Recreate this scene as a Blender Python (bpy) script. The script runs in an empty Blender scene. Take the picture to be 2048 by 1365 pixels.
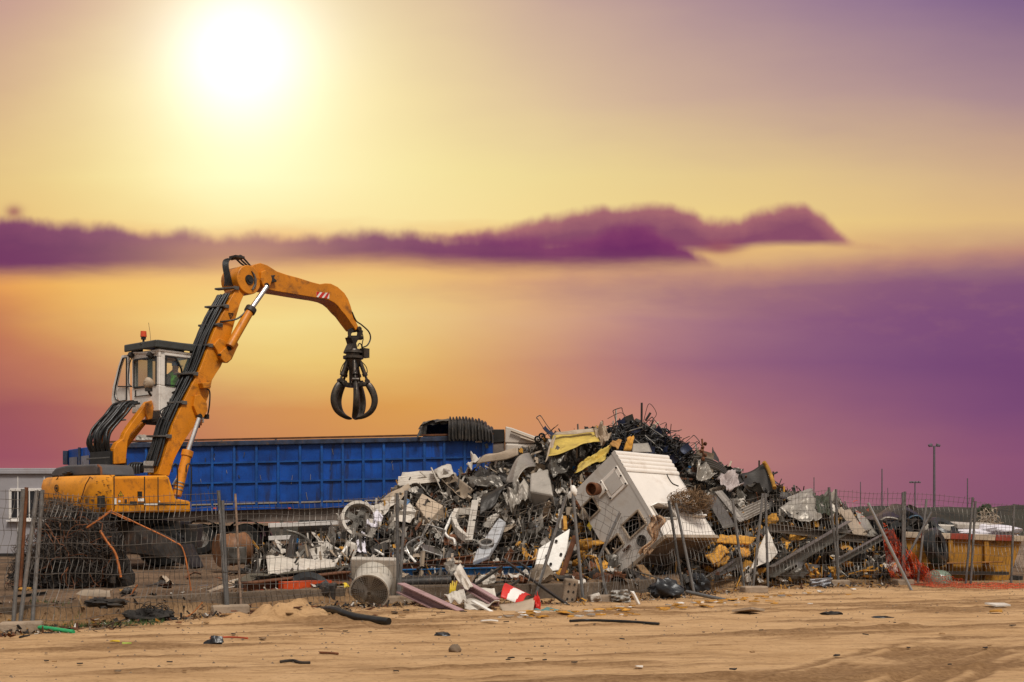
import bpy, bmesh, math, random
import numpy as np
from mathutils import Vector, Matrix, Euler
random.seed(7); np.random.seed(7)
SC = bpy.context.scene; COL = SC.collection
R = math.radians
# ------------------------------------------------------------------ camera model
F = 2400.0; CU = 1024.0; HV = 1045.0; H = 1.5
def P(u, v, Y):                         # photograph direction (u,v) carried out to depth Y
    return Vector(((u-CU)/F*Y, Y, H-(v-HV)/F*Y))
def G(u, v, z=0.0):                     # the ground point seen in direction (u,v)
    return P(u, v, (H-z)*F/(v-HV))
def lin(c):
    return tuple(((x/12.92) if x <= 0.04045 else ((x+0.055)/1.055)**2.4) for x in [k/255 for k in c])
def interp(x, pts):
    return float(np.interp(x, [p[0] for p in pts], [p[1] for p in pts]))
def sstep(a, b, x):
    t = np.clip((x-a)/(b-a), 0, 1); return t*t*(3-2*t)
# ------------------------------------------------------------------ numpy noise
def vnoise(x, y, seed=0):
    xi = np.floor(x).astype(np.int64); yi = np.floor(y).astype(np.int64)
    xf = x-xi; yf = y-yi
    def h(a, b):
        n = (a*374761393 + b*668265263 + seed*974711) & 0x7fffffff
        n = ((n ^ (n >> 13))*1274126177) & 0x7fffffff
        n = n ^ (n >> 16)
        return (n & 0xffff)/65535.0
    u = xf*xf*(3-2*xf); v = yf*yf*(3-2*yf)
    return (h(xi, yi)*(1-u)+h(xi+1, yi)*u)*(1-v) + (h(xi, yi+1)*(1-u)+h(xi+1, yi+1)*u)*v - 0.5
def fbm(x, y, o=4, seed=0):
    s = 0; a = 1.0
    for k in range(o):
        s = s + a*vnoise(x*2**k, y*2**k, seed+k*17); a *= .5
    return s
# ------------------------------------------------------------------ materials
def ramp(nt, fac, a, b):
    n = nt.nodes.new('ShaderNodeMapRange'); n.inputs[1].default_value = a; n.inputs[2].default_value = b
    n.interpolation_type = 'SMOOTHSTEP'
    nt.links.new(fac, n.inputs[0]); return n.outputs[0]
def noise(nt, vec, scale, detail=4, rough=.6, dist=0):
    n = nt.nodes.new('ShaderNodeTexNoise'); n.inputs['Scale'].default_value = scale
    n.inputs['Detail'].default_value = detail; n.inputs['Roughness'].default_value = rough
    n.inputs['Distortion'].default_value = dist
    nt.links.new(vec, n.inputs['Vector']); return n.outputs['Fac']
def mix(nt, fac, a, b, mode='MIX'):
    n = nt.nodes.new('ShaderNodeMix'); n.data_type = 'RGBA'; n.blend_type = mode
    for i, x in ((0, fac), (6, a), (7, b)):
        if hasattr(x, 'links') or hasattr(x, 'is_linked'): nt.links.new(x, n.inputs[i])
        elif i == 0: n.inputs[0].default_value = x
        else: n.inputs[i].default_value = (x[0], x[1], x[2], 1)
    return n.outputs[2]
def math_(nt, op, a, b=None, c=None):
    n = nt.nodes.new('ShaderNodeMath'); n.operation = op
    for i, x in enumerate((a, b, c)):
        if x is None: continue
        if isinstance(x, (int, float)): n.inputs[i].default_value = x
        else: nt.links.new(x, n.inputs[i])
    return n.outputs[0]
MATS = {}
def mat(name, base, rough=.6, metal=0, var=.22, scale=2.5, dirt=None, dscale=5, damt=.55, dcol=(.05, .035, .022),
        bump=.25, bscale=25, rnd=0, streak=False, spec=.4, alpha=None, trans=0):
    if name in MATS: return MATS[name]
    m = bpy.data.materials.new(name); m.use_nodes = True; nt = m.node_tree
    bs = nt.nodes['Principled BSDF']
    tc = nt.nodes.new('ShaderNodeTexCoord'); vec = tc.outputs['Object']
    if rnd:
        oi = nt.nodes.new('ShaderNodeObjectInfo')
        va = nt.nodes.new('ShaderNodeVectorMath'); va.operation = 'ADD'
        sc = nt.nodes.new('ShaderNodeVectorMath'); sc.operation = 'SCALE'
        sc.inputs[0].default_value = (37, 21, 53); nt.links.new(oi.outputs['Random'], sc.inputs['Scale'])
        nt.links.new(vec, va.inputs[0]); nt.links.new(sc.outputs[0], va.inputs[1]); vec = va.outputs[0]
    n1 = noise(nt, vec, scale, 5)
    c = mix(nt, ramp(nt, n1, .3, .7), tuple(x*(1-var) for x in base), tuple(min(.95, x*(1+var)) for x in base))
    if damt > 0:
        v2 = vec
        if streak:
            mp = nt.nodes.new('ShaderNodeMapping'); mp.inputs['Scale'].default_value = (1, 1, .12)
            nt.links.new(vec, mp.inputs[0]); v2 = mp.outputs[0]
        n2 = noise(nt, v2, dscale, 8, .68, .4)
        f = math_(nt, 'MULTIPLY', ramp(nt, n2, .5, .72), damt)
        c = mix(nt, f, c, dcol)
        n4 = noise(nt, vec, dscale*9, 3, .7)
        f4 = math_(nt, 'MULTIPLY', ramp(nt, n4, .58, .72), damt*.7)
        c = mix(nt, f4, c, tuple(x*.8 for x in dcol))
    if rnd:
        hs = nt.nodes.new('ShaderNodeHueSaturation')
        mr = nt.nodes.new('ShaderNodeMapRange'); mr.inputs[3].default_value = 1-rnd; mr.inputs[4].default_value = 1+rnd*.6
        nt.links.new(oi.outputs['Random'], mr.inputs[0]); nt.links.new(mr.outputs[0], hs.inputs['Value'])
        nt.links.new(c, hs.inputs['Color']); c = hs.outputs[0]
    nt.links.new(c, bs.inputs['Base Color'])
    n3 = noise(nt, vec, bscale, 4)
    r = nt.nodes.new('ShaderNodeMapRange'); r.inputs[3].default_value = max(.05, rough-.15); r.inputs[4].default_value = min(1, rough+.2)
    nt.links.new(n3, r.inputs[0]); nt.links.new(r.outputs[0], bs.inputs['Roughness'])
    bs.inputs['Metallic'].default_value = metal; bs.inputs['Specular IOR Level'].default_value = spec
    if bump:
        b = nt.nodes.new('ShaderNodeBump'); b.inputs['Strength'].default_value = bump; b.inputs['Distance'].default_value = .02
        nt.links.new(n3, b.inputs['Height']); nt.links.new(b.outputs[0], bs.inputs['Normal'])
    if trans: bs.inputs['Transmission Weight'].default_value = trans
    if alpha is not None: bs.inputs['Alpha'].default_value = alpha
    MATS[name] = m; return m
RUST = (.16, .06, .02)
ORANGE = mat('machine_orange', (.60, .20, .006), .42, 0, .16, 1.4, dscale=2.6, damt=.8, dcol=(.13, .05, .014), bump=.06)
ORANGE2 = mat('machine_yellow_orange', (.66, .245, .006), .4, 0, .14, 1.2, dscale=1.8, damt=.7, dcol=(.13, .06, .018), bump=.06)
DARKST = mat('dark_steel', (.032, .028, .025), .5, .4, .4, 3, dcol=(.09, .05, .03), damt=.6)
GRAB = mat('worn_grab_steel', (.055, .045, .036), .38, .6, .4, 4, dcol=(.14, .09, .06), damt=.7)
BLACK = mat('black_rubber', (.011, .011, .011), .33, 0, .3, 5, damt=.35, dcol=(.06, .05, .04), bump=.1)
GREYPL = mat('grey_plastic_hood', (.075, .07, .072), .5, 0, .15, 2, damt=.3)
CABW = mat('cab_offwhite', (.66, .605, .545), .45, 0, .1, 2, dscale=3, damt=.4, dcol=(.2, .12, .07), bump=.05)
CHROME = mat('cylinder_rod', (.75, .70, .66), .22, 1, .1, 3, damt=.1, bump=0)
STRAP = mat('grey_hose_clamp', (.13, .12, .11), .5, .5, .2, 4)
BLUE = mat('trailer_blue', (.002, .052, .27), .42, 0, .35, .8, dscale=3.2, damt=.9, dcol=(.012, .012, .022), bump=.15, streak=True)
BLUED = mat('trailer_rail_dark', (.02, .03, .06), .6, 0, .5, 3, dcol=(.1, .06, .03), damt=.8)
BLUER = mat('trailer_rib_blue', (.005, .062, .25), .42, 0, .3, 1.5, dscale=4, damt=.6, dcol=(.02, .02, .04))
GALV = mat('galvanised_steel', (.19, .185, .18), .42, .45, .2, 5, damt=.4, dcol=(.1, .07, .05), rnd=.25)
WIRE = mat('fence_wire', (.13, .115, .10), .5, .4, .3, 3, damt=.4, dcol=(.1, .05, .025), bump=0)
RUSTY = mat('rusty_steel', (.15, .055, .022), .75, .2, .4, 4, damt=.6, dcol=(.04, .02, .012), rnd=.3)
RUSTO = mat('orange_rust_rod', (.42, .13, .03), .75, .1, .3, 4, damt=.4, dcol=(.1, .03, .01))
KERBM = mat('stained_kerb', (.135, .098, .068), .9, 0, .35, 1.3, dscale=3, damt=.75, dcol=(.06, .034, .016), bump=.7, bscale=22)
CONC = mat('old_concrete', (.27, .20, .14), .85, 0, .25, 2, damt=.6, dcol=(.13, .075, .035), bump=.6, bscale=30, rnd=.15)
WHITEM = mat('dirty_white_sheet', (.51, .455, .39), .5, 0, .14, 2, dscale=3, damt=.5, dcol=(.2, .13, .08), rnd=.18)
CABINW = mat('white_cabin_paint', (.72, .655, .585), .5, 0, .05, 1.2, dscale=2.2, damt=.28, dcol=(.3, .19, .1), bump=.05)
CABINS = mat('white_cabin_shaded', (.50, .46, .415), .5, 0, .06, 1.2, dscale=2.5, damt=.3, dcol=(.26, .17, .09), bump=.05)  # cabin white darkened: shade of the gable side put into the colour
BEIGE = mat('beige_sheet', (.36, .275, .195), .55, 0, .15, 2, damt=.5, dcol=(.14, .09, .05), rnd=.2)
GREYM = mat('grey_sheet_metal', (.135, .12, .102), .38, .5, .25, 2.5, damt=.55, dcol=(.06, .045, .03), rnd=.35)
PALEG = mat('pale_grey_sheet', (.30, .265, .225), .4, .3, .18, 2.5, damt=.5, dcol=(.1, .075, .05), rnd=.25)
DARKG = mat('dark_grey_sheet', (.042, .036, .031), .45, .4, .3, 2.5, damt=.5, dcol=(.03, .02, .015), rnd=.3)
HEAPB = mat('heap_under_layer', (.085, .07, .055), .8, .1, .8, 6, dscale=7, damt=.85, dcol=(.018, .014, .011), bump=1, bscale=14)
DARKB = mat('dark_debris', (.022, .018, .015), .8, 0, .5, 5, damt=.6, dcol=(.06, .04, .02), bump=.8)
FOAM = mat('yellow_foam', (.50, .24, .035), .9, 0, .3, 4, dscale=5, damt=.8, dcol=(.2, .08, .01), bump=.6, bscale=40, rnd=.3)
YELIN = mat('yellow_lining', (.50, .35, .07), .6, 0, .2, 2, damt=.6, dcol=(.18, .10, .03))
REDP = mat('red_paint', (.55, .02, .012), .4, 0, .1, 3, damt=.25)
WHITEP = mat('white_paint', (.74, .70, .64), .45, 0, .08, 3, damt=.3, dcol=(.25, .17, .1))
ORP = mat('orange_red_plastic', (.60, .07, .012), .5, 0, .2, 3, damt=.5, rnd=.2)
BLUEP = mat('blue_scrap_paint', (.015, .12, .30), .45, 0, .25, 3, damt=.5, rnd=.25)
NAVY = mat('navy_trolley', (.012, .018, .045), .45, .2, .3, 5, damt=.4)
PUSHM = mat('pushchair_frame_grey', (.06, .056, .055), .4, .5, .4, 5, damt=.4, rnd=.5)
GREENP = mat('green_pipe', (.02, .28, .10), .5, 0, .15, 3, damt=.3)
YELP = mat('yellow_plastic', (.65, .45, .02), .5, 0, .15, 3, damt=.3, rnd=.2)
PINK = mat('pink_grey_beam', (.36, .22, .22), .5, .1, .15, 3, damt=.35)
WOOD = mat('scrap_wood', (.30, .17, .07), .8, 0, .3, 3, damt=.5, rnd=.3)
RAG = mat('torn_beige_rag', (.46, .29, .17), .95, 0, .25, 6, damt=.4, dcol=(.2, .1, .05), bump=.8, bscale=60)
TARP = mat('folded_black_tarp', (.04, .035, .031), .55, 0, .4, 3, damt=.6, dcol=(.13, .09, .055), bump=.4)
SKIPY = mat('skip_yellow', (.33, .15, .012), .55, 0, .25, 1.5, dscale=3, damt=.9, dcol=(.05, .03, .014))
SKIPR = mat('skip_dull_red', (.24, .035, .018), .6, 0, .2, 2, damt=.4)
NET = mat('orange_netting', (.60, .07, .018), .6, 0, .15, 3, damt=.15, bump=0)
OFFICE = mat('office_wall', (.29, .272, .282), .55, 0, .06, 1.5, dscale=2, damt=.25, dcol=(.2, .13, .09), bump=.05)
WINW = mat('window_frame_white', (.62, .58, .54), .5, 0, .08, 2, damt=.25)
DARKGL = mat('dark_glass', (.012, .014, .018), .08, 0, .3, 2, damt=0, bump=0, spec=.6)
CABGL = mat('cab_glass', (.10, .13, .12), .05, 0, .1, 2, damt=0, bump=0, alpha=.38, spec=.6)
CLEARGL = mat('clear_cab_glass', (.3, .3, .28), .05, 0, .1, 2, damt=0, bump=0, alpha=.12, spec=.6)
GREENGL = mat('pale_green_dome', (.23, .30, .22), .2, 0, .2, 2, damt=.3, alpha=.75)
VEST = mat('hi_vis_green', (.12, .55, .03), .6, 0, .1, 6, damt=.1)
CAPB = mat('blue_glare_cap', (.03, .16, .5), .5, 0, .1, 6, damt=.05)  # blue glare at the head put into the cap colour
SKIN = mat('skin', (.45, .24, .16), .55, 0, .08, 8, damt=.05)
TROUS = mat('dark_trousers', (.03, .035, .05), .8, 0, .2, 6, damt=.1)
LAMPR = mat('beacon_red', (.6, .07, .02), .25, 0, .1, 5, damt=.2)
BRUSH = mat('dry_brush', (.17, .10, .05), .9, 0, .4, 6, damt=.2, bump=0)
DARKW = mat('dark_wire_tangle', (.022, .018, .016), .55, .3, .4, 6, damt=.4, dcol=(.13, .07, .035), bump=0)
BAGW = mat('white_bag', (.62, .58, .62), .5, 0, .1, 4, damt=.25, dcol=(.3, .2, .15))
BAGB = mat('black_bag', (.018, .018, .02), .3, 0, .3, 4, damt=.3)
TRCAB = mat('truck_cab_paint', (.50, .43, .36), .45, 0, .08, 1.5, damt=.25, dcol=(.25, .17, .1))
UNDERB = mat('trailer_underside', (.17, .13, .105), .7, 0, .25, 1.5, damt=.5)
STONE = mat('brown_stone', (.16, .11, .07), .9, 0, .3, 5, damt=.4, bump=.6)
GRAVEL = mat('pale_gravel', (.30, .21, .15), .9, 0, .3, 4, damt=.5, bump=1, bscale=30)
POLE = mat('far_pole', (.12, .10, .115), .6, .2, .1, 2, damt=.1)
RIM = mat('wheel_rim', (.42, .40, .37), .35, .7, .2, 5, damt=.6)
LIME = mat('lime_paper', (.42, .55, .10), .6, 0, .2, 5, damt=.2)
TEALT = mat('teal_cloth', (.10, .20, .19), .8, 0, .25, 5, damt=.4)
# ------------------------------------------------------------------ mesh builder
class MB:
    def __init__(s): s.v = []; s.f = []; s.mi = []; s.cur = 0
    def m(s, i): s.cur = i; return s
    def add(s, vs, fs):
        o = len(s.v); s.v += [Vector(x) for x in vs]
        for f in fs: s.f.append([i+o for i in f]); s.mi.append(s.cur)
        return s
    def box(s, c, size, rot=None):
        c = Vector(c); vs = []
        for k in range(8):
            p = Vector(((k & 1)-.5, ((k >> 1) & 1)-.5, ((k >> 2) & 1)-.5)); p = Vector((p.x*size[0], p.y*size[1], p.z*size[2]))
            if rot is not None: p = rot @ p
            vs.append(c+p)
        return s.add(vs, [(0, 2, 3, 1), (4, 5, 7, 6), (0, 1, 5, 4), (2, 6, 7, 3), (0, 4, 6, 2), (1, 3, 7, 5)])
    def bar(s, a, b, w, h, up=(0, 0, 1)):
        a = Vector(a); b = Vector(b); d = (b-a).normalized(); up = Vector(up)
        if abs(d.dot(up)) > .97: up = Vector((0, 1, 0))
        sd = d.cross(up).normalized()*w/2; u2 = sd.cross(d).normalized()*h/2
        vs = [a-sd-u2, a+sd-u2, a+sd+u2, a-sd+u2, b-sd-u2, b+sd-u2, b+sd+u2, b-sd+u2]
        return s.add(vs, [(0, 1, 2, 3), (7, 6, 5, 4), (0, 4, 5, 1), (1, 5, 6, 2), (2, 6, 7, 3), (3, 7, 4, 0)])
    def chan(s, a, b, w, h, t=.012, up=(0, 0, 1)):           # a C channel
        a = Vector(a); b = Vector(b); d = (b-a).normalized(); up = Vector(up)
        if abs(d.dot(up)) > .97: up = Vector((0, 1, 0))
        sd = d.cross(up).normalized(); u2 = sd.cross(d).normalized()
        s.bar(a, b, t, h, u2); s.bar(a+u2*(h/2-t/2)+sd*w/2, b+u2*(h/2-t/2)+sd*w/2, w-t, t, u2)
        return s.bar(a-u2*(h/2-t/2)+sd*w/2, b-u2*(h/2-t/2)+sd*w/2, w-t, t, u2)
    def tube(s, pts, r, n=6, cap=True, closed=False):
        pts = [Vector(p) for p in pts]; m = len(pts)
        if m < 2: return s
        rr = r if isinstance(r, (list, tuple)) else [r]*m
        t0 = (pts[1]-pts[0]).normalized(); up = Vector((0, 0, 1)) if abs(t0.z) < .9 else Vector((1, 0, 0))
        nx = t0.cross(up).normalized(); vs = []
        for i in range(m):
            t = (pts[min(i+1, m-1)]-pts[max(i-1, 0)])
            if t.length < 1e-9: t = t0
            t = t.normalized(); nx = (nx-t*nx.dot(t))
            if nx.length < 1e-6: nx = t.orthogonal()
            nx = nx.normalized(); ny = t.cross(nx)
            for k in range(n):
                a = 2*math.pi*k/n; vs.append(pts[i]+(nx*math.cos(a)+ny*math.sin(a))*rr[i])
        fs = []
        for i in range(m-1):
            for k in range(n):
                k2 = (k+1) % n; fs.append((i*n+k, i*n+k2, (i+1)*n+k2, (i+1)*n+k))
        if cap: fs.append(tuple(range(n))[::-1]); fs.append(tuple((m-1)*n+k for k in range(n)))
        return s.add(vs, fs)
    def cyl(s, a, b, r, r2=None, n=16, cap=True):
        return s.tube([a, b], [r, r if r2 is None else r2], n, cap)
    def lathe(s, origin, axis, prof, n=24):                   # prof: (radius, along) pairs
        origin = Vector(origin); axis = Vector(axis).normalized(); x = axis.orthogonal().normalized(); y = axis.cross(x); vs = []
        for (r, h) in prof:
            for k in range(n):
                a = 2*math.pi*k/n; vs.append(origin+axis*h+(x*math.cos(a)+y*math.sin(a))*r)
        fs = [(i*n+k, i*n+(k+1) % n, (i+1)*n+(k+1) % n, (i+1)*n+k) for i in range(len(prof)-1) for k in range(n)]
        return s.add(vs, fs)
    def prism(s, poly, off):
        poly = [Vector(p) for p in poly]; off = Vector(off); n = len(poly)
        vs = poly+[p+off for p in poly]
        fs = [tuple(range(n)), tuple(range(2*n-1, n-1, -1))]+[(i, n+i, n+(i+1) % n, (i+1) % n) for i in range(n)]
        return s.add(vs, fs)
    def grid(s, fn, nu, nv):
        vs = [fn(i/nu, j/nv) for j in range(nv+1) for i in range(nu+1)]
        fs = [(j*(nu+1)+i, j*(nu+1)+i+1, (j+1)*(nu+1)+i+1, (j+1)*(nu+1)+i) for j in range(nv) for i in range(nu)]
        return s.add(vs, fs)
    def blob(s, c, r, seed=0, amp=.25, n=10, freq=1.5):
        c = Vector(c); r = Vector(r) if hasattr(r, '__len__') else Vector((r, r, r)); vs = []; rs = random.Random(seed)
        ox, oy = rs.random()*50, rs.random()*50
        for j in range(n+1):
            for i in range(n*2):
                th = math.pi*j/n; ph = math.pi*i/n
                d = Vector((math.sin(th)*math.cos(ph), math.sin(th)*math.sin(ph), math.cos(th)))
                k = 1+amp*2*float(fbm(np.array(d.x*freq+ox+d.z*freq*.7), np.array(d.y*freq+oy-d.z*freq*.5), 3, seed))
                vs.append(c+Vector((d.x*r.x, d.y*r.y, d.z*r.z))*k)
        w = n*2
        fs = [(j*w+i, j*w+(i+1) % w, (j+1)*w+(i+1) % w, (j+1)*w+i) for j in range(n) for i in range(w)]
        return s.add(vs, fs)
    def mesh(s, name, mats):
        me = bpy.data.meshes.new(name); me.from_pydata([tuple(v) for v in s.v], [], s.f); 
        for m_ in (mats if isinstance(mats, (list, tuple)) else [mats]): me.materials.append(m_)
        if any(s.mi): me.polygons.foreach_set('material_index', s.mi)
        me.validate(); me.update(); return me
def smooth(o, ang=35):
    me = o.data
    me.polygons.foreach_set('use_smooth', [True]*len(me.polygons))
    try: me.set_sharp_from_angle(angle=R(ang))
    except Exception: pass
def put(name, mb, mats, parent=None, sm=None, bevel=0, loc=None, seg=2):
    me = mb.mesh(name, mats); o = bpy.data.objects.new(name, me); COL.objects.link(o)
    bm = bmesh.new(); bm.from_mesh(me); bmesh.ops.recalc_face_normals(bm, faces=bm.faces); bm.to_mesh(me); bm.free()
    if parent: o.parent = parent
    if sm is not None: smooth(o, sm)
    if bevel:
        b = o.modifiers.new('bevel', 'BEVEL'); b.width = bevel; b.segments = seg; b.limit_method = 'ANGLE'; b.angle_limit = R(40)
    if loc is not None: o.location = loc
    return o
def tag(o, label, cat, group=None, kind=None):
    if label: o['label'] = label
    if cat: o['category'] = cat
    if group: o['group'] = group
    if kind: o['kind'] = kind
    return o
def thing(name, label, cat, loc=(0, 0, 0), rz=0, group=None):
    o = bpy.data.objects.new(name, None); COL.objects.link(o); o.location = loc; o.rotation_euler = (0, 0, rz); o.empty_display_size = .2
    return tag(o, label, cat, group)
def single(name, mb, mats, label, cat, group=None, sm=None, bevel=0, kind=None):   # a thing that is one mesh; its origin goes to its foot
    xs = [v.x for v in mb.v]; ys = [v.y for v in mb.v]; zs = [v.z for v in mb.v]
    c = Vector(((min(xs)+max(xs))/2, (min(ys)+max(ys))/2, min(zs)))
    mb.v = [v-c for v in mb.v]
    o = put(name, mb, mats, None, sm, bevel, c); return tag(o, label, cat, group, kind)
def smoothpath(pts, n=8):
    pts = [Vector(p) for p in pts]; out = []
    for i in range(len(pts)-1):
        p0 = pts[max(i-1, 0)]; p1 = pts[i]; p2 = pts[i+1]; p3 = pts[min(i+2, len(pts)-1)]
        for k in range(n):
            t = k/n
            out.append(.5*((2*p1)+(-p0+p2)*t+(2*p0-5*p1+4*p2-p3)*t*t+(-p0+3*p1-3*p2+p3)*t**3))
    return out+[pts[-1]]
def tangle(mb, c, r, n, rad, seed, ln=8, step=.16, flat=1.0):
    rs = random.Random(seed); c = Vector(c); r = Vector(r)
    for i in range(n):
        while True:
            q = Vector((rs.uniform(-1, 1), rs.uniform(-1, 1), rs.uniform(-1, 1)))
            if q.length < 1: break
        q = q.normalized()*(q.length**.4)
        p = c+Vector((q.x*r.x, q.y*r.y, q.z*r.z)); d = Vector((rs.gauss(0, 1), rs.gauss(0, 1), rs.gauss(0, flat))).normalized(); pts = [p]
        for k in range(ln):
            d = (d+Vector((rs.gauss(0, .4), rs.gauss(0, .4), rs.gauss(0, .4)))).normalized()
            rel = p-c; e = Vector((rel.x/r.x, rel.y/r.y, rel.z/r.z))
            if e.length > 1.0: d = (d-rel.normalized()*.8).normalized()
            p = p+d*step; pts.append(p)
        mb.tube(pts, rad, 3, False)
    return mb
# ------------------------------------------------------------------ camera, render settings
cd = bpy.data.cameras.new('camera'); cam = bpy.data.objects.new('camera', cd); COL.objects.link(cam)
cam.location = (0, 0, H); cam.rotation_euler = (R(90), 0, 0)
cd.sensor_width = 36; cd.lens = 36*F/2048; cd.shift_y = (HV-682.5)/2048; cd.clip_start = .1; cd.clip_end = 9000
SC.camera = cam
SC.view_settings.view_transform = 'Standard'; SC.view_settings.look = 'None'; SC.view_settings.exposure = 0; SC.view_settings.gamma = 1
SC.cycles.max_bounces = 6; SC.cycles.transparent_max_bounces = 12
# ------------------------------------------------------------------ sky: direction based dusk sky
W = bpy.data.worlds.new('World'); SC.world = W; W.use_nodes = True
def build_sky():
    nt = W.node_tree; nt.nodes.clear(); L = nt.links.new
    tc = nt.nodes.new('ShaderNodeTexCoord'); sep = nt.nodes.new('ShaderNodeSeparateXYZ'); L(tc.outputs['Generated'], sep.inputs[0])
    X, Y, Z = sep.outputs
    yc = math_(nt, 'MAXIMUM', Y, .12)
    U = math_(nt, 'MULTIPLY_ADD', math_(nt, 'DIVIDE', X, yc), F, CU)
    V = math_(nt, 'MULTIPLY_ADD', math_(nt, 'DIVIDE', Z, yc), -F, HV)
    cmb = nt.nodes.new('ShaderNodeCombineXYZ'); L(U, cmb.inputs[0]); L(V, cmb.inputs[1]); UV = cmb.outputs[0]
    def nz(sx, sy, detail=4, off=0):
        mp = nt.nodes.new('ShaderNodeMapping'); mp.inputs['Scale'].default_value = (sx, sy, 1); mp.inputs['Location'].default_value = (off, off*.7, 0)
        L(UV, mp.inputs[0]); return noise(nt, mp.outputs[0], 1, detail, .55)
    # gentle warp so that the colour fields drift like haze
    wu = math_(nt, 'MULTIPLY_ADD', math_(nt, 'SUBTRACT', nz(.0025, .006, 3), .5), 160, U)
    wv = math_(nt, 'MULTIPLY_ADD', math_(nt, 'SUBTRACT', nz(.003, .012, 4, 9), .5), 60, V)
    rows = SKYROWS
    t01 = math_(nt, 'MULTIPLY_ADD', wu, 1/2700, 300/2700); col = None; vp = None
    for v, sv, pts in rows:
        cr = nt.nodes.new('ShaderNodeValToRGB'); cr.color_ramp.interpolation = 'EASE' if False else 'B_SPLINE'; el = cr.color_ramp.elements
        el[0].position = (pts[0][0]+300)/2700; el[0].color = (*lin(pts[0][1]), 1); el[1].position = (pts[-1][0]+300)/2700; el[1].color = (*lin(pts[-1][1]), 1)
        for u, c, su in pts[1:-1]:
            e = el.new((u+300)/2700); e.color = (*lin(c), 1)
        L(t01, cr.inputs[0]); rc = cr.outputs[0]
        if col is None: col = rc
        else:
            mr = nt.nodes.new('ShaderNodeMapRange'); mr.inputs[1].default_value = vp; mr.inputs[2].default_value = v; L(wv, mr.inputs[0]); col = mix(nt, mr.outputs[0], col, rc)
        vp = v
    # glow of the sun
    def dist(cu, cv, su, sv):
        a = math_(nt, 'MULTIPLY', math_(nt, 'SUBTRACT', U, cu), 1/su); b = math_(nt, 'MULTIPLY', math_(nt, 'SUBTRACT', V, cv), 1/sv)
        return math_(nt, 'MULTIPLY_ADD', a, a, math_(nt, 'MULTIPLY', b, b))
    def addcol(col, fac, c):
        n = nt.nodes.new('ShaderNodeVectorMath'); n.operation = 'MULTIPLY_ADD'; n.inputs[0].default_value = c; L(fac, n.inputs[1]); L(col, n.inputs[2]); return n.outputs[0]
    def curve(pts):                                        # height of a cloud edge as a function of U
        fc = nt.nodes.new('ShaderNodeFloatCurve'); cv = fc.mapping.curves[0]
        xs = [((u+300)/2700, (v-350)/300) for u, v in pts]
        cv.points[0].location = xs[0]; cv.points[1].location = xs[-1]
        for x in xs[1:-1]: cv.points.new(*x)
        fc.mapping.use_clip = False; fc.mapping.update()
        L(math_(nt, 'MULTIPLY_ADD', U, 1/2700, 300/2700), fc.inputs['Value'])
        return math_(nt, 'MULTIPLY_ADD', fc.outputs[0], 300, 350)
    bumps = math_(nt, 'SUBTRACT', nz(.015, .010, 3, 3), .5); wisps = math_(nt, 'SUBTRACT', nz(.012, .03, 5, 17), .5); soft = math_(nt, 'SUBTRACT', nz(.006, .03, 4, 31), .5)
    def band(col, top, bot, ts, bs, c1, c2, amp, bamp, strength, botcurve=None):
        t = math_(nt, 'MULTIPLY_ADD', bumps, amp, curve(top)); b = math_(nt, 'MULTIPLY_ADD', soft, bamp, curve(bot))
        m1 = ramp(nt, math_(nt, 'SUBTRACT', V, t), -ts, ts); m2 = ramp(nt, math_(nt, 'SUBTRACT', b, V), -bs, bs)
        m = math_(nt, 'MULTIPLY', math_(nt, 'MULTIPLY', m1, m2), strength)
        th = nt.nodes.new('ShaderNodeMapRange'); L(math_(nt, 'SUBTRACT', V, t), th.inputs[0]); th.inputs[1].default_value = 0; th.inputs[2].default_value = 46
        tw = math_(nt, 'MULTIPLY_ADD', wisps, .9, th.outputs[0])
        cc = mix(nt, tw, lin(c1), lin(c2))
        return mix(nt, m, col, cc)
    col = band(col, [(-300, 450), (860, 475), (950, 462), (1050, 450), (1120, 430), (1200, 420), (1300, 415), (1370, 418), (1410, 438), (1470, 446), (1500, 432), (1550, 415), (1590, 412), (1630, 425), (1670, 455), (1710, 488), (1760, 500), (2400, 520)],
               [(-300, 452), (840, 470), (900, 485), (1200, 500), (1400, 500), (1470, 497), (1520, 490), (1700, 489), (1750, 492), (2400, 480)], 14, 12, (168, 102, 112), (130, 66, 102), 36, 14, .96)
    col = band(col, [(-300, 440), (0, 438), (40, 440), (100, 452), (150, 448), (200, 452), (260, 462), (350, 468), (450, 474), (520, 474), (640, 474), (740, 468), (830, 474), (920, 478), (1000, 474), (1050, 476), (1120, 484), (1180, 474), (1230, 460), (1270, 453), (1310, 465), (1350, 486), (1390, 510), (1430, 531), (1500, 545), (2400, 560)],
               [(-300, 550), (0, 548), (200, 545), (450, 533), (600, 528), (800, 522), (900, 530), (1000, 534), (1420, 531), (2400, 520)], 16, 26, (130, 60, 103), (108, 42, 96), 42, 22, .97)
    g0 = math_(nt, 'POWER', .3679, dist(28, 424, 17, 13)); col = mix(nt, math_(nt, 'MULTIPLY', g0, .85), col, lin((160, 95, 95)))
    g0 = math_(nt, 'POWER', .3679, dist(1440, 496, 36, 14)); col = mix(nt, math_(nt, 'MULTIPLY', g0, .8), col, lin((150, 80, 95)))
    col = band(col, [(-300, 660), (1000, 560), (1200, 542), (1430, 540), (1600, 528), (1800, 512), (2048, 496), (2400, 490)], [(-300, 650), (900, 565), (1150, 590), (1450, 640), (1750, 680), (2048, 720), (2400, 740)],
               18, 55, (186, 128, 118), (128, 78, 120), 16, 60, .5)
    # cut the left cloud through the light falling below the sun
    g1 = math_(nt, 'POWER', .3679, dist(470, 515, 200, 50)); col = mix(nt, math_(nt, 'MULTIPLY', g1, .42), col, lin((238, 180, 115)))
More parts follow.
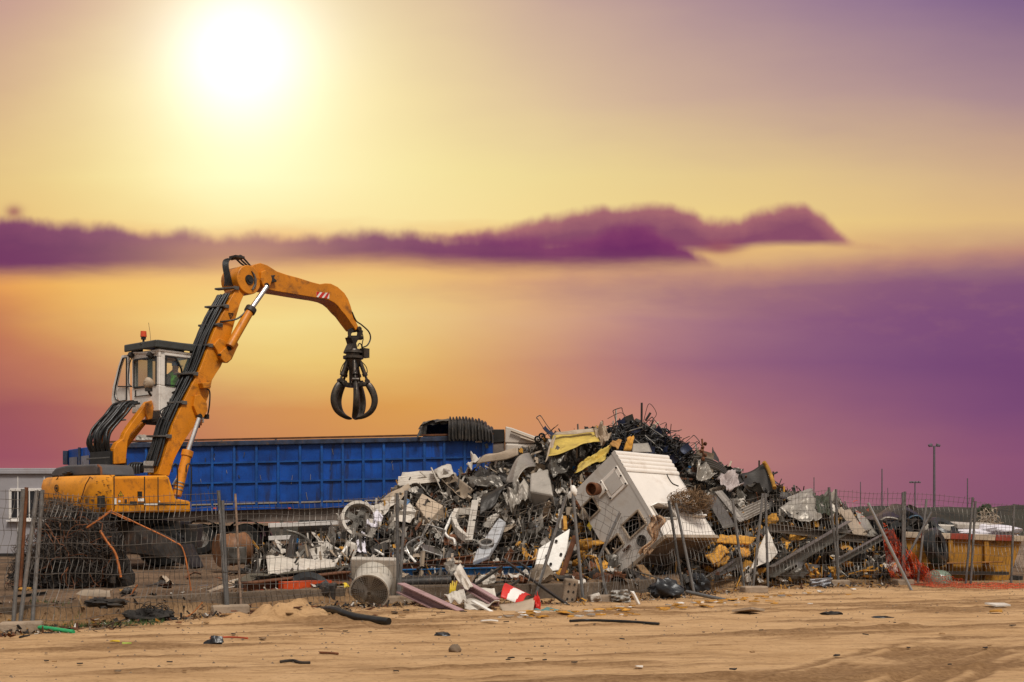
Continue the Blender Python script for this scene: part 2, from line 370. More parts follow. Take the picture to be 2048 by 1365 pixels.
    g2 = math_(nt, 'POWER', .3679, dist(480, 100, 128, 128)); col = addcol(col, g2, (.34, .40, .52))
    g3 = math_(nt, 'POWER', .3679, dist(480, 125, 215, 215)); col = addcol(col, g3, (.16, .22, .30)); g4 = math_(nt, 'POWER', .3679, dist(490, 170, 430, 330)); col = addcol(col, g4, (.10, .115, .06))
    # the rest of the sky (overhead and behind the camera): plain warm overcast light
    z2 = ramp(nt, Z, -.12, .35); amb = mix(nt, z2, AMB_LOW, AMB_HIGH)
    hz = ramp(nt, Z, -.02, .0); col = mix(nt, hz, lin((95, 60, 55)), col)
    front = ramp(nt, Y, .35, .74); fin = mix(nt, front, amb, col)
    bg = nt.nodes.new('ShaderNodeBackground'); L(fin, bg.inputs[0]); bg.inputs[1].default_value = 1.0
    out = nt.nodes.new('ShaderNodeOutputWorld'); L(bg.outputs[0], out.inputs[0])
S_ = 210
SKYROWS = [
 (-10, 120, [(0, (190, 138, 128), S_), (220, (214, 166, 128), S_), (480, (240, 212, 140), S_), (800, (218, 180, 138), S_), (1100, (196, 155, 138), S_), (1450, (166, 128, 136), S_), (1800, (140, 102, 136), S_), (2080, (120, 84, 126), S_)]),
 (190, 110, [(0, (206, 158, 118), S_), (250, (236, 202, 132), S_), (480, (245, 220, 145), S_), (760, (238, 208, 138), S_), (1100, (216, 178, 138), S_), (1450, (196, 156, 134), S_), (1800, (176, 136, 132), S_), (2080, (162, 122, 130), S_)]),
 (355, 80, [(0, (224, 180, 108), S_), (280, (242, 214, 132), S_), (480, (249, 232, 168), S_), (760, (242, 216, 140), S_), (1100, (234, 204, 130), S_), (1450, (226, 190, 122), S_), (1800, (216, 175, 120), S_), (2080, (205, 160, 118), S_)]),
 (440, 45, [(0, (226, 178, 102), S_), (300, (242, 205, 122), S_), (560, (246, 220, 148), S_), (1000, (242, 208, 128), S_), (1400, (234, 196, 116), S_), (1700, (232, 190, 112), S_), (2080, (218, 170, 110), S_)]),
 (500, 34, [(900, (232, 170, 105), S_), (1450, (232, 178, 105), 160), (1700, (228, 172, 105), 160), (2080, (180, 120, 110), 150)]),
 (575, 40, [(-30, (224, 146, 84), 120), (150, (242, 184, 92), 140), (480, (242, 206, 130), S_), (750, (238, 198, 122), S_), (1000, (226, 172, 118), 150), (1250, (208, 150, 118), 150), (1500, (190, 128, 112), 150), (1750, (152, 92, 114), 150), (2080, (118, 66, 114), 160)]),
 (640, 45, [(-30, (186, 105, 84), 110), (150, (232, 172, 90), 140), (460, (246, 222, 145), 200), (720, (240, 212, 138), 200), (960, (226, 176, 122), 150), (1250, (182, 122, 118), 160), (1500, (150, 92, 114), 170), (1750, (124, 70, 113), 170), (2080, (104, 54, 108), 170)]),
 (725, 55, [(-30, (178, 104, 92), 130), (180, (208, 138, 90), 140), (480, (238, 206, 124), 190), (760, (234, 194, 112), 180), (980, (216, 158, 104), 150), (1220, (176, 110, 108), 150), (1480, (134, 76, 112), 170), (1800, (116, 62, 110), 190), (2080, (102, 48, 104), 170)]),
 (820, 60, [(-30, (152, 82, 92), 130), (160, (172, 98, 92), 140), (420, (208, 144, 92), 170), (640, (214, 148, 84), 170), (860, (222, 162, 80), 170), (1080, (204, 135, 92), 160), (1280, (184, 114, 100), 150), (1500, (156, 90, 104), 160), (1780, (128, 68, 108), 180), (2080, (110, 54, 106), 170)]),
 (915, 60, [(-30, (152, 80, 98), 150), (160, (164, 92, 98), 150), (500, (200, 132, 86), 200), (900, (214, 150, 84), 200), (1250, (186, 116, 98), 180), (1500, (172, 106, 102), 160), (1750, (148, 82, 102), 180), (2080, (128, 62, 104), 180)]),
 (1020, 60, [(-30, (160, 84, 90), 200), (500, (180, 110, 90), 300), (1100, (175, 110, 95), 300), (1600, (152, 88, 100), 250), (2080, (120, 60, 100), 250)]),
]
def pale(c, v):
    l = .3*c[0]+.59*c[1]+.11*c[2]; c = tuple(x*1.06 for x in c) if v > 600 else c; k = .13 if v > 520 else (.13 if v > 460 else .10)
    r = [x+(l-x)*k for x in c]; return (min(255, r[0]+6), min(255, r[1]+10), min(255, r[2]+(12 if v < 460 else 8)))
def tone(c, u, v):
    p = pale(c, v); w = max(0, min(1, (1250-u)/250))*(1 if 480 < v < 960 else 0)      # the golden left part stays saturated
    return tuple(p[i]*(1-w)+c[i]*w for i in range(3))
SKYROWS = [(v, sv, [(u, tone(cc, u, v), s_) for u, cc, s_ in pts]) for v, sv, pts in SKYROWS]
AMB_LOW = (.12, .09, .07); AMB_HIGH = (.62, .585, .56)
build_sky()
sl = bpy.data.lights.new('sun', 'SUN'); sl.energy = 2.9; sl.angle = R(14); sl.color = (1, .95, .87)
so = bpy.data.objects.new('sun', sl); COL.objects.link(so); so.location = (0, -10, 40)
sd = Vector((.28, -.62, .95)).normalized(); so.rotation_euler = sd.to_track_quat('Z', 'Y').to_euler()
# ------------------------------------------------------------------ the place: fence line, ground
FL = [(-900, 12.6), (-420, 14.4), (25, 16.6), (454, 19.7), (795, 22.0), (1168, 22.8), (1368, 24.8), (1490, 26.2), (1536, 27.3), (1677, 28.1), (1806, 28.6), (1935, 29.0), (2022, 29.3), (2400, 30.8)]
def fenceY(u): return interp(u, FL)
FX = [((u-CU)/F*Y, Y) for u, Y in FL]; FXx = np.array([a for a, b in FX]); FXy = np.array([b for a, b in FX])
def fenceYx(x): return np.interp(x, FXx, FXy)
YARD = .35
def ground_h(x, y):
    off = y-fenceYx(x)
    wd = np.interp(x, [-20, 2.5, 4.5, 20], [.25, .3, 2.6, 3.2])
    yd = sstep(.12, .12+wd, off)
    s = x*.94+y*.30; t = -x*.30+y*.94
    z = YARD*yd*np.interp(x, [6.5, 10.5], [1, .08])
    near = 1-yd
    z = z+near*(fbm(s*.22, t*.9, 4, 3)*.03+fbm(s*1.0, t*3.2, 4, 8)*.022+fbm(x*4, y*5, 3, 9)*.014)
    rut = np.maximum(0, fbm(s*.30+4, t*2.1, 4, 21)-.12)*1.3+np.maximum(0, fbm(s*.6+9, t*5.5, 3, 27)-.22)*.7                    # ploughed up streaks along the track
    z = z+near*rut*.06*(1+.8*fbm(x*5, y*5, 3, 5))*sstep(0, 2.5, -off)
    z = z+yd*(fbm(x*.8, y*.8, 4, 11)*.08+fbm(x*3.5, y*3.5, 3, 12)*.04)
    z = z+near*sstep(-1.7, -.2, off)*sstep(9, 3, np.abs(x-3))*(.02+.10*fbm(x*1.4, y*1.4, 4, 41))   # loose dirt swept up along the fence
    g = G(575, 1243); z = z+.26*np.exp(-((x-g.x)/.95)**2-((y-g.y)/.35)**2)*(1+1.2*fbm(x*4, y*4, 3, 6))
    tr = np.zeros_like(z)
    for (uu, vv) in (((1560, 1365), (1790, 1292)), ((1690, 1365), (1880, 1300)), ((1850, 1365), (1975, 1300))):
        a = G(*uu); b = G(*vv); dx = (b.x-a.x); dy = (b.y-a.y); l = math.hypot(dx, dy)
        q = ((x-a.x)*dx+(y-a.y)*dy)/l; d = np.abs(((x-a.x)*dy-(y-a.y)*dx)/l-.02*q*q)
        m = sstep(.5, .38, d)*sstep(-1.5, -.3, q)*sstep(5.5, 2.5, q)
        pat = .5+.5*np.sin(d*2*math.pi/.25+.4*np.sin(q*5)); brk = np.clip(.65+1.3*fbm(x*1.3, y*1.3, 3, 61), 0, 1); tr = np.maximum(tr, m*pat*brk); z = z-m*brk*(.006+.022*pat)
    dirty = near*sstep(np.interp(x, [-6, 0, 6], [-1.0, -2.0, -1.6]), -.2, off)*(.75+1.3*fbm(x*2.5, y*2.5, 4, 51)); return z, yd, np.clip(rut*3.4*near+np.maximum(0, dirty)+1.9*tr, 0, 1), tr
GRD = {}
def gz(x, y):
    xs, ys, Z = GRD['g']; i = int(np.clip(np.searchsorted(xs, x)-1, 0, len(xs)-2)); j = int(np.clip(np.searchsorted(ys, y)-1, 0, len(ys)-2))
    f = (x-xs[i])/(xs[i+1]-xs[i]); g = (y-ys[j])/(ys[j+1]-ys[j])
    return float((Z[j, i]*(1-f)+Z[j, i+1]*f)*(1-g)+(Z[j+1, i]*(1-f)+Z[j+1, i+1]*f)*g)
def axis(lo, hi, st, far_lo, far_hi):
    a = list(np.arange(lo, hi, st)); s = st; x = hi; b = []
    while x < far_hi: b.append(x); s *= 1.35; x += s
    b.append(far_hi); s = st; x = lo-st; c = []
    while x > far_lo: c.append(x); s *= 1.35; x -= s
    c.append(far_lo); return np.array(c[::-1]+a+b)
def build_ground():
    xs = axis(-10, 14.5, .055, -3500, 3500); ys = axis(10.4, 31.5, .055, -60, 4500)
    X, Y = np.meshgrid(xs, ys); z, yd, rut, tr = ground_h(X.ravel(), Y.ravel()); nx, ny = len(xs), len(ys)
    far = sstep(60, 200, np.hypot(X.ravel(), Y.ravel())); z = z*(1-far)+.2*far; GRD['g'] = (xs, ys, z.reshape(ny, nx))
    me = bpy.data.meshes.new('ground'); co = np.stack([X.ravel(), Y.ravel(), z], 1).astype(np.float32)
    i = np.arange(nx*ny).reshape(ny, nx); q = np.stack([i[:-1, :-1], i[:-1, 1:], i[1:, 1:], i[1:, :-1]], -1).reshape(-1, 4)
    me.vertices.add(len(co)); me.vertices.foreach_set('co', co.ravel()); me.loops.add(q.size); me.loops.foreach_set('vertex_index', q.ravel().astype(np.int32))
    me.polygons.add(len(q)); me.polygons.foreach_set('loop_start', np.arange(0, q.size, 4, dtype=np.int32)); me.polygons.foreach_set('loop_total', np.full(len(q), 4, np.int32))
    me.update(calc_edges=True); me.polygons.foreach_set('use_smooth', np.ones(len(q), bool))
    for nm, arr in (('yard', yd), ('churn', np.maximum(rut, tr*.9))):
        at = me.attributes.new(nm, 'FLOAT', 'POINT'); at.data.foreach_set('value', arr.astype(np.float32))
    m = bpy.data.materials.new('sandy_ground'); m.use_nodes = True; nt = m.node_tree; bs = nt.nodes['Principled BSDF']
    tc = nt.nodes.new('ShaderNodeTexCoord'); vec = tc.outputs['Object']
    mp = nt.nodes.new('ShaderNodeMapping'); mp.inputs['Rotation'].default_value = (0, 0, -.3); mp.inputs['Scale'].default_value = (.25, 1.6, 1); nt.links.new(vec, mp.inputs[0]); st = mp.outputs[0]
    n1 = noise(nt, vec, .7, 8, .65); n2 = noise(nt, st, 2.1, 10, .7, .6); n3 = noise(nt, vec, 14, 6, .7)
    c = mix(nt, ramp(nt, n1, .3, .7), (.49, .295, .142), (.585, .37, .192))
    c = mix(nt, math_(nt, 'MULTIPLY', ramp(nt, n2, .48, .66), .55), c, (.25, .140, .062)); n5 = noise(nt, st, 7, 8, .7, .3); c = mix(nt, math_(nt, 'MULTIPLY', ramp(nt, n5, .52, .66), .42), c, (.24, .135, .06)); c = mix(nt, math_(nt, 'MULTIPLY', ramp(nt, n5, .46, .32), .35), c, (.60, .40, .225))
    c = mix(nt, math_(nt, 'MULTIPLY', ramp(nt, n3, .52, .70), .55), c, (.18, .088, .034))
    c = mix(nt, math_(nt, 'MULTIPLY', ramp(nt, n3, .45, .25), .35), c, (.56, .36, .19))
    a2 = nt.nodes.new('ShaderNodeAttribute'); a2.attribute_name = 'churn'
    fa = math_(nt, 'MULTIPLY', a2.outputs['Fac'], math_(nt, 'MULTIPLY_ADD', n3, 1.2, .1)); c = mix(nt, fa, c, (.16, .08, .032))
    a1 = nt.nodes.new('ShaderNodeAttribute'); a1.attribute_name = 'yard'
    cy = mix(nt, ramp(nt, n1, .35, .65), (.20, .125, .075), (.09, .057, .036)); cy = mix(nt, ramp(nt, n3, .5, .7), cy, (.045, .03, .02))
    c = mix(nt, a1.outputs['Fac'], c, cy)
    nt.links.new(c, bs.inputs['Base Color']); bs.inputs['Roughness'].default_value = .95; bs.inputs['Specular IOR Level'].default_value = .15
    b = nt.nodes.new('ShaderNodeBump'); b.inputs['Strength'].default_value = .8; b.inputs['Distance'].default_value = .04
    nt.links.new(noise(nt, vec, 30, 8, .75), b.inputs['Height']); nt.links.new(b.outputs[0], bs.inputs['Normal'])
    me.materials.append(m); o = bpy.data.objects.new('ground', me); COL.objects.link(o); o['kind'] = 'structure'
build_ground()
# earth bank along the far edge of the yard
BANKM = mat('bank_grass', (.022, .019, .012), .95, 0, .5, .6, dscale=.8, damt=.6, dcol=(.05, .033, .02), bump=1, bscale=4)
mb = MB()
def bankfn(s, t):
    x = -90+s*260; w = math.sin(math.pi*t); hgt = interp(x, [(-90, .2), (-40, .4), (10, 1.6), (22, 2.35), (60, 2.3), (170, 2.2)])
    n = float(fbm(np.array(x*.3), np.array(t*5.0), 4, 31))
    return (x, 70+t*22+n*1.2, .1+hgt*min(1, w*1.5)+n*.35*min(1, w*2))
mb.grid(bankfn, 420, 16); o = put('earth_bank', mb, BANKM, None, 60); o['kind'] = 'structure'
# far floodlights and bare poles beyond the bank
def far_pole(u, vt, Y, r):
    mb = MB(); b = P(u, HV, Y); top = P(u, vt, Y); mb.cyl((b.x, Y, .2), top, r*1.3, r*.8, 8); return mb, top
for (u, vt, Y, r, lab) in ((1628, 955, 190, .09, 'thin bare pole far off, just right of the scrap heap'), (1721, 964, 210, .09, 'thin far pole rising left of the tallest bare pole'),
        (1764, 938, 200, .12, 'tallest bare pole without lamps on the far horizon'), (1775.5, 976, 230, .08, 'shortest far pole close beside the tallest bare pole'),
        (1935, 957, 200, .11, 'bare pole at the far right beyond the skip')):
    mb, top = far_pole(u, vt, Y, r); single('distant_pole', mb, POLE, lab, 'pole', 'bare poles on the far horizon', 40)
for (u, vt, Y, r, w, lab) in ((1868.5, 893, 190, .17, .62, 'tall floodlight mast with two lamp heads against the purple sky'), (1830, 966, 300, .16, 1.1, 'small distant floodlight mast with several lamps on a crossbar')):
    t = thing('floodlight_mast', lab, 'floodlight', (P(u, HV, Y).x, Y, .2), 0, 'floodlight masts on the horizon'); loc = Vector(t.location)
    mb = MB(); top = P(u, vt, Y)-loc; mb.cyl((0, 0, 0), top, r*1.4, r, 8); put('mast', mb, POLE, t, 40)
    mb = MB(); mb.bar(top+Vector((-w, 0, 0)), top+Vector((w, 0, 0)), .14, .14); put('crossbar', mb, POLE, t)
    for sx in ((-1, 1) if w < 1 else (-1, -.35, .35, 1)):
        mb = MB(); c = top+Vector((sx*w, 0, .18)); mb.box(c, (.62, .35, .36), Euler((.4, sx*.35, 0)).to_matrix()); mb.box(c+Vector((0, -.2, -.05)), (.5, .06, .28)); put('lamp', mb, POLE, t, bevel=.04)
# ------------------------------------------------------------------ site office at the left edge
def site_office():
    Y = 40; x0 = P(-70, 0, Y).x; x1 = P(141, 0, Y).x; loc = Vector((x0, Y, YARD)); t = thing('site_office', 'pale grey portable office cabin with a barred white-framed window, at the left edge', 'office cabin', loc)
    w = x1-x0; zt = P(0, 948, Y).z-YARD; zz = lambda v: P(0, v, Y).z-YARD
    mb = MB(); mb.box((w/2, 1.22, zt/2+.05), (w, 2.4, zt-.1)); put('wall', mb, OFFICE, t, bevel=.02)
    mb = MB(); mb.box((w/2, 1.2, zt+.06), (w+.1, 2.55, .14)); mb.box((w/2, 1.2, zt+.16), (w-.1, 2.3, .06)); put('roof', mb, OFFICE, t, bevel=.02)
    mb = MB(); mb.box((w/2, 1.2, -.03), (w+.04, 2.48, .24)); put('base_frame', mb, DARKG, t)
    for k in range(1, 4):
        mb = MB(); mb.box((w*k/4, .012, zt/2), (.03, .02, zt-.15)); put('wall_seam', mb, WINW, t)
    a = P(21, 0, Y).x-x0; b = P(114, 0, Y).x-x0; z0 = zz(1039); z1 = zz(980); c = (a+b)/2
    wf = MB()
    for (p, q) in (((a, 0, z0), (b, 0, z0)), ((a, 0, z1), (b, 0, z1)), ((a, 0, z0), (a, 0, z1)), ((b, 0, z0), (b, 0, z1))): wf.bar(p, q, .09, .09, (0, 1, 0))
    wf.box((c, -.06, z0-.06), (b-a+.2, .14, .05)); win = put('window', wf, WINW, t, bevel=.01)
    mb = MB(); mb.box((c, .0, (z0+z1)/2), (b-a-.06, .03, z1-z0-.06)); put('pane', mb, DARKGL, win)
    for u in (37, 49, 60, 72, 84, 97):
        mb = MB(); x = P(u, 0, Y).x-x0; mb.cyl((x, -.05, z0), (x, -.05, z1), .022, n=6); put('window_bar', mb, WINW, win)
site_office()
# ------------------------------------------------------------------ blue tipping trailer, its folded cover and the tractor unit
def trailer():
    YA, YB = 42.0, 42.6; loc = Vector((P(600, 0, 42).x, 42.2, YARD))
    t = thing('bulk_trailer', 'long blue ribbed bulk trailer parked behind the orange material handler', 'trailer', loc)
    def at(u, f, out=0.0):       # point on the side: f=0 bottom rail, 1 top rail
        k = (u-185)/800; Yd = YA+(YB-YA)*k
        return P(u, (1017-20*k)+((892-17*k)-(1017-20*k))*f, Yd)+Vector((0, -out, 0))-loc
    bk = Vector((.1, 2.4, 0))
    mb = MB()
    us = [161, 205, 249, 293, 337, 381, 425, 469, 513.5, 557, 600.5, 644, 686, 727, 768, 808.5, 849, 889, 929.5, 966.5, 985]; us[0] = 185
    for i in range(len(us)-1):
        mb.grid(lambda s, q: at(us[i]+(us[i+1]-us[i])*s, q, -.03*math.sin(math.pi*s)*math.sin(math.pi*q)), 5, 5)
    mb.add([at(185, 0), at(185, 1), at(185, 1)+bk, at(185, 0)+bk], [(0, 1, 2, 3)]); mb.add([at(985, 0), at(985, 1), at(985, 1)+bk, at(985, 0)+bk], [(0, 3, 2, 1)])
    mb.add([at(185, 0)+bk, at(985, 0)+bk, at(985, 1)+bk, at(185, 1)+bk], [(0, 1, 2, 3)]); mb.add([at(185, .04), at(985, .04), at(985, .04)+bk, at(185, .04)+bk], [(0, 1, 2, 3)])
    put('side_wall', mb, BLUE, t)
    for u in us[1:-1]:
        mb = MB(); mb.bar(at(u, -.07, .03), at(u, .97, .03), .09, .08, (0, 1, 0)); put('rib', mb, BLUER, t, bevel=.012)
    for f in (.36, .68):
        mb = MB(); mb.bar(at(185, f, .022), at(985, f, .022), .05, .06); put('side_rail', mb, BLUER, t)
    mb = MB(); mb.bar(at(183, .99, .03), at(987, .99, .03), .2, .17); put('top_rail', mb, BLUED, t, bevel=.02)
    mb = MB(); mb.bar(at(183, 1.055, .05), at(987, 1.055, .05), .12, .06); put('top_edge', mb, RUSTY, t)
    mb = MB(); mb.bar(at(185, .015, .035), at(985, .015, .035), .05, .05); put('reflective_strip', mb, PALEG, t)
    mb = MB(); mb.bar(at(185, -.05, 0), at(985, -.05, 0), .12, .16); put('bottom_rail', mb, BLUE, t)
    rs = random.Random(12)
    for k in range(22):
        u = rs.uniform(395, 960); f = rs.uniform(.15, .9); l = rs.uniform(.03, .16); x_ = rs.uniform(-3, 3); mb = MB(); mb.bar(at(u, f, .012), at(u+x_, max(.05, f-l), .012), .012 if k % 3 else .03, .012, (0, 1, 0)); put('scratch', mb, PALEG if k % 3 else BLUED, t)
    mb = MB(); mb.bar(at(951, .93, .045), at(966, .93, .045), .02, .05); mb.bar(at(966, .95, .045), at(966, .6, .045), .05, .02, (0, 1, 0)); put('white_corner_mark', mb, WHITEP, t)
    # open tail doors folded out at the rear
    dr = [P(185, 893, 42)-loc, P(136, 900, 43.6)-loc, P(136, 1018, 43.6)-loc, P(185, 1018, 42)-loc]
    mb = MB(); mb.prism(dr, (.03, .1, 0)); d = put('tail_door', mb, BLUE, t, bevel=.02)
    L2 = lambda a, b, f: a+(b-a)*f
    for (f0, f1) in ((.1, .42), (.58, .9)):
        mb = MB(); q = [L2(L2(dr[0], dr[1], f), L2(dr[3], dr[2], f), g) for f, g in ((f0, .14), (f1, .14), (f1, .9), (f0, .9))]; mb.prism([p+Vector((-.02, -.05, 0)) for p in q], (.0, .04, 0)); put('door_panel', mb, mat('door_grey', (.16, .15, .17), .5, 0, .2, 2), d)
    mb = MB(); mb.bar(L2(dr[0], dr[1], .5)+Vector((0, -.06, .02)), L2(dr[3], dr[2], .5)+Vector((0, -.06, 0)), .08, .08, (0, 1, 0)); put('lock_rod', mb, BLUED, d)
    mb = MB(); mb.box(P(132, 916, 43.6)-loc, (.16, .2, .5)); put('hinge', mb, BLUED, d)
    # chassis
    mb = MB(); mb.bar(P(200, 1033, 42.5)-loc, P(975, 1026, 42.9)-loc, .5, .52); mb.bar(P(200, 1033, 43.9)-loc, P(975, 1026, 44.3)-loc, .3, .5); put('chassis', mb, UNDERB, t)
    mb = MB(); a = P(598, 0, 42).x-loc.x; mb.box((a+.5, .25, .78+.12), (1.15, .5, .66)); put('tool_box', mb, DARKG, t, bevel=.03)
    for (u0, u1, v0, v1) in ((537, 700, 1051.5, 1044.5), (537, 582, 1077, 1075)):
        mb = MB(); mb.bar(P(u0, v0, 42)-loc, P(u1, v1, 42)-loc, .06, .15); put('side_guard', mb, WINW, t, bevel=.01)
    mb = MB(); p = P(563, 1062, 42.05)-loc; mb.box(p, (.12, .06, .75)); put('guard_post', mb, GREYM, t)
    for k, u in enumerate((310, 402, 490)):
        cx = P(u, 0, 42.3).x-loc.x; cz = .55
        for y0 in (.05, 2.0):
            mb = MB(); c = Vector((cx, y0, cz)); mb.lathe(c, (0, 1, 0), [(.29, .02), (.33, -.02), (.5, -.02), (.55, .03), (.56, .15), (.55, .28), (.5, .33), (.3, .33)], 28); w = put('wheel', mb, BLACK, t, 40)
            mb = MB(); mb.lathe(c, (0, 1, 0), [(.30, .03), (.29, .0), (.22, .09), (.2, .14), (.12, .14), (.11, .04), (.0, .03)], 24)
            for q in range(8):
                a = q*math.pi/4; mb.cyl(c+Vector((math.cos(a)*.16, .15, math.sin(a)*.16)), c+Vector((math.cos(a)*.16, .1, math.sin(a)*.16)), .02, n=6)
            put('rim', mb, RIM, w, 40)
        mb = MB(); mb.tube([Vector((cx, .3, cz)), Vector((cx, 2.1, cz))], .09, 8); put('axle', mb, DARKST, t)
        mb = MB()
        mb.grid(lambda s, q: Vector((cx-math.cos(math.pi*(.05+.9*s))*.68, -.06+q*.5, cz+math.sin(math.pi*(.05+.9*s))*.70)), 16, 2); put('mudguard', mb, DARKG, t, 60)
    mb = MB(); a0 = P(285, 0, 42.9)-loc; b0 = P(535, 0, 42.9)-loc; mb.box(((a0.x+b0.x)/2, .95, .78), (b0.x-a0.x, .5, .5)); put('under_shade_box', mb, DARKB, t)  # dark box added to fill the shaded gap under the trailer
    mb = MB(); a0 = P(640, 0, 42.9)-loc; mb.box((a0.x, .6, .62), (.3, .5, .95)); mb.box((a0.x, .5, .12), (.5, .5, .06)); put('under_shade_leg', mb, DARKG, t)  # dark leg shape added to deepen the shade below the chassis
    mb = MB(); a0 = P(720, 0, 42.9)-loc; mb.cyl((a0.x-.8, .5, .75), (a0.x+.8, .5, .75), .22, n=14); put('under_shade_tank', mb, DARKB, t, 40)  # dark tank shape added, also to darken the underside gap
    for u in (579, 430):
        mb = MB(); mb.box(P(u, 1017, 41.95)-loc, (.1, .04, .05)); put('side_marker', mb, LAMPR, t)
    # loose bits of the load sticking over the rim
    for i, (u, v, du, dv) in enumerate(((385, 890, 10, -14), (422, 889, 26, -7), (430, 888, 14, -9), (276, 888, 8, -18), (505, 886, 16, -4), (560, 884, -9, -7), (610, 884, 14, -4))):
        mb = MB(); mb.bar(P(u, v+6, 43.3), P(u+du, v+dv+2, 43.5), .06, .03); single('load_strip', mb, GREYM if i % 2 else BEIGE, 'thin metal offcut poking above the rim of the blue trailer', 'scrap strip', 'offcuts in the blue trailer')
    mb = MB(); mb.blob(P(284, 885, 43.2), (.35, .4, .22), 3, .5); single('load_scrap', mb, PALEG, 'pale crumpled scrap showing over the trailer rim behind the boom', 'scrap')
trailer()
def cover():
    Y = 42.35
    t = thing('trailer_cover', 'black tarpaulin cover bunched in folds at the front end of the blue trailer', 'tarpaulin', P(912, 880, Y))
    loc = Vector(t.location); rs = random.Random(3)
    def arch(a):     # a 0..1 from the near hem over the top to the far side
        y = -.18+2.8*(.5-.5*math.cos(math.pi*a)); z = .98*math.sin(math.pi*min(a*1.02+.02, 1))**.55
        return y, z
    def folds(s, a):
        u = 897+s*90; z_h = interp(s, [(0, 1.0), (.35, 1.02), (.75, .88), (1, .5)])
        y, z = arch(a); k = math.sin(s*math.pi*2*13.5+1.2*a)*.075*(1+.3*math.sin(s*40))
        low = -.14-.1*abs(math.sin(s*37)) if a < .02 else 0
        x = P(u, 0, Y).x-loc.x+.22*(a < .5)*(math.sin(math.pi*min(a*2, 1)))*s*-.3
        return Vector((x, y-k*(1 if a < .45 else .2), z*z_h*.84+(k if a > .25 else 0)+low))
    mb = MB(); mb.grid(folds, 150, 22); put('pleats', mb, TARP, t, 60)
    def flap(s, a):
        u = 836+s*64; y, z = arch(a)
        n = float(fbm(np.array(s*5.0), np.array(a*7.0), 3, 8))
        top = interp(s, [(0, .62), (.12, .86), (.4, .98), (1, 1.0)])
        return Vector((P(u, 0, Y).x-loc.x+(.12*n)-.25*(1-a if a < .5 else 0)*0, max(y, .4 if a < .25 and s > .08 else y)+.1*n, z*top*.86+.12*n-.03))
    mb = MB(); mb.grid(lambda s, a: flap(s, .16+.84*a), 22, 22); put('loose_end', mb, TARP, t, 70)
    mb = MB(); mb.grid(lambda s, a: Vector((flap(s*.2, a).x+.05*math.sin(a*9), flap(s*.2, a).y-.05, flap(s*.2, a).z)), 6, 22); put('rolled_edge', mb, TARP, t, 70)
    mb = MB(); mb.bar(P(972, 888, 42.1)-loc, P(975, 897, 42.1)-loc, .1, .1, (0, 1, 0)); put('strap_end', mb, BLACK, t)
cover()
def tractor_unit():
    Y = 42.9; t = thing('truck', 'pale truck cab with roof deflector half hidden behind the scrap heap', 'truck', (P(1060, 0, Y).x, Y, YARD)); loc = Vector(t.location)
    q = lambda u, v, y=Y: P(u, v, y)-loc
    mb = MB(); mb.prism([q(1010, 886), q(1120, 890), q(1124, 1030), q(1010, 1030)], (0, 2.4, 0)); body = put('cab', mb, TRCAB, t, bevel=.08)
    mb = MB(); mb.prism([q(1011, 853), q(1024, 856), q(1100, 884), q(1100, 888), q(1010, 886)], (0, 2.3, 0)); put('roof_deflector', mb, TRCAB, t, bevel=.04)
    mb = MB(); mb.prism([q(981, 859, Y+.1), q(1009, 859, Y+.1), q(1009, 884, Y+.1), q(981, 887, Y+.1)], (0, 2.1, 0)); put('air_shield', mb, DARKG, t, bevel=.02)
    mb = MB(); mb.prism([q(972, 886, Y+.15), q(1009, 886, Y+.15), q(1009, 925, Y+.15), q(972, 925, Y+.15)], (0, 2.0, 0)); put('cab_back_panel', mb, UNDERB, t)
    mb = MB(); mb.tube([q(1022, 862, Y-.1), q(1090, 887, Y-.1)], .05, 6); mb.tube([q(1040, 875, Y-.1), q(1090, 890, Y-.1)], .035, 6); put('deflector_strut', mb, BEIGE, t)
    mb = MB(); mb.prism([q(1060, 900, Y-.02), q(1108, 900, Y-.02), q(1112, 945, Y-.02), q(1060, 945, Y-.02)], (0, .03, 0)); put('side_window', mb, DARKGL, body)
    for u in (1000, 1100):
        mb = MB(); c = Vector((P(u, 0, Y).x-loc.x, -.02, .52)); mb.lathe(c, (0, 1, 0), [(.0, .05), (.2, .1), (.3, .0), (.5, -.02), (.53, .1), (.53, .3), (.3, .32)], 24); put('wheel', mb, BLACK, t, 40)
tractor_unit()
# ------------------------------------------------------------------ orange material handler
def c1(x, y): return (60+x/3.25, 640+y/3.25)
def c2(x, y): return (380+x/3.69, 490+y/3.69)
def c3(x, y): return (x/3.592, 920+y/3.592)
def c4(x, y): return (420+x/3.1017, 820+y/3.1017)
def c5(x, y): return (720+x/3.1019, 800+y/3.1019)
def c6(x, y): return (1040+x/3.034, 790+y/3.034)
def c7(x, y): return (1500+x/3.4124, 860+y/3.4124)
def c8(x, y): return (120+x/6.4, 860+y/6.4)
MY = 29.0; MO = Vector(((222-CU)/F*MY, MY, YARD)); MA = R(50); fx, fy = math.cos(MA), math.sin(MA); lx, ly = -fy, fx
def B(u, v, y0):                          # on the machine: point in the upright plane y = y0
    p = (u-CU)/F; x = (p*(MO.y+ly*y0)-MO.x-lx*y0)/(fx-p*fy); Y = MO.y+fy*x+ly*y0
    return Vector((x, y0, H-(v-HV)/F*Y-MO.z))
def BX(u, v, x0):                         # on the machine: point in the upright cross plane x = x0
    p = (u-CU)/F; y = (p*(MO.y+fy*x0)-MO.x-fx*x0)/(lx-p*ly); Y = MO.y+fy*x0+ly*y
    return Vector((x0, y, H-(v-HV)/F*Y-MO.z))
def TL_(w):                               # world point to machine frame
    d = Vector(w)-MO; return Vector((d.x*fx+d.y*fy, d.x*lx+d.y*ly, d.z))
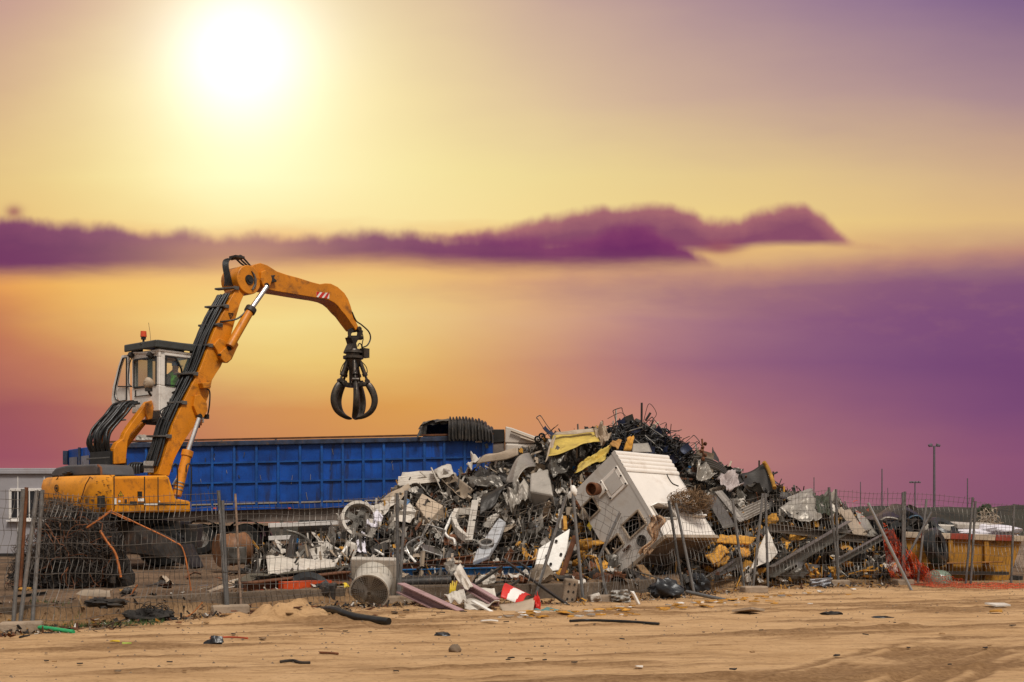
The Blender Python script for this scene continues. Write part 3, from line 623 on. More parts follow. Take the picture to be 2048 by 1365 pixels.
def handler():
    t = thing('material_handler', 'orange material handler with raised white cab and hanging orange-peel grab', 'material handler', MO, MA)
    LY = Vector((0, 1, 0))
    # ---- upper body
    zb = B(222, 1026, 0).z
    side = [B(226, 953.5, 0), B(334, 951, 0), B(339, 955, 0), B(352, 997, 0), B(382, 1003, 0), B(382, 1025, 0), B(226, 1026, 0)]
    mb = MB(); mb.prism(side, LY*3.1); body = put('upper_body', mb, ORANGE2, t, bevel=.05, seg=3)
    for o in (body,): pass
    cw = MB(); W2 = 3.25; n = 14; pts = []
    for i in range(n+1):                     # counterweight: rounded plan, bulging rear
        s = i/n; pts.append((-.34*math.sin(math.pi*s)**.55, -.02+W2*s))
    ztop = B(222, 950, 0).z
    secs = [(zb-.02, .10), (zb+.1, .0), (ztop-.22, .0), (ztop-.06, .05), (ztop, .16)]
    vs = []
    for z, ins in secs:
        for (x, y) in pts: vs.append(Vector((x+ins, min(max(y, -.02+ins*.6), W2-.02-ins*.6), z)))
        vs.append(Vector((.05, W2-.02-ins*.6, z))); vs.append(Vector((.05, -.02+ins*.6, z)))
    m_ = len(pts)+2; fs = [(j*m_+i, j*m_+(i+1) % m_, (j+1)*m_+(i+1) % m_, (j+1)*m_+i) for j in range(len(secs)-1) for i in range(m_)]
    fs.append(tuple(range(m_))); fs.append(tuple((len(secs)-1)*m_+i for i in range(m_)))
    cw.add(vs, fs); cwo = put('counterweight', cw, ORANGE2, t, 45)
    for (u0, u1) in ((229, 288), (289.5, 315), (316.5, 336)):
        mb = MB(); top = 957 if u0 < 316 else 958; a = B(u0, top, -.006); b = B(u1, top, -.006); c = B(u1 + (10 if u0 > 316 else 0), 1006, -.006); d = B(u0, 1006, -.006)
        mb.prism([a, b, c, d], (0, .03, 0)); door = put('side_door', mb, ORANGE, t, bevel=.012)
        if u0 == 229:
            mb = MB(); mb.box(B(279.5, 989, -.02), (.11, .04, .14)); put('door_latch', mb, BLACK, door)
    mb = MB()
    for u in (228, 288.8, 315.8): mb.box((B(u, 980, 0).x, -.004, (zb+ztop)/2+.03), (.022, .014, ztop-zb-.1))
    put('door_seam', mb, DARKB, t)
    mb = MB(); y = -.014
    tri = [B(241.5, 982, y), B(247, 992.5, y), B(236, 992.5, y)]; mb.m(0).prism(tri, (0, .006, 0))
    c = (tri[0]+tri[1]+tri[2])/3; mb.m(1).prism([c+(p-c)*.72-Vector((0, .003, 0)) for p in tri], (0, .006, 0)); mb.m(0).box(c+Vector((0, -.006, .01)), (.015, .006, .06)); mb.box(c+Vector((0, -.006, -.035)), (.015, .006, .014))
    put('warning_triangle', mb, [BLACK, mat('decal_yellow', (.62, .36, .02), .5, 0, .1, 3, damt=.3)], t)
    mb = MB()
    for (u0, u1, v0, v1, k) in ((276, 288, 997, 1003, 0), (276, 288, 1005, 1009, 1), (288.5, 315, 1007, 1010.5, 0), (316.5, 352, 1007.5, 1010.2, 1), (353, 377, 1008, 1010, 1), (229, 233, 997, 1010, 0), (237, 241, 1001, 1005, 0), (249, 254, 999, 1006, 1), (260, 274, 1003, 1009, 1), (238, 275, 1008, 1010, 1), (317, 320, 1002, 1005, 0)):
        mb.m(k).prism([B(u0, v0, -.014), B(u1, v0, -.014), B(u1, v1, -.014), B(u0, v1, -.014)], (0, .004, 0))
    put('worn_decal', mb, [WHITEP, DARKG], t)
    # worn lettering and ring emblem on the counterweight, rust runs
    mb = MB(); e = BX(113, 977, -.345); mb.lathe(e, (1, 0, 0), [(.065, .0), (.085, -.012), (.095, .0)], 18); mb.lathe(e, (1, 0, 0), [(.0, -.012), (.03, -.012), (.035, .0)], 12); put('emblem', mb, DARKB, cwo)
    mb = MB(); rs = random.Random(5)
    for k in range(16):
        u = 88+k*7.6+rs.uniform(-2, 2); p = BX(u, 1001+rs.uniform(-3, 3), -.0); s_ = max(0, min(1, (p.y+.02)/W2)); p.x = -.34*math.sin(math.pi*s_)**.55-.008
        mb.box(p, (.012, rs.uniform(.05, .14), rs.uniform(.04, .11)), Euler((rs.uniform(-.3, .3), 0, 0)).to_matrix())
    put('scuffed_lettering', mb, mat('scuff_dark', (.16, .075, .02), .7, 0, .4, 6, damt=.6), cwo)
    mb = MB()
    for (x, y) in ((172, 100), (1, 1)):
        pass
    def cwp(u, v):
        p = BX(u, v, 0); s_ = max(.0, min(1, (p.y+.02)/W2)); p = BX(u, v, -.34*math.sin(math.pi*s_)**.55); p.x -= .01; return p
    mb.tube([cwp(119, 952), cwp(108, 968), cwp(100, 985)], .012, 5); mb.tube([cwp(186, 958), cwp(181, 954), cwp(172, 970), cwp(160, 1008)], .014, 5); put('rust_run', mb, RUSTY, cwo)
    mb = MB(); mb.box(B(205, 1004, 0)+Vector((-.06, .0, 0)), (.1, .1, .26)); p = BX(203, 1004, -.2); mb.box(p, (.1, .14, .28)); put('tow_recess', mb, DARKB, cwo)
    for k in range(26):
        pass
    mb = MB(); rs = random.Random(9)
    for k in range(24):
        z = zb+.05+(ztop-zb-.12)*rs.random(); a = rs.uniform(0, .35)
        mb.box((-.012+.02*rs.random()-(.34*math.sin(math.pi*a/W2)**.55 if a > .02 else 0)-.006, a, z), (.012, rs.uniform(.03, .13), rs.uniform(.008, .02)))
    put('corner_scrape', mb, mat('scrape_dark', (.10, .055, .025), .7, .1, .4, 6, damt=.5), cwo)
    # ---- engine hood
    mb = MB(); hp = [(101.5, 947.5), (104, 943), (111, 936), (131, 931), (190, 928.5), (197, 932), (201, 951), (101.5, 955)]
    hood = [BX(u, v, .12) for u, v in hp]; mb.prism(hood, (.98, 0, 0)); put('engine_hood', mb, GREYPL, t, bevel=.06, seg=3)
    mb = MB(); mb.tube([BX(196, 931, .1), BX(202, 936, .08), BX(203, 952, .06)], .03, 6); put('hood_strap', mb, RUSTY, t)
    mb = MB(); p = BX(136, 947, .05); mb.blob(p+Vector((0, 0, .0)), (.1, .16, .05), 4, .4, 6); mb.tube([p+Vector((0, -.15, .02)), p+Vector((0, .15, .02))], .03, 6); put('lifting_eye', mb, DARKST, t)
    mb = MB(); mb.box((1.0, 1.3, zb+.5), (1.5, 2.1, .86)); put('deck_core', mb, DARKB, t)
    mb = MB(); mb.box((.6, 1.25, zb-.05), (2.4, 2.3, .12)); put('under_tray', mb, DARKB, t)
    # ---- handrails at the front
    for (ua, ub) in ((345, 355), (373, 383)):
        mb = MB(); mb.tube(smoothpath([B(ub-2, 1003, .02), B(ub, 960, .02), B(ub-1, 934, .02), B(ub-5, 928, .02), B(ua, 932, .02), B(ua-1, 945, .02)], 5), .018, 6); put('handrail', mb, DARKST, t, 60)
    # ---- main boom
    y0, bw = .86, .52
    left = [c1(835, 1005), c1(890, 830), c1(930, 680), c1(1010, 510), c1(1100, 330), c2(60, 960), c2(120, 800), c2(165, 670), c2(215, 560), c2(300, 400), c2(345, 320), c2(400, 262)]
    right = [c2(425, 270), c2(415, 350), c2(380, 400), c2(330, 570), c2(300, 680), c2(240, 880), c2(165, 990), c1(1165, 480), c1(1110, 640), c1(1060, 700), c1(1000, 790), c1(940, 900), c1(905, 1015)]
    # boom as a lofted box: quads between left and right edge samples
    def resample(pl, n):
        pl = [Vector((a, b, 0)) for a, b in pl]; d = [0]
        for i in range(1, len(pl)): d.append(d[-1]+(pl[i]-pl[i-1]).length)
        return [(float(np.interp(k/n*d[-1], d, [p.x for p in pl])), float(np.interp(k/n*d[-1], d, [p.y for p in pl]))) for k in range(n+1)]
    Ls = resample(left, 26); Rs_ = resample(right[::-1], 26)
    mb = MB(); vs = []
    for (a, b) in zip(Ls, Rs_):
        A_ = B(a[0], a[1], y0); C_ = B(b[0], b[1], y0); vs += [A_, C_, C_+LY*bw, A_+LY*bw]
    fs = []
    for i in range(len(Ls)-1):
        o = i*4
        for k in range(4): fs.append((o+k, o+(k+1) % 4, o+4+(k+1) % 4, o+4+k))
    fs += [(0, 1, 2, 3), tuple(len(vs)-4+k for k in range(4))]
    mb.add(vs, fs); boom = put('boom', mb, ORANGE, t, 30, bevel=.018)
    # boom head pins and bracket plates
    def plate(name, pix, y, th, m, par, bev=.015):
        mb = MB(); mb.prism([B(u, v, y) for u, v in pix], (0, th, 0)); return put(name, mb, m, par, bevel=bev)
    plate('cylinder_bracket', [c2(175, 740), c2(215, 690), c2(250, 700), c2(290, 735), c2(345, 720), c2(360, 735), c2(310, 845), c2(280, 872), c2(250, 868), c2(215, 820), c2(200, 780)], y0-.09, .10, ORANGE, boom)
    plate('cylinder_bracket', [c2(220, 800), c2(285, 740), c2(305, 765), c2(350, 715), c2(360, 740), c2(300, 850), c2(265, 872), c2(235, 845)], y0-.16, .07, ORANGE, boom)
    plate('cylinder_bracket', [c1(1065, 560), c1(1075, 490), c1(1110, 485), c1(1150, 540), c1(1155, 590), c1(1130, 635), c1(1105, 645), c1(1085, 610)], y0-.1, .11, ORANGE, boom)
    plate('hose_box', [c1(1120, 410), c1(1175, 405), c1(1178, 440), c1(1130, 445)], y0-.2, .2, ORANGE, boom)
    plate('pin_housing', [c1(1080, 640), c1(1120, 640), c1(1115, 675), c1(1085, 675)], y0-.05, .3, ORANGE, boom)
    for (pt, y, r) in ((c2(295, 760), y0-.2, .07), (c1(1108, 628), y0-.14, .07), (c2(225, 812), y0-.2, .03)):
        p = B(*pt, y); mb = MB(); mb.cyl(p, p+LY*.1, r, n=14); mb.cyl(p-LY*.02, p+LY*.05, r*.5, n=10); put('pin', mb, DARKST, boom, 40)
    mb = MB(); tr = [B(*c2(285, 503), y0-.012), B(*c2(320, 507), y0-.012), B(*c2(300, 545), y0-.012)]
    for i in range(3): mb.bar(tr[i], tr[(i+1) % 3], .012, .02, (0, 1, 0))
    mb.bar(B(*c2(293, 530), y0-.012), B(*c2(306, 510), y0-.012), .012, .02, (0, 1, 0)); put('triangle_decal', mb, DARKB, boom)
    mb = MB(); mb.tube(smoothpath([B(*c1(1150, 450), y0-.1), B(*c1(1168, 470), y0-.12), B(*c1(1165, 560), y0-.12), B(*c1(1150, 640), y0-.05)], 5), .022, 5); mb.box(B(*c1(1148, 630), y0), (.1, .1, .12)); put('valve_hose', mb, BLACK, boom)
    # ---- hoses up the back of the boom
    hz = MB()
    for k in range(10):
        f = k/9; yy = y0+.06+bw*.95*f; dz = .07
        path = [B(a[0]-2.5-(1.2 if k % 2 else 0), a[1], y0)+Vector((-.05-.03*(k % 3), yy-y0, .0)) for a in Ls[1:25]]
        for i, p in enumerate(path): p.x += .012*math.sin(i*1.3+k*2)
        hz.tube(path, .03, 6)
    put('hose_bundle', hz, BLACK, boom, 70)
    hz = MB(); rs = random.Random(4)
    for k in range(5):
        i0 = rs.choice([6, 8, 10, 13, 15]); a = B(*Ls[i0], y0+.5*rs.random()); b = B(*Ls[i0+3], y0+.5*rs.random()); c = (a+b)/2+Vector((-.28-.1*rs.random(), .25, .05)); hz.tube(smoothpath([a+Vector((-.08, 0, 0)), c, b+Vector((-.08, 0, 0))], 7), .018, 5)
    put('slack_hose', hz, BLACK, boom, 70)
    for (a, b) in ((c1(1120, 40), c1(1235, 32)), (c1(1043, 172), c1(1175, 166)), (c1(966, 354), c1(1075, 350)), (c1(890, 543), c1(1002, 538)), (c1(810, 762), c1(902, 757)), (c2(265, 321), c2(342, 318)), (c2(190, 457), c2(268, 452)), (c2(92, 596), c2(222, 592))):
        mb = MB(); bb = B(*b, y0-.05)+Vector((-.02, 0, 0)); aa = bb+Vector((-.14, bw+.16, .02)); mb.bar(bb, aa, .16, .05); mb.bar(bb+Vector((.12, .02, 0)), bb+Vector((-.05, .02, 0)), .04, .1); put('hose_clamp', mb, STRAP, boom, bevel=.01)
    # manifold and hose ends at the boom foot
    mb = MB(); mb.box(B(301, 938, y0+.1)+Vector((-.1, .3, 0)), (.3, .75, .16)); put('hose_manifold', mb, DARKST, t, bevel=.02)
    mb = MB()
    for k in range(8):
        p = B(313-2.4*k, 936, y0)+Vector((-.08, .10+.0*k, 0)); mb.cyl(p+Vector((0, 0, -.02)), p+Vector((.05, 0, .17)), .028, n=8); mb.cyl(p+Vector((0, -.06, -.12)), p+Vector((0, -.06, -.02)), .022, n=6)
    put('hose_fitting', mb, mat('fitting_metal', (.5, .47, .42), .3, .9, .1, 5), t, 40)
    mb = MB()
    for k in range(5):
        p = B(258+5*k, 948, .9); q = B(272+3*k, 946, 1.1); mb.tube(smoothpath([p, p+Vector((.05, .05, .24)), q+Vector((.05, 0, .22)), q], 6), .03, 6)
    put('coiled_hose', mb, BLACK, t, 70)
    # ---- boom cylinder
    a = B(353, 992, .62); b = B(376, 902, .62); c = B(394, 840, .62); cyl = MB(); cyl.cyl(a, b, .125, n=18); cyl.cyl(b-(b-a).normalized()*.16, b, .15, n=18); bc = put('boom_cylinder', cyl, ORANGE, t, 40, bevel=.01)
    mb = MB(); mb.cyl(b, B(*c1(1098, 640), .62), .065, n=14); put('cylinder_rod', mb, CHROME, bc, 40)
    mb = MB()
    for f in (.12, .2, .27): mb.cyl(a+(b-a)*f, a+(b-a)*(f+.025), .14, n=18)
    mb.tube(smoothpath([a+(b-a)*.15+Vector((-.2, -.05, .1)), a+(b-a)*.2+Vector((-.14, -.1, .2)), a+(b-a)*.32+Vector((-.13, -.05, 0))], 5), .025, 6); put('cylinder_clamp', mb, mat('clamp_metal', (.4, .38, .35), .35, .8, .1, 5), bc, 40)
    # ---- stick (arm)
    top = [c2(412, 300), c2(403, 255), c2(413, 205), c2(440, 172), c2(470, 148), c2(520, 134), c2(570, 150), c2(640, 195), c2(720, 222), c2(800, 243), c2(900, 275), c2(960, 290), c2(1000, 284), c2(1040, 286), c2(1090, 310), c2(1140, 355), c2(1168, 400), c2(1186, 450), c2(1210, 535), c2(1243, 605)]
    bot = [c2(420, 325), c2(450, 318), c2(485, 318), c2(520, 318), c2(560, 328), c2(600, 335), c2(660, 347), c2(720, 356), c2(800, 370), c2(880, 383), c2(930, 391), c2(965, 396), c2(995, 402), c2(1030, 410), c2(1065, 428), c2(1095, 455), c2(1120, 490), c2(1150, 522), c2(1185, 575), c2(1225, 632)]
    mb = MB(); vs = []; sy, sw = y0-.02, .56
    for i, (a, b) in enumerate(zip(top, bot)):
        w = sw if i < 14 else sw-.02*(i-13); A_ = B(a[0], a[1], sy); C_ = B(b[0], b[1], sy); vs += [A_, C_, C_+LY*w, A_+LY*w]
    fs = []
    for i in range(len(top)-1):
        o = i*4
        for k in range(4): fs.append((o+k, o+(k+1) % 4, o+4+(k+1) % 4, o+4+k))
    fs += [(0, 1, 2, 3), tuple(len(vs)-4+k for k in range(4))]; mb.add(vs, fs); stick = put('stick', mb, ORANGE, t, 28, bevel=.015)
    p = B(*c2(437, 258), sy-.05)
    mb = MB(); mb.cyl(p, p+LY*.75, .40, n=24); put('pivot_drum', mb, ORANGE, stick, 40, bevel=.02)
    mb = MB(); mb.lathe(p, (0, -1, 0), [(.0, .05), (.07, .05), (.08, .03), (.13, .03), (.14, 0)], 20); put('pin', mb, DARKST, stick, 40)
    plate('stick_lug', [c2(525, 260), c2(530, 200), c2(560, 185), c2(595, 215), c2(608, 255), c2(590, 310), c2(565, 330), c2(545, 310)], sy-.12, .12, ORANGE, stick)
    mb = MB(); q = B(*c2(570, 303), sy-.15); mb.cyl(q, q+LY*.1, .085, n=14); put('pin', mb, DARKST, stick, 40)
    plate('stop_bracket', [c2(602, 225), c2(632, 222), c2(622, 245), c2(642, 262), c2(640, 275), c2(602, 278)], sy-.12, .12, DARKST, stick)
    plate('rubber_guard', [c2(458, 190), c2(480, 215), c2(495, 260), c2(492, 300), c2(470, 335), c2(460, 330), c2(480, 290), c2(478, 240)], sy-.1, .08, STRAP, stick)
    mb = MB(); q = B(*c2(380, 205), sy+.25); mb.cyl(B(*c2(358, 212), sy+.5), B(*c2(436, 195), sy+.3), .11, n=14); put('cross_tube', mb, ORANGE, stick, 40)
    plate('rear_lug', [c2(355, 200), c2(380, 165), c2(420, 148), c2(450, 152), c2(440, 180), c2(400, 185), c2(385, 235), c2(350, 240)], sy+.35, .12, ORANGE, stick)
    # red and white warning stripe
    def lerp4(f, g):
        a, b, c, d = [Vector((*c2(*q), 0)) for q in ((934, 347), (1029, 356), (1027, 398), (933, 385))]
        x = (a+(b-a)*f)+((d+(c-d)*f)-(a+(b-a)*f))*g; return B(x.x, x.y, sy-.012)
    mb = MB(); mb.m(0).prism([lerp4(0, 0), lerp4(1, 0), lerp4(1, 1), lerp4(0, 1)], (0, .008, 0))
    for (f0, f1) in ((.0, .12), (.3, .55), (.72, .97)):
        lo = -.3 if f0 > .01 else 0
        mb.m(1).prism([lerp4(f0+(.14 if f0 > .01 else .0), 0)-LY*.003, lerp4(min(1, f1+.14), 0)-LY*.003, lerp4(max(f1-.14, 0.0), 1)-LY*.003, lerp4(max(f0-.14, 0), 1)-LY*.003], (0, .006, 0))
    put('warning_stripe', mb, [WHITEP, REDP], stick)
    # stick cylinder
    a = B(*c2(292, 752), y0-.2); b = B(*c2(448, 478), y0-.2); c = B(*c2(566, 310), y0-.2); d = (b-a).normalized()
    mb = MB(); mb.cyl(a, b, .12, n=18); sc_ = put('stick_cylinder', mb, ORANGE, t, 40)
    mb = MB(); mb.cyl(b-d*.1, b+d*.06, .155, n=18); put('cylinder_head', mb, DARKST, sc_, 40, bevel=.015)
    mb = MB(); mb.cyl(b, c, .07, n=14); put('cylinder_rod', mb, CHROME, sc_, 40)
    mb = MB(); mb.tube(smoothpath([b-d*.0+Vector((-.15, 0, .02)), B(*c2(405, 500), y0-.2), B(*c2(350, 545), y0-.15), B(*c2(280, 562), y0-.05), B(*c2(225, 567), y0-.03)], 6), .025, 6); put('feed_hose', mb, BLACK, sc_, 70)
    # hoses over the boom head
    mb = MB()
    for k in range(5):
        yy = y0+.12+.1*k; a = B(*c2(300+14*k, 300), y0)+Vector((-.05, .2, 0)); mb.tube(smoothpath([a, B(*c2(292+10*k, 240), y0)+LY*.2, B(*c2(286+9*k, 150), y0)+LY*.25, B(*c2(300+9*k, 105), y0)+LY*.3, B(*c2(330+8*k, 92), y0)+LY*.3], 6), .022, 6)
    for k in range(3):
        mb.tube(smoothpath([B(*c2(372, 95), y0)+LY*(.2+.1*k), B(*c2(405, 72+9*k), y0)+LY*(.2+.1*k), B(*c2(440, 105+8*k), y0)+LY*(.2+.1*k), B(*c2(470, 150), y0)+LY*(.15+.1*k)], 6), .026, 6)
    put('head_hose', mb, BLACK, boom, 70)
    mb = MB(); mb.bar(B(*c2(312, 88), y0+.25), B(*c2(380, 100), y0+.25), .3, .07); put('hose_bracket', mb, DARKST, boom, bevel=.01)
    # ---- grab
    tip = B(*c2(1222, 640), y0+.16); ax = tip.copy(); px = .0151
    def gp(dx, v): q = B(*c2(1222, 640), y0+.16); s = B(701.5+dx, v, y0+.16); return s
    yg = y0+.16; cu = 707
    mb = MB()
    for s in (-1, 1):
        p = B(cu+4, 662, yg)+LY*.13*s
        mb.prism([B(696.5, 660, yg+.13*s), B(705, 656, yg+.13*s), B(712, 659, yg+.13*s), B(703, 668, yg+.13*s), B(702, 678, yg+.13*s), B(698, 676, yg+.13*s)], (0, .05, 0))
        mb.prism([B(715, 655, yg+.13*s), B(727, 662, yg+.13*s), B(724, 672, yg+.13*s), B(717, 679, yg+.13*s), B(714, 676, yg+.13*s), B(716, 667, yg+.13*s)], (0, .05, 0))
    mb.cyl(B(709, 660, yg)-LY*.25, B(709, 660, yg)+LY*.25, .08, n=12); mb.cyl(B(697, 676, yg), B(723, 676, yg), .07, n=10); mb.prism([B(702, 674, yg-.14), B(720, 674, yg-.14), B(713, 687, yg-.14), B(716, 700, yg-.14), B(700, 700, yg-.14), B(706, 687, yg-.14)], (0, .28, 0))
    put('grab_hanger', mb, GRAB, t, bevel=.015)
    C0 = B(706.5, 720, yg); zat = lambda v: B(706.5, v, yg).z; cx, cy = C0.x, C0.y
    mb = MB(); mb.lathe((cx, cy, 0), (0, 0, 1), [(.0, zat(698)), (.2, zat(699)), (.22, zat(702)), (.29, zat(703)), (.30, zat(707)), (.22, zat(708)), (.22, zat(712)), (.31, zat(713)), (.31, zat(718)), (.24, zat(720)), (.20, zat(732)), (.13, zat(742)), (.12, zat(768)), (.2, zat(770)), (.2, zat(775)), (.0, zat(776))], 24)
    mb.box((cx+.28, cy-.2, zat(706)), (.22, .2, .28)); grab = put('grab', mb, GRAB, t, 35)
    for k in range(5):
        an = 2*math.pi*(k/5)+R(236); e = Vector((math.cos(an), math.sin(an), 0)); sdv = Vector((-e.y, e.x, 0)); c = Vector((cx, cy, 0))
        prof = [(.40, 768), (.47, 771), (.58, 783), (.655, 797), (.645, 810), (.56, 823), (.38, 832), (.2, 836), (.05, 838)]
        wid = [.08, .095, .11, .125, .135, .135, .125, .10, .04]; thk = [.10, .135, .14, .13, .125, .11, .09, .07, .03]; vs = []
        for i, (r, v) in enumerate(prof):
            p = c+e*r+Vector((0, 0, zat(v))); a = prof[max(i-1, 0)]; b = prof[min(i+1, len(prof)-1)]
            tg = (e*(b[0]-a[0])+Vector((0, 0, zat(b[1])-zat(a[1])))).normalized(); nn = tg.cross(sdv).normalized()
            if nn.dot(e) < 0 and i < 5: nn = -nn
            nn = (e*0.0001+nn)
            w = wid[i]; h = thk[i]
            if i >= 5: nn = nn if nn.z < 0 else -nn
            vs += [p-sdv*w-nn*h*.4, p-sdv*w*.45+nn*h*.9, p+sdv*w*.45+nn*h*.9, p+sdv*w-nn*h*.4, p-nn*h*.9]
        fs = [(i*5+q, i*5+(q+1) % 5, (i+1)*5+(q+1) % 5, (i+1)*5+q) for i in range(len(prof)-1) for q in range(5)]+[(0, 1, 2, 3, 4), tuple(len(vs)-5+q for q in range(5))]
        mb = MB(); mb.add(vs, fs); o = put('tine', mb, GRAB, grab, 40); ss = o.modifiers.new('sub', 'SUBSURF'); ss.levels = 1; ss.render_levels = 2
        mb = MB(); a = c+e*.19+Vector((0, 0, zat(721))); b = c+e*.43+Vector((0, 0, zat(763))); d = (b-a); mb.cyl(a+d*.05, a+d*.72, .062, n=12); mb.cyl(a+d*.62, a+d*.75, .08, n=12); mb.cyl(a+d*.7, b, .038, n=10); mb.cyl(b-sdv*.1, b+sdv*.1, .07, n=10); put('tine_cylinder', mb, GRAB, grab, 40)
        mb = MB(); b2 = c+e*.36+Vector((0, 0, zat(769))); mb.bar(c+e*.12+Vector((0, 0, zat(771))), b2, .12, .12); mb.cyl(b2-sdv*.12, b2+sdv*.12, .06, n=10); put('hinge_arm', mb, GRAB, grab, bevel=.01)
        mb = MB(); mb.tube(smoothpath([a+e*.02, a+d*.3+e*.12+sdv*.05, a+d*.6+e*.09, a+d*.7], 5), .014, 5); put('grab_hose', mb, BLACK, grab)
    mb = MB(); mb.tube(smoothpath([B(*c2(1195, 495), sy), B(*c2(1225, 560), sy), B(*c2(1265, 590), yg), B(*c2(1318, 640), yg), B(*c2(1332, 690), yg), B(*c2(1310, 740), yg), B(*c2(1275, 757), yg)], 6), .022, 6)
    mb.tube(smoothpath([B(*c2(1270, 650), yg), B(*c2(1278, 690), yg), B(*c2(1270, 740), yg), B(*c2(1280, 780), yg)], 6), .016, 6); mb.tube(smoothpath([B(*c2(1238, 750), yg), B(*c2(1250, 728), yg), B(*c2(1265, 740), yg), B(*c2(1268, 770), yg)], 6), .018, 6); put('grab_feed_hose', mb, BLACK, t, 70)
    # ---- cab on its riser
    cyy, cxx = 1.3, 2.2; zt = B(318, 702, cyy).z; zf = B(318, 843, cyy).z; Lc, Wc = 1.42, 1.27; T = .07
    # rear wall (x=cxx), right wall (y=cyy): built as frames with openings
    mb = MB()
    rz = lambda v: BX(300, v, cxx).z; ry = lambda u: BX(u, 780, cxx).y; sx = lambda u: B(u, 780, cyy).x; sz = lambda v: B(340, v, cyy).z
    zw0 = rz(772); zw1 = rz(716); yl = cyy+Wc
    mb.box((cxx+T/2, cyy+Wc/2, (zf+.28+zw0)/2), (T, Wc, zw0-zf-.28)); mb.box((cxx+T/2, cyy+Wc/2, (zw1+zt)/2), (T, Wc, zt-zw1))
    mb.box((cxx+T/2, cyy+.06, (zw0+zw1)/2), (T, .12, zw1-zw0)); ya = ry(268.5); mb.box((cxx+T/2, (ya+yl)/2, (zw0+zw1)/2), (T, abs(yl-ya), zw1-zw0))
    x1 = cxx+Lc; zs = sz(773)
    mb.prism([(cxx+T, cyy, zs), (x1, cyy, zs), (x1, cyy, zf+.15), (x1-.35, cyy, zf), (cxx+T, cyy, zf+.1)], (0, T, 0)); mb.box(((cxx+T+x1)/2, cyy+T/2, zt-.05), (Lc-T, T, .1)); mb.box((cxx+T+.06, cyy+T/2, (zs+zt)/2), (.12, T, zt-zs)); mb.box((x1-.05, cyy+T/2, (zs+zt)/2), (.1, T, zt-zs))
    mb.box(((cxx+x1)/2, yl-T/2, (zf+.1+zs)/2), (Lc*.45, T, zs-zf-.1)); mb.box((cxx+.1, yl-T/2, (zs+zt)/2), (.12, T, zt-zs)); mb.box((x1-.05, yl-T/2, (zs+zt)/2), (.1, T, zt-zs)); mb.box(((cxx+x1)/2, yl-T/2, zt-.05), (Lc, T, .1))
    mb.box((x1-T/2, cyy+Wc/2, zf+.3), (T, Wc, .5)); mb.box(((cxx+x1)/2, cyy+Wc/2, zt+.02), (Lc+.04, Wc+.04, .06))
    cab = put('cab', mb, CABW, t, bevel=.02)
    mb = MB(); mb.box(((cxx+x1)/2, cyy+Wc/2, zf+.04), (Lc-.1, Wc-.1, .08)); mb.box((x1-.35, cyy+.35, zf-.03), (.5, .6, .12)); put('cab_floor', mb, DARKB, cab)
    mb = MB(); mb.box((cxx+Lc*.55, cyy-.01, zf+.05), (Lc*.75, .06, .16)); put('cab_sill', mb, mat('sill_rust', (.45, .13, .02), .6, 0, .2, 3), cab)
    mb = MB(); mb.box((cxx+T+.06+(Lc*.2), cyy+T/2, (zs+zt)/2-.05), (Lc*.42-.02, .016, zt-zs-.1)); put('side_window', mb, CLEARGL, cab)
    mb = MB(); ox = cxx+T+.12; w_ = Lc*.40
    fr = [(ox, zs+.03), (ox+w_, zs+.02), (ox+w_*.86, zs+(zt-zs)*.55), (ox+w_*.55, zt-.13), (ox+.02, zt-.13)]
    for i in range(len(fr)): mb.bar((fr[i][0], cyy-.01, fr[i][1]), (fr[(i+1) % len(fr)][0], cyy-.01, fr[(i+1) % len(fr)][1]), .03, .045, (0, 1, 0))
    put('window_seal', mb, BLACK, cab)
    mb = MB(); mb.prism([(ox+w_*.55, cyy+.01, zt-.12), (x1-.1, cyy+.01, zt-.12), (x1-.1, cyy+.01, zs), (ox+w_+.03, cyy+.01, zs), (ox+w_*.9, cyy+.01, zs+(zt-zs)*.55)], (0, .02, 0)); put('front_side_window', mb, CABGL, cab)
    mb = MB(); mb.box((cxx+.03, (ya+cyy+.12)/2, (zw0+zw1)/2), (.016, abs(ya-cyy-.12), zw1-zw0)); put('rear_window', mb, CABGL, cab)
    mb = MB(); y_a, y_b = cyy+.12, ya
    for (p, q) in (((y_a, zw0), (y_b, zw0)), ((y_b, zw0), (y_b, zw1)), ((y_b, zw1), (y_a, zw1)), ((y_a, zw1), (y_a, zw0))): mb.bar((cxx-.008, p[0], p[1]), (cxx-.008, q[0], q[1]), .04, .025, (1, 0, 0))
    put('window_seal', mb, BLACK, cab)
    mb = MB(); mb.box((cxx+.09, cyy+.55, (zw0+zw1)/2), (.03, .2, zw1-zw0)); put('sun_blind', mb, TEALT, cab)
    mb = MB(); mb.box((cxx-.012, (ry(270)+ry(303))/2, rz(790)), (.02, abs(ry(270)-ry(303)), .012)); mb.box((cxx-.012, ry(272), rz(784)), (.03, .02, .17)); mb.box((cxx-.012, (ry(270)+ry(303))/2, rz(774)), (.02, abs(ry(270)-ry(303)), .01)); put('panel_seam', mb, DARKB, cab)
    for u in (267, 305):
        mb = MB(); p = BX(u, 711, cxx); mb.box(p+Vector((-.08, 0, .0)), (.13, .12, .12), Euler((0, .5, 0)).to_matrix()); mb.bar(p+Vector((0, 0, .05)), p+Vector((-.06, 0, .05)), .03, .03); put('work_lamp', mb, DARKST, cab, bevel=.01)
    mb = MB(); mb.bar(BX(262, 706, cxx-.03), BX(310, 706, cxx-.03), .04, .04); put('lamp_rail', mb, CABW, cab)
    # antenna, roof guard, beacon
    mb = MB(); g = zt+.16
    plan = [(cxx-.1, yl+.18), (cxx-.1, cyy-.05), (x1+.1, cyy-.05), (x1+.1, yl+.18)]
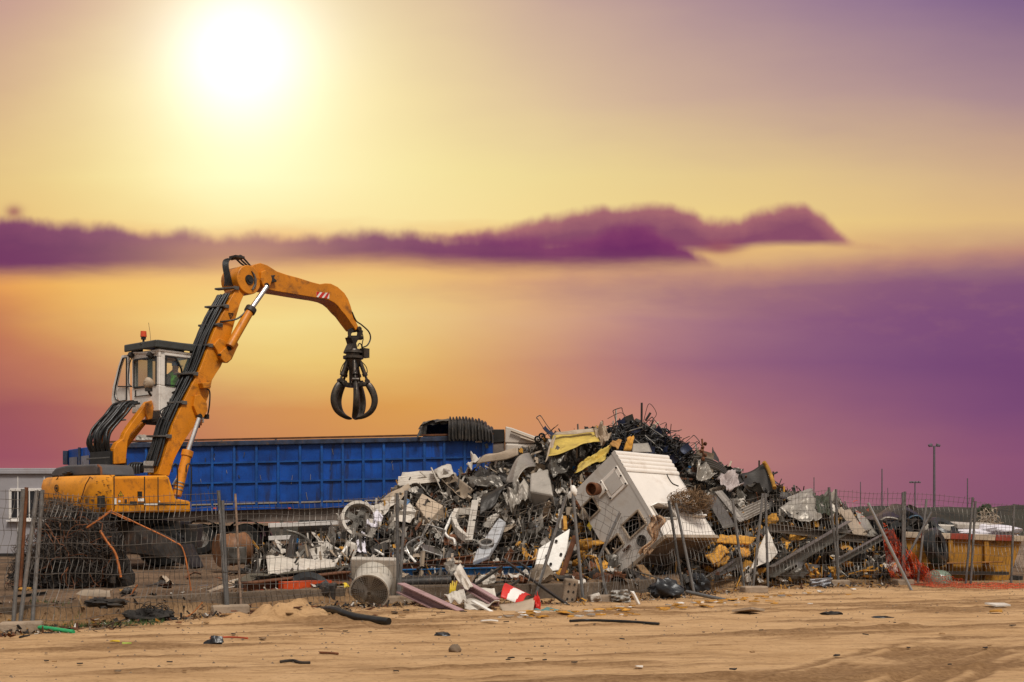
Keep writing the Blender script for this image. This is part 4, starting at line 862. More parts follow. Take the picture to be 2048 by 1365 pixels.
    mb.prism([(x, y, g+.04+.05*(x > cxx+.5)) for x, y in plan], (0, 0, .06)); 
    mb.bar((cxx-.1, yl+.18, g+.02), (cxx-.1, cyy-.05, g+.02), .06, .2); mb.bar((cxx-.1, cyy-.05, g+.02), (x1+.1, cyy-.05, g+.02), .06, .2); mb.box((cxx+.25, cyy+.12, g-.08), (.5, .2, .2)); mb.box((cxx+.1, yl-.1, g-.08), (.2, .3, .2)); mb.box((x1-.2, cyy+.1, g-.06), (.3, .2, .2)); mb.box(((cxx+x1)/2, cyy+Wc/2, g-.06), (.7, .5, .16))
    guard = put('roof_guard', mb, mat('guard_grey', (.06, .062, .058), .5, .2, .2, 3), t, bevel=.03)
    for (u, v) in ((329, 686), (282, 688)):
        mb = MB(); p = B(u, v, cyy+.2); mb.lathe(p, (1, .3, 0), [(.03, -.01), (.045, 0), (.03, .01)], 10); put('lifting_eye', mb, DARKST, guard)
    bp = BX(287, 687, cxx+.05); mb = MB(); mb.cyl(bp, bp+Vector((0, 0, .12)), .03, n=8); mb.cyl(bp+Vector((0, 0, .1)), bp+Vector((0, 0, .17)), .065, n=12); bea = put('beacon', mb, BLACK, t, 40)
    mb = MB(); mb.cyl(bp+Vector((0, 0, .17)), bp+Vector((0, 0, .32)), .085, .075, 14); put('beacon_lens', mb, LAMPR, bea, 40)
    mb = MB(); mb.tube([BX(302, 688, cxx+.1), BX(300, 665, cxx+.1), BX(297, 646, cxx+.1)], .006, 4); put('antenna', mb, DARKST, t)
    # open door swung out behind on the far side
    mb = MB(); dpx = [c1(650, 228), c1(608, 232), c1(585, 300), c1(548, 440), c1(540, 520), c1(552, 608), c1(575, 610), c1(650, 528)]
    hi = [BX(u, v, cxx-.02) for u, v in dpx]; c0 = sum(hi, Vector())/len(hi)
    inner = [BX(*c1(*q), cxx-.02) for q in ((640, 248), (617, 250), (597, 310), (570, 430), (562, 490), (572, 520), (590, 532), (640, 522))]
    n = len(hi); vs = hi+inner+[p+Vector((-.05, 0, 0)) for p in hi]+[p+Vector((-.05, 0, 0)) for p in inner]
    fs = []
    for i in range(n):
        j = (i+1) % n; fs += [(i, j, n+j, n+i), (2*n+i, 3*n+i, 3*n+j, 2*n+j), (i, 2*n+i, 2*n+j, j), (n+i, n+j, 3*n+j, 3*n+i)]
    mb.add(vs, fs); door = put('cab_door', mb, CABW, t)
    mb = MB(); mb.tube([p+Vector((-.06, 0, 0)) for p in inner+inner[:1]], .02, 5); mb.tube([BX(*c1(573, 434), cxx-.08), BX(*c1(660, 434), cxx-.08)], .018, 5); mb.tube(smoothpath([BX(*c1(662, 245), cxx-.1), BX(*c1(645, 300), cxx-.1), BX(*c1(640, 380), cxx-.1), BX(*c1(645, 420), cxx-.1), BX(*c1(662, 434), cxx-.1)], 4), .016, 5); put('door_seal', mb, BLACK, door)
    mb = MB(); mb.prism([inner[i]+Vector((-.02, 0, 0)) for i in range(n)], (-.006, 0, 0)); put('door_glass', mb, CLEARGL, door)
    mb = MB(); q = [BX(*c1(*a), cxx-.03) for a in ((570, 440), (650, 440), (640, 524), (590, 534), (566, 500))]; mb.prism(q, (-.02, 0, 0)); put('door_panel', mb, CABW, door)
    # wrapped mirror/lamp on the corner
    mb = MB(); p = B(305.5, 768, cyy-.12)+Vector((-.12, 0, 0)); mb.blob(p, (.13, .13, .15), 5, .15, 8); mb.tube([p+Vector((-.13, 0, .05)), p+Vector((.13, 0, .05))], .03, 6); mb.tube([p+Vector((-.12, 0, -.02)), p+Vector((.12, 0, -.03))], .03, 6); ml = put('wrapped_lamp', mb, BEIGE, t, 60)
    mb = MB(); mb.tube([p+Vector((0, 0, -.1)), p+Vector((0, 0, -.22)), p+Vector((.15, .12, -.3))], .03, 6); mb.box(p+Vector((0, 0, -.16)), (.16, .1, .1)); put('lamp_bracket', mb, DARKST, ml)
    mb = MB(); mb.box((cxx+.76, cyy+.44, zs-.1), (.5, .46, .12)); mb.box((cxx+.50, cyy+.46, zs+.12), (.1, .42, .5)); mb.box((cxx+.76, cyy+.44, zs-.3), (.3, .3, .3)); put('operator_seat', mb, DARKB, cab, bevel=.05)
    # riser arms
    y1 = 1.62
    plate('riser_arm', [(262, 848), (296, 803), (306, 803), (306, 815), (276, 852), (262, 868), (256, 882), (252, 927), (228, 929), (228, 898), (234, 886), (246, 878), (250, 866)], y1, .2, ORANGE, t, .02)
    plate('riser_strut', [(284, 846), (292, 838), (293, 848), (254, 898), (250, 890), (252, 882)], y1+.5, .14, ORANGE, t, .02)
    plate('riser_arm', [(186, 925), (186, 900), (196, 880), (246, 806), (256, 802), (262, 810), (215, 880), (208, 925)], y1+1.0, .16, ORANGE, t, .02)
    plate('riser_lug', [(294, 806), (304, 801), (308, 815), (305, 838), (297, 840), (293, 828)], y1-.08, .1, mat('lug_rusty', (.5, .17, .015), .6, 0, .3, 4, damt=.8), t)
    mb = MB(); mb.bar(B(238, 905, y1+.2), B(238, 905, y1+1.0), .3, .3); mb.bar(B(238, 925, y1+.1), B(238, 925, y1+1.0), .4, .2); put('riser_foot', mb, DARKB, t)
    mb = MB(); rs = random.Random(11)
    for k in range(15):
        f = k/14; yy = y1+.12+.95*f; lift = .02+.22*rs.random()**1.5
        base = B(236, 927, y1); pth = []
        for (u, v, l) in ((229, 930, 0), (226, 908, .0), (226, 890, .05), (234, 872, .12), (248, 853, .1), (262, 834, .08), (276, 816, .06), (285, 810, .0)):
            p = B(u, v, y1); pth.append(Vector((p.x-l*.6-lift*(.4 if l else 0), yy+rs.uniform(-.045, .045), p.z+l*.5+lift*.5)))
        mb.tube(smoothpath(pth, 4), .034, 6)
    put('riser_hose', mb, BLACK, t, 70)
    for (u, v) in ((275, 821), (256, 848), (229, 916)):
        mb = MB(); p = B(u, v, y1+.04)+Vector((-.1, 0, .1 if v < 900 else 0)); mb.bar(p, p+LY*1.1, .1, .04); put('hose_clamp', mb, STRAP, t, bevel=.008)
    mb = MB(); p = B(232, 926, y1); mb.box(p+Vector((-.12, .5, .1)), (.08, .95, .4)); put('hose_curtain', mb, BLACK, t)
    # ---- undercarriage
    cz = .9; q = lambda u, v, Y: TL_(P(u, v, Y))
    mb = MB(); mb.cyl((1.55, 1.25, zb-.42), (1.55, 1.25, zb-.05), .72, n=28); put('slew_ring', mb, DARKST, t, 40)
    und = DARKG; a = q(150, 1072, 31.2); b = q(400, 1072, 31.6); mb = MB(); mb.bar(a, b, 1.1, .62); mb.bar(q(190, 1052, 31.2), q(372, 1052, 31.4), 1.5, .25); ch = put('undercarriage', mb, DARKST, t, bevel=.03)
    for (u, Y) in ((323, 30.5), (160, 30.2), (318, 32.6), (165, 32.3)):
        c = q(u, 0, Y); c.z = .56; ax_ = (TL_(P(u, HV, Y+1))-TL_(P(u, HV, Y))).normalized()
        mb = MB(); mb.lathe(c, ax_, [(.2, .0), (.3, -.02), (.5, -.02), (.56, .06), (.57, .2), (.56, .36), (.5, .42), (.2, .42)], 28)
        for k in range(22):
            an = k*2*math.pi/22; x_ = ax_.orthogonal().normalized(); yv = ax_.cross(x_); mb.bar(c+(x_*math.cos(an)+yv*math.sin(an))*.565+ax_*.02, c+(x_*math.cos(an+.12)+yv*math.sin(an+.12))*.575+ax_*.4, .05, .05)
        w = put('wheel', mb, BLACK, t, 40)
        mb = MB(); mb.lathe(c, ax_, [(.30, .0), (.27, .06), (.16, .06), (.14, -.02), (0, -.03)], 20); put('rim', mb, ORANGE, w, 40)
    pts = [q(215, 1035, 29.9), q(255, 1046, 29.8), q(305, 1060, 29.7), q(345, 1078, 29.6), q(372, 1100, 29.5), q(392, 1135, 29.4), q(360, 1128, 29.4), q(330, 1116, 29.5), q(290, 1112, 29.7), q(240, 1105, 29.8)]
    mb = MB(); mb.prism(pts, (.3, .35, 0)); put('outrigger', mb, mat('outrigger_grime', (.03, .024, .02), .8, .2, .5, 3, dcol=(.08, .035, .015), damt=.8), t, bevel=.03)
    mb = MB(); mb.bar(q(372, 1090, 29.4), q(394, 1136, 29.3), .5, .08); put('outrigger_foot', mb, DARKST, t)
    mb = MB()
    for (a, b) in (((222, 1022), (173, 1055)), ((222, 1024), (262, 1042)), ((198, 1038), (204, 1075)), ((204, 1075), (222, 1100))): mb.bar(q(*a, 28.9), q(*b, 28.9), .07, .05)
    put('bent_step', mb, RUSTO, t)
    return t
handler()
# ------------------------------------------------------------------ the operator in the cab
def operator():
    hip = B(338, 775, 1.3); hip = Vector((2.93, 1.74, B(318, 773, 1.3).z-.06))
    t = thing('person', 'machine operator in green hi-vis vest and glare-blue cap sitting in the white cab', 'person', MO+Vector((hip.x*fx+hip.y*lx, hip.x*fy+hip.y*ly, hip.z)), MA)
    V_ = []; E_ = []; R_ = []
    def add(p, r, par=None):
        V_.append(p); R_.append(r)
        if par is not None: E_.append((par, len(V_)-1))
        return len(V_)-1
    pel = add((0, 0, .08), .14); ch = add((.02, 0, .3), .15, pel); sh = add((.03, 0, .48), .13, ch); nk = add((.05, 0, .58), .06, sh); hd = add((.07, 0, .68), .085, nk); add((.08, 0, .79), .085, hd)
    for s in (-1, 1):
        kn = add((.43, .12*s, .08), .075, add((.12, .1*s, .08), .1, pel)); an = add((.48, .12*s, -.34), .05, kn); add((.62, .12*s, -.38), .04, an)
        e = add((.1, .27*s, .24), .05, add((.02, .2*s, .47), .065, sh)); w = add((.36, .22*s, .22), .035, e); pa = add((.43, .21*s, .23), .04, w)
        for k in range(4): f1 = add((.49, .21*s+(k-1.5)*.022, .24), .010, pa); add((.51+.004*(k % 2), .21*s+(k-1.5)*.022, .215), .008, f1)
        th = add((.44, .21*s-.045*s, .24), .011, pa); add((.47, .21*s-.06*s, .235), .009, th)
    me = bpy.data.meshes.new('body'); me.from_pydata(V_, E_, []); me.materials.append(SKIN); o = bpy.data.objects.new('body', me); COL.objects.link(o); o.parent = t
    sk = o.modifiers.new('skin', 'SKIN'); sk.use_smooth_shade = True
    for i, r in enumerate(R_): me.skin_vertices[0].data[i].radius = (r, r); me.skin_vertices[0].data[i].use_root = (i == 0)
    ss = o.modifiers.new('sub', 'SUBSURF'); ss.levels = 1; ss.render_levels = 1
    mb = MB(); mb.lathe((.02, 0, 0), (.03, 0, 1), [(.17, .06), (.20, .2), (.21, .36), (.19, .47), (.1, .53)], 16); put('hi_vis_vest', mb, VEST, t, 60)
    mb = MB(); mb.lathe((.085, 0, .71), (.05, 0, 1), [(.105, .0), (.112, .06), (.09, .12), (0, .145)], 16); mb.box((.2, 0, .72), (.13, .16, .015)); put('cap', mb, CAPB, t, 60)
    mb = MB()
    for s in (-1, 1): mb.tube([(.02, .1*s, .08), (.2, .11*s, .1), (.44, .12*s, .08), (.49, .12*s, -.3)], [.13, .115, .09, .07], 10)
    put('trousers', mb, TROUS, t, 60)
    mb = MB()
    for s in (-1, 1): mb.blob((.145, .032*s, .705), (.012, .016, .01), 1, 0, 5)
    put('eyes', mb, WHITEP, t); mb = MB(); mb.blob((.165, 0, .675), (.02, .014, .022), 1, 0, 5); mb.box((.145, 0, .63), (.012, .05, .008)); put('nose_and_mouth', mb, SKIN, t, 60)
operator()
# ------------------------------------------------------------------ the scrap heap
HT = [(490, 1122), (530, 1100), (620, 1082), (690, 1050), (740, 1012), (790, 972), (850, 958), (920, 945), (985, 918), (1060, 892), (1110, 868), (1170, 856), (1230, 846), (1285, 842), (1340, 868), (1375, 902), (1420, 922), (1480, 938), (1550, 962), (1620, 988), (1680, 1002), (1730, 1036), (1765, 1078), (1800, 1135)]
HD0 = [(490, 28.6), (620, 27.3), (700, 26.8), (900, 26.2), (1100, 26.4), (1300, 26.9), (1500, 28.2), (1700, 29.8), (1800, 31)]
HD1 = [(490, 29.4), (620, 29.4), (700, 30), (800, 30.6), (900, 31), (1100, 31.3), (1280, 32), (1500, 32.5), (1700, 33), (1800, 32.2)]
def heapY(u, v, lift=0):
    d0 = interp(u, HD0); d1 = interp(u, HD1); bv = HV+(H-.3)*F/d0; tv = interp(u, HT)
    t = (bv-v)/max(8, bv-tv); return d0+max(-.0, min(1.1, t))*(d1-d0)-lift
def surf(u, v, lift=0.25):
    """world point on the heap, or on the ground in front of it"""
    d0 = interp(u, HD0)
    if v > HV+(H-.3)*F/d0:
        q = G(u, v, .3+lift*.3)
        if q.y < fenceY(u)+.5: q = P(u, v, fenceY(u)+.5); q.z = max(q.z, .12)
        return q
    return P(u, v, heapY(u, v, lift))
def heap():
    us = np.arange(492, 1800, 5.0); nt_ = 26; vs = []; rs = np.random.RandomState(2)
    for j in range(nt_+9):
        for u in us:
            d0 = interp(u, HD0); d1 = interp(u, HD1); bv = HV+(H-.28)*F/d0; tv = interp(u, HT)+9
            if j <= nt_:
                t = j/nt_; p = P(u, bv+(tv-bv)*t, d0+.25+(d1-d0)*t)
            else:
                k = (j-nt_)/8; top = P(u, tv, d1+.25); p = Vector((top.x*(1+.1*k), top.y+k*4.5, top.z+(.2-top.z)*k))
            a = float(fbm(np.array(p.x*1.3), np.array(p.z*1.6+p.y*.7), 3, 4))*.5*(0.15+min(1, j/4)*.85)
            vs.append(p+Vector((rs.uniform(-.06, .06), a+rs.uniform(-.1, .1), a*.6+rs.uniform(-.05, .05))))
    n = len(us); fs = []; mi = []
    for j in range(nt_+8):
        for i in range(n-1): fs.append((j*n+i, j*n+i+1, (j+1)*n+i+1, (j+1)*n+i))
    mb = MB(); mb.add(vs, fs)
    # uncountable small shards lying all over it
    r = random.Random(12)
    for k in range(13000):
        u = r.uniform(500, 1790); tv = interp(u, HT); d0 = interp(u, HD0); bv = HV+(H-.28)*F/d0; v = r.uniform(tv+2, bv+14*r.random()); p = surf(u, v, r.uniform(-.12, .3))
        s_ = r.choice((.03, .045, .06, .09, .13, .19)); q = Euler((r.uniform(0, 6), r.uniform(0, 6), r.uniform(0, 6))).to_matrix()
        yel = .30 if (u > 1380 and v > 1030) or (1050 < u < 1240 and v > 1060) else .06
        x = r.random()
        mb.m(6 if x < yel else r.choices((1, 2, 3, 4, 5, 0, 7), (5.0, 1.9 if u < 1250 else .9, 2.2, 3.2, .8, 3.0, .3))[0])
        kind = r.random()
        if kind < .55:
            a = [Vector((r.uniform(-1, 1)*s_, r.uniform(-.7, .7)*s_, r.uniform(-.2, .2)*s_)) for _ in range(4)]; mb.add([p+q @ w for w in a], [(0, 1, 2), (0, 2, 3)])
        elif kind < .85: mb.box(p, (s_*r.uniform(1.5, 5), s_*.25, s_*.12), q)
        else: mb.box(p, (s_, s_*.8, s_*.5), q)
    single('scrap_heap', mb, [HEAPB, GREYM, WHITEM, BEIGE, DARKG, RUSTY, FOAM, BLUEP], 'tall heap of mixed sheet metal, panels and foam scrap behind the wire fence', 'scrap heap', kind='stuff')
heap()
def crease(s, t, f, seed, ox):
    a = np.array(s*f+ox); b = np.array(t*f+ox*.7)
    return float(.34-1.5*np.abs(vnoise(a*.8+.5*b, b*.8-.3*a, seed))+.30*np.abs(vnoise(a*2.6-b, b*2.1+a, seed+3))+.35*vnoise(a*.5, b*.5, seed+9))
def sheet4(name, label, cat, pts, m, lift=.3, dy=(0, 0, 0, 0), crumple=.06, bend=0, n=10, thick=.012, seed=None, Y=None, sm=16, group=None, freq=2.2, rag=0, edge=None):
    seed = (abs(hash((round(pts[0][0]), round(pts[0][1])))) % 997) if seed is None else seed
    cs = [(P(u, v, Y+d) if Y else surf(u, v, lift)+Vector((0, d, 0))) for (u, v), d in zip(pts, dy)]
    if not Y:      # keep the sheet a rigid plate: fit the four depths onto one plane
        pass
    nrm = (cs[1]-cs[0]).cross(cs[3]-cs[0]).normalized(); rs = random.Random(seed); ox = rs.random()*90
    if nrm.y > 0: nrm = -nrm
    def fn(s, t):
        if rag:
            s = s+(rag*rs.uniform(-1, 1) if s in (0, 1) else 0); t = t+(rag*rs.uniform(-1, 1) if t in (0, 1) else 0)
        p = (cs[0]*(1-s)+cs[1]*s)*(1-t)+(cs[3]*(1-s)+cs[2]*s)*t
        k = crumple*1.5*crease(s, t, freq, seed, ox)+bend*math.sin(math.pi*s)+ 0
        return p+nrm*k
    mb = MB(); mb.grid(fn, n, n); o = single(name, mb, m, label, cat, group, sm)
    if thick: so_ = o.modifiers.new('thickness', 'SOLIDIFY'); so_.thickness = thick; so_.offset = 0
    return o
def corr(name, label, pts, m, ribs=7, amp=.03, lift=.35, bend=0, Y=None, group=None, dy=(0, 0, 0, 0)):
    cs = [(P(u, v, Y+d) if Y else surf(u, v, lift)+Vector((0, d, 0))) for (u, v), d in zip(pts, dy)]; nrm = (cs[1]-cs[0]).cross(cs[3]-cs[0]).normalized()
    if nrm.y > 0: nrm = -nrm
    mb = MB(); mb.grid(lambda s, t: (cs[0]*(1-s)+cs[1]*s)*(1-t)+(cs[3]*(1-s)+cs[2]*s)*t+nrm*(amp*max(-.6, min(.6, 1.3*math.sin(t*ribs*2*math.pi)))+bend*math.sin(math.pi*s)), 8, ribs*8)
    return single(name, mb, m, label, 'corrugated sheet', group, 25)
def boxpx(name, label, cat, pts, m, depth=.5, lift=.6, dy=(0, 0, 0, 0), bevel=.02, up=.0, Y=None, parts=None):
    cs = [(P(u, v, Y+d) if Y else surf(u, v, lift)+Vector((0, d, 0))) for (u, v), d in zip(pts, dy)]; nrm = (cs[1]-cs[0]).cross(cs[3]-cs[0]).normalized()
    if nrm.y < 0: nrm = -nrm
    mb = MB(); mb.prism(cs, nrm*depth+Vector((0, 0, up))); return single(name, mb, m, label, cat, None, None, bevel)
def barpx(name, label, cat, a, b, m, w=.12, h=.06, la=.3, lb=.3, kind='bar', Ya=None, Yb=None, group=None):
    p = P(*a, Ya) if Ya else surf(*a, la); q = P(*b, Yb) if Yb else surf(*b, lb); mb = MB()
    if kind == 'chan': mb.chan(p, q, w, h, .015)
    elif kind == 'ibeam': mb.bar(p, q, w*.15, h); d = Vector((0, 0, h/2)); mb.bar(p+d, q+d, w, .02); mb.bar(p-d, q-d, w, .02)
    elif kind == 'tube': mb.cyl(p, q, w/2, n=10)
    else: mb.bar(p, q, w, h)
    return single(name, mb, m, label, cat, group, 40 if kind == 'tube' else None, .004 if kind == 'bar' else 0)
def pathpx(name, label, cat, pts, m, r, lift=.3, n=6, Y=None, group=None):
    ps = [P(u, v, Y) if Y else surf(u, v, lift) for u, v in pts]; mb = MB(); mb.tube(smoothpath(ps, 6), r, n); return single(name, mb, m, label, cat, group, 60)
L5 = lambda *q: [c5(*a) for a in q]
L4 = lambda *q: [c4(*a) for a in q]
L6 = lambda *q: [c6(*a) for a in q]
L7 = lambda *q: [c7(*a) for a in q]
# --- left shoulder and middle of the heap
sheet4('steel_sheet', 'topmost of the flat white panels stacked against the blue trailer side', 'metal panel', L5((262, 452), (470, 436), (488, 470), (250, 492)), WHITEM, .5, crumple=.03)
corr('steel_sheet', 'ribbed off-white panel lying under the flat stack beside the blue trailer', L5((238, 478), (480, 455), (496, 506), (234, 534)), WHITEM, 4, .03, .55)
sheet4('bent_sheet', 'beige curled sheet standing up on the left shoulder of the heap', 'sheet metal', L5((488, 478), (535, 422), (705, 560), (590, 575)), BEIGE, .6, bend=-.22, crumple=.03, n=14, sm=40)
sheet4('crushed_sheet', 'pale sheet with a lifted flap between the white stack and the curled beige sheet', 'sheet metal', L5((455, 450), (560, 418), (600, 470), (500, 505)), WHITEM, .55, crumple=.16)
sheet4('crushed_sheet', 'white and yellow crumpled panel standing highest on the left shoulder near the trailer corner', 'sheet metal', L5((660, 400), (700, 345), (755, 375), (690, 440)), WHITEM, .7, crumple=.22)
sheet4('roof_sheet', 'long dark beige sheet lying across the upper left of the heap', 'sheet metal', L5((722, 405), (815, 345), (992, 306), (985, 350)), BEIGE, .7, bend=.12, crumple=.05, n=14)
boxpx('appliance_shell', 'pinkish beige appliance casing tilted on the left slope', 'casing', L5((345, 645), (385, 578), (515, 655), (425, 755)), BEIGE, .35, .75)
sheet4('draped_sheet', 'dark grey sheet draped down the middle of the slope', 'sheet metal', L5((742, 718), (772, 578), (958, 518), (845, 655)), DARKG, .65, bend=.15, crumple=.07, n=16)
sheet4('foil_sheet', 'crumpled silvery foil-like sheet beside the dark draped sheet', 'sheet metal', L5((888, 605), (985, 515), (1042, 600), (955, 705)), PALEG, .75, crumple=.28, n=18, freq=4)
boxpx('appliance_casing', 'crushed grey-beige appliance casing near the top left of the white cabin', 'casing', L5((1052, 565), (1055, 455), (1168, 425), (1198, 590)), mat('casing_beige', (.36, .32, .275), .5, .1, .12, 2, damt=.4), .55, 1.0, bevel=.05)
sheet4('crushed_sheet', 'twisted sheet hanging off the open side of the beige casing', 'sheet metal', L5((1165, 425), (1240, 395), (1300, 440), (1200, 500)), GREYM, 1.0, crumple=.25, n=16, freq=3)
sheet4('duct_sheet', 'rolled shiny duct sheet slanting down from the heap top', 'sheet metal', L5((905, 510), (1050, 330), (1095, 420), (950, 560)), PALEG, .6, bend=.22, crumple=.05, n=14)
sheet4('crushed_sheet', 'grey folded sheet below the rolled duct sheet', 'sheet metal', L5((660, 500), (860, 480), (900, 540), (700, 560)), GREYM, .6, crumple=.22, n=16, freq=3.5)
mb = MB(); q = [surf(*c5(*p), .8) for p in ((690, 690), (600, 692), (578, 745), (605, 810), (640, 845), (672, 868))]
for i in range(5): mb.bar(q[i], q[i+1], .1, .16)
single('bent_profile', mb, WHITEM, 'white bent frame shaped like a C in the middle of the slope', 'frame')
barpx('white_bar', 'white flat bar standing upright beside the C-shaped frame', 'bar', c5(716, 628), c5(676, 875), WHITEM, .16, .06, .9, .8)
pathpx('bent_pipe', 'thick white pipe bent into an S left of the C-shaped frame', 'pipe', L5((576, 702), (548, 765), (528, 820), (550, 855), (582, 868), (590, 900)), WHITEP, .035, .85)
def washer_panel():
    pl = [surf(*c5(*a), .9) for a in ((698, 1002), (724, 930), (790, 830), (862, 728), (905, 755), (868, 850), (800, 965))]; mb = MB(); nrm = (pl[3]-pl[0]).cross(pl[4]-pl[0]).normalized()
    if nrm.y < 0: nrm = -nrm
    mb.prism(pl, nrm*.12); o = single('machine_casing', mb, mat('door_pale', (.42, .42, .43), .4, .2, .12, 3, damt=.5), 'pale machine casing with a round dark porthole on the middle slope', 'casing', None, None, .03)
    c = surf(*c5(785, 905), .9)-nrm*.06; mb = MB(); mb.lathe(c-o.location, nrm, [(.17, .05), (.18, -.03), (.13, -.04), (.12, .05)], 20); put('porthole_ring', mb, RIM, o, 40)
    mb = MB(); mb.lathe(c-o.location, nrm, [(.12, .01), (0, .03)], 20); put('porthole', mb, DARKB, o, 40)
washer_panel()
mb = MB(); cc = surf(*c4(918, 685), .7); ax_ = Vector((.35, -.85, .25)).normalized(); mb.lathe(cc, ax_, [(.42, -.3), (.42, .1), (.45, .12), (.45, .16), (.38, .16), (.38, -.28)], 26); o = single('fan_housing', mb, WHITEM, 'round white fan ring lying at the left end of the heap', 'fan housing', None, 40)
mb = MB(); 
for k in range(4):
    a = k*math.pi/2+.3; x_ = ax_.orthogonal().normalized(); y_ = ax_.cross(x_); e = x_*math.cos(a)+y_*math.sin(a); mb.bar(cc-o.location, cc-o.location+e*.37, .16, .02, ax_)
put('fan_blade', mb, GREYM, o)
sheet4('plastic_bag', 'white plastic bag sheet draped over the fan ring', 'bag', L4((958, 715), (1045, 632), (1082, 680), (1000, 725)), BAGW, .9, crumple=.18, n=14, freq=3)
sheet4('plastic_bag', 'white carrier bag hanging upright with a red print among the left scrap', 'bag', L4((918, 780), (960, 765), (972, 890), (908, 895)), BAGW, .6, crumple=.12, n=12, freq=3)
sheet4('steel_sheet', 'white triangular sheet poking up behind the left fence posts', 'sheet metal', L4((1118, 695), (1240, 580), (1290, 640), (1240, 700)), WHITEM, .6, crumple=.05)
sheet4('insulated_sheet', 'pale sagging insulated sheet on the far left slope of the heap', 'sheet metal', L4((970, 628), (1105, 535), (1190, 560), (1080, 655)), WHITEM, .5, crumple=.14, n=14)
sheet4('insulated_sheet', 'long cream sheet edge rising along the left skyline of the heap', 'sheet metal', L4((1060, 560), (1230, 470), (1270, 500), (1130, 590)), BEIGE, .5, crumple=.12, n=14)
boxpx('metal_cabinet', 'dented dark grey metal cabinet at the left foot of the heap', 'cabinet', L4((525, 845), (640, 828), (672, 922), (540, 925)), GREYM, .5, .5)
sheet4('bent_sheet', 'thin grey sheet leaning on the dented metal cabinet', 'sheet metal', L4((462, 915), (500, 785), (540, 785), (520, 915)), DARKG, .9, crumple=.04)
sheet4('crumpled_tub', 'large crumpled white sheet like a crushed tub at the left foot of the heap', 'sheet metal', L4((332, 945), (800, 928), (792, 1008), (400, 1032)), WHITEM, .6, dy=(.3, .3, -.5, -.5), crumple=.22, n=22, freq=2.6)
sheet4('bent_sheet', 'white sheet folded upward behind the crumpled tub', 'sheet metal', L4((395, 808), (470, 850), (470, 895), (440, 890)), WHITEM, .5, crumple=.08)
pathpx('curved_rail', 'grey curved rail arching over the left scrap', 'rail', L4((475, 750), (560, 775), (620, 820), (660, 880)), GREYM, .035, .7)
sheet4('bent_sheet', 'spiky grey sheet standing up at the left end of the heap', 'sheet metal', L4((735, 790), (750, 690), (790, 780), (760, 830)), GREYM, .6, crumple=.08)
for i, (a, b) in enumerate((((800, 915), (885, 800)), ((1015, 860), (1075, 900)), ((1210, 870), (1275, 945)), ((1320, 820), (1270, 880)))):
    barpx('metal_strip', ['long', 'short', 'twisted', 'slim'][i]+' white metal strip among the small scrap, '+['left of the carrier bag', 'right of the carrier bag', 'behind the second pair of fence posts', 'above the rusty beams'][i], 'metal strip', c4(*a), c4(*b), WHITEP, .05, .03, .7, .7)
def chair(u, v, s, rot, lab):
    p = surf(u, v, .7); mb = MB(); r_ = Euler(rot).to_matrix(); Q = lambda x, y, z: p+r_ @ Vector((x, y, z))*s
    for x in (-.25, .25):
        mb.tube(smoothpath([Q(x, -.3, -.4), Q(x, -.22, 0), Q(x, .22, 0), Q(x, .32, .5)], 5), .018, 6); mb.tube([Q(x, .25, -.4), Q(x, .1, 0)], .018, 6)
    mb.tube([Q(-.25, .32, .5), Q(.25, .32, .5)], .018, 6); mb.tube([Q(-.25, -.22, 0), Q(.25, -.22, 0)], .018, 6)
    o = single('chair_frame', mb, RIM, lab, 'chair frame', None, 50)
    mb = MB(); mb.grid(lambda a, b: Q(-.24+.48*a, -.22+.44*b, .01)-o.location, 2, 2); put('seat', mb, GREYM, o)
chair(*c5(440, 930), .9, (.4, .3, .4), 'tipped metal chair frame lying among the scrap behind the fence')
chair(*c5(320, 950), .7, (1.2, .2, 1.2), 'smaller overturned chair frame left of the tipped metal chair frame')
# --- yellow lined panels near the top
sheet4('lined_sheet', 'big folded panel with a yellow foam inside at the top of the heap', 'insulated panel', [(1094, 912), (1107, 872), (1187, 862), (1198, 884)], YELIN, 1.1, dy=(-.5, .3, .3, -.4), bend=-.05, crumple=.12, n=16)
sheet4('folded_skin', 'beige outer skin folded over the yellow-lined panel at the top', 'sheet metal', [(1107, 872), (1112, 866), (1186, 858), (1188, 866)], BEIGE, 1.2, crumple=.05, n=12)
sheet4('bent_sheet', 'beige sheet curling down at the left end of the yellow-lined panel', 'sheet metal', [(1090, 925), (1104, 878), (1112, 872), (1104, 908)], BEIGE, 1.2, crumple=.08)
sheet4('crushed_sheet', 'pinkish beige crumpled sheet standing right of the yellow-lined panel', 'sheet metal', [(1186, 868), (1200, 851), (1222, 878), (1208, 892)], BEIGE, 1.3, crumple=.3, n=18, freq=3)
sheet4('foam_sheet', 'olive yellow torn panel leaning on the upper left edge of the white cabin', 'insulated panel', [(1150, 948), (1160, 928), (1222, 893), (1208, 925)], YELIN, 1.9, crumple=.16, n=18, freq=3, rag=.03)
sheet4('foam_sheet', 'brown torn board with a jagged edge above the white cabin corner', 'board', [(1218, 892), (1226, 884), (1244, 882), (1236, 900)], mat('foam_brown', (.36, .18, .05), .85, 0, .3, 4, damt=.5), 2.2, crumple=.1)
sheet4('foam_sheet', 'arched yellow foam slab standing on edge above the white cabin roof', 'foam slab', [(1246, 905), (1257, 878), (1267, 876), (1262, 903)], FOAM, 2.0, bend=.15, crumple=.06, thick=.06)
sheet4('grey_sheet', 'flat grey panel just behind the corrugated edge of the white cabin', 'metal panel', [(1266, 888), (1296, 887), (1304, 905), (1264, 905)], PALEG, 1.6, crumple=.02)
sheet4('bent_sheet', 'pale grey pyramid-like sheet below the yellow-lined panel', 'sheet metal', [(1100, 925), (1114, 893), (1132, 912), (1120, 925)], GREYM, 1.2, crumple=.08)
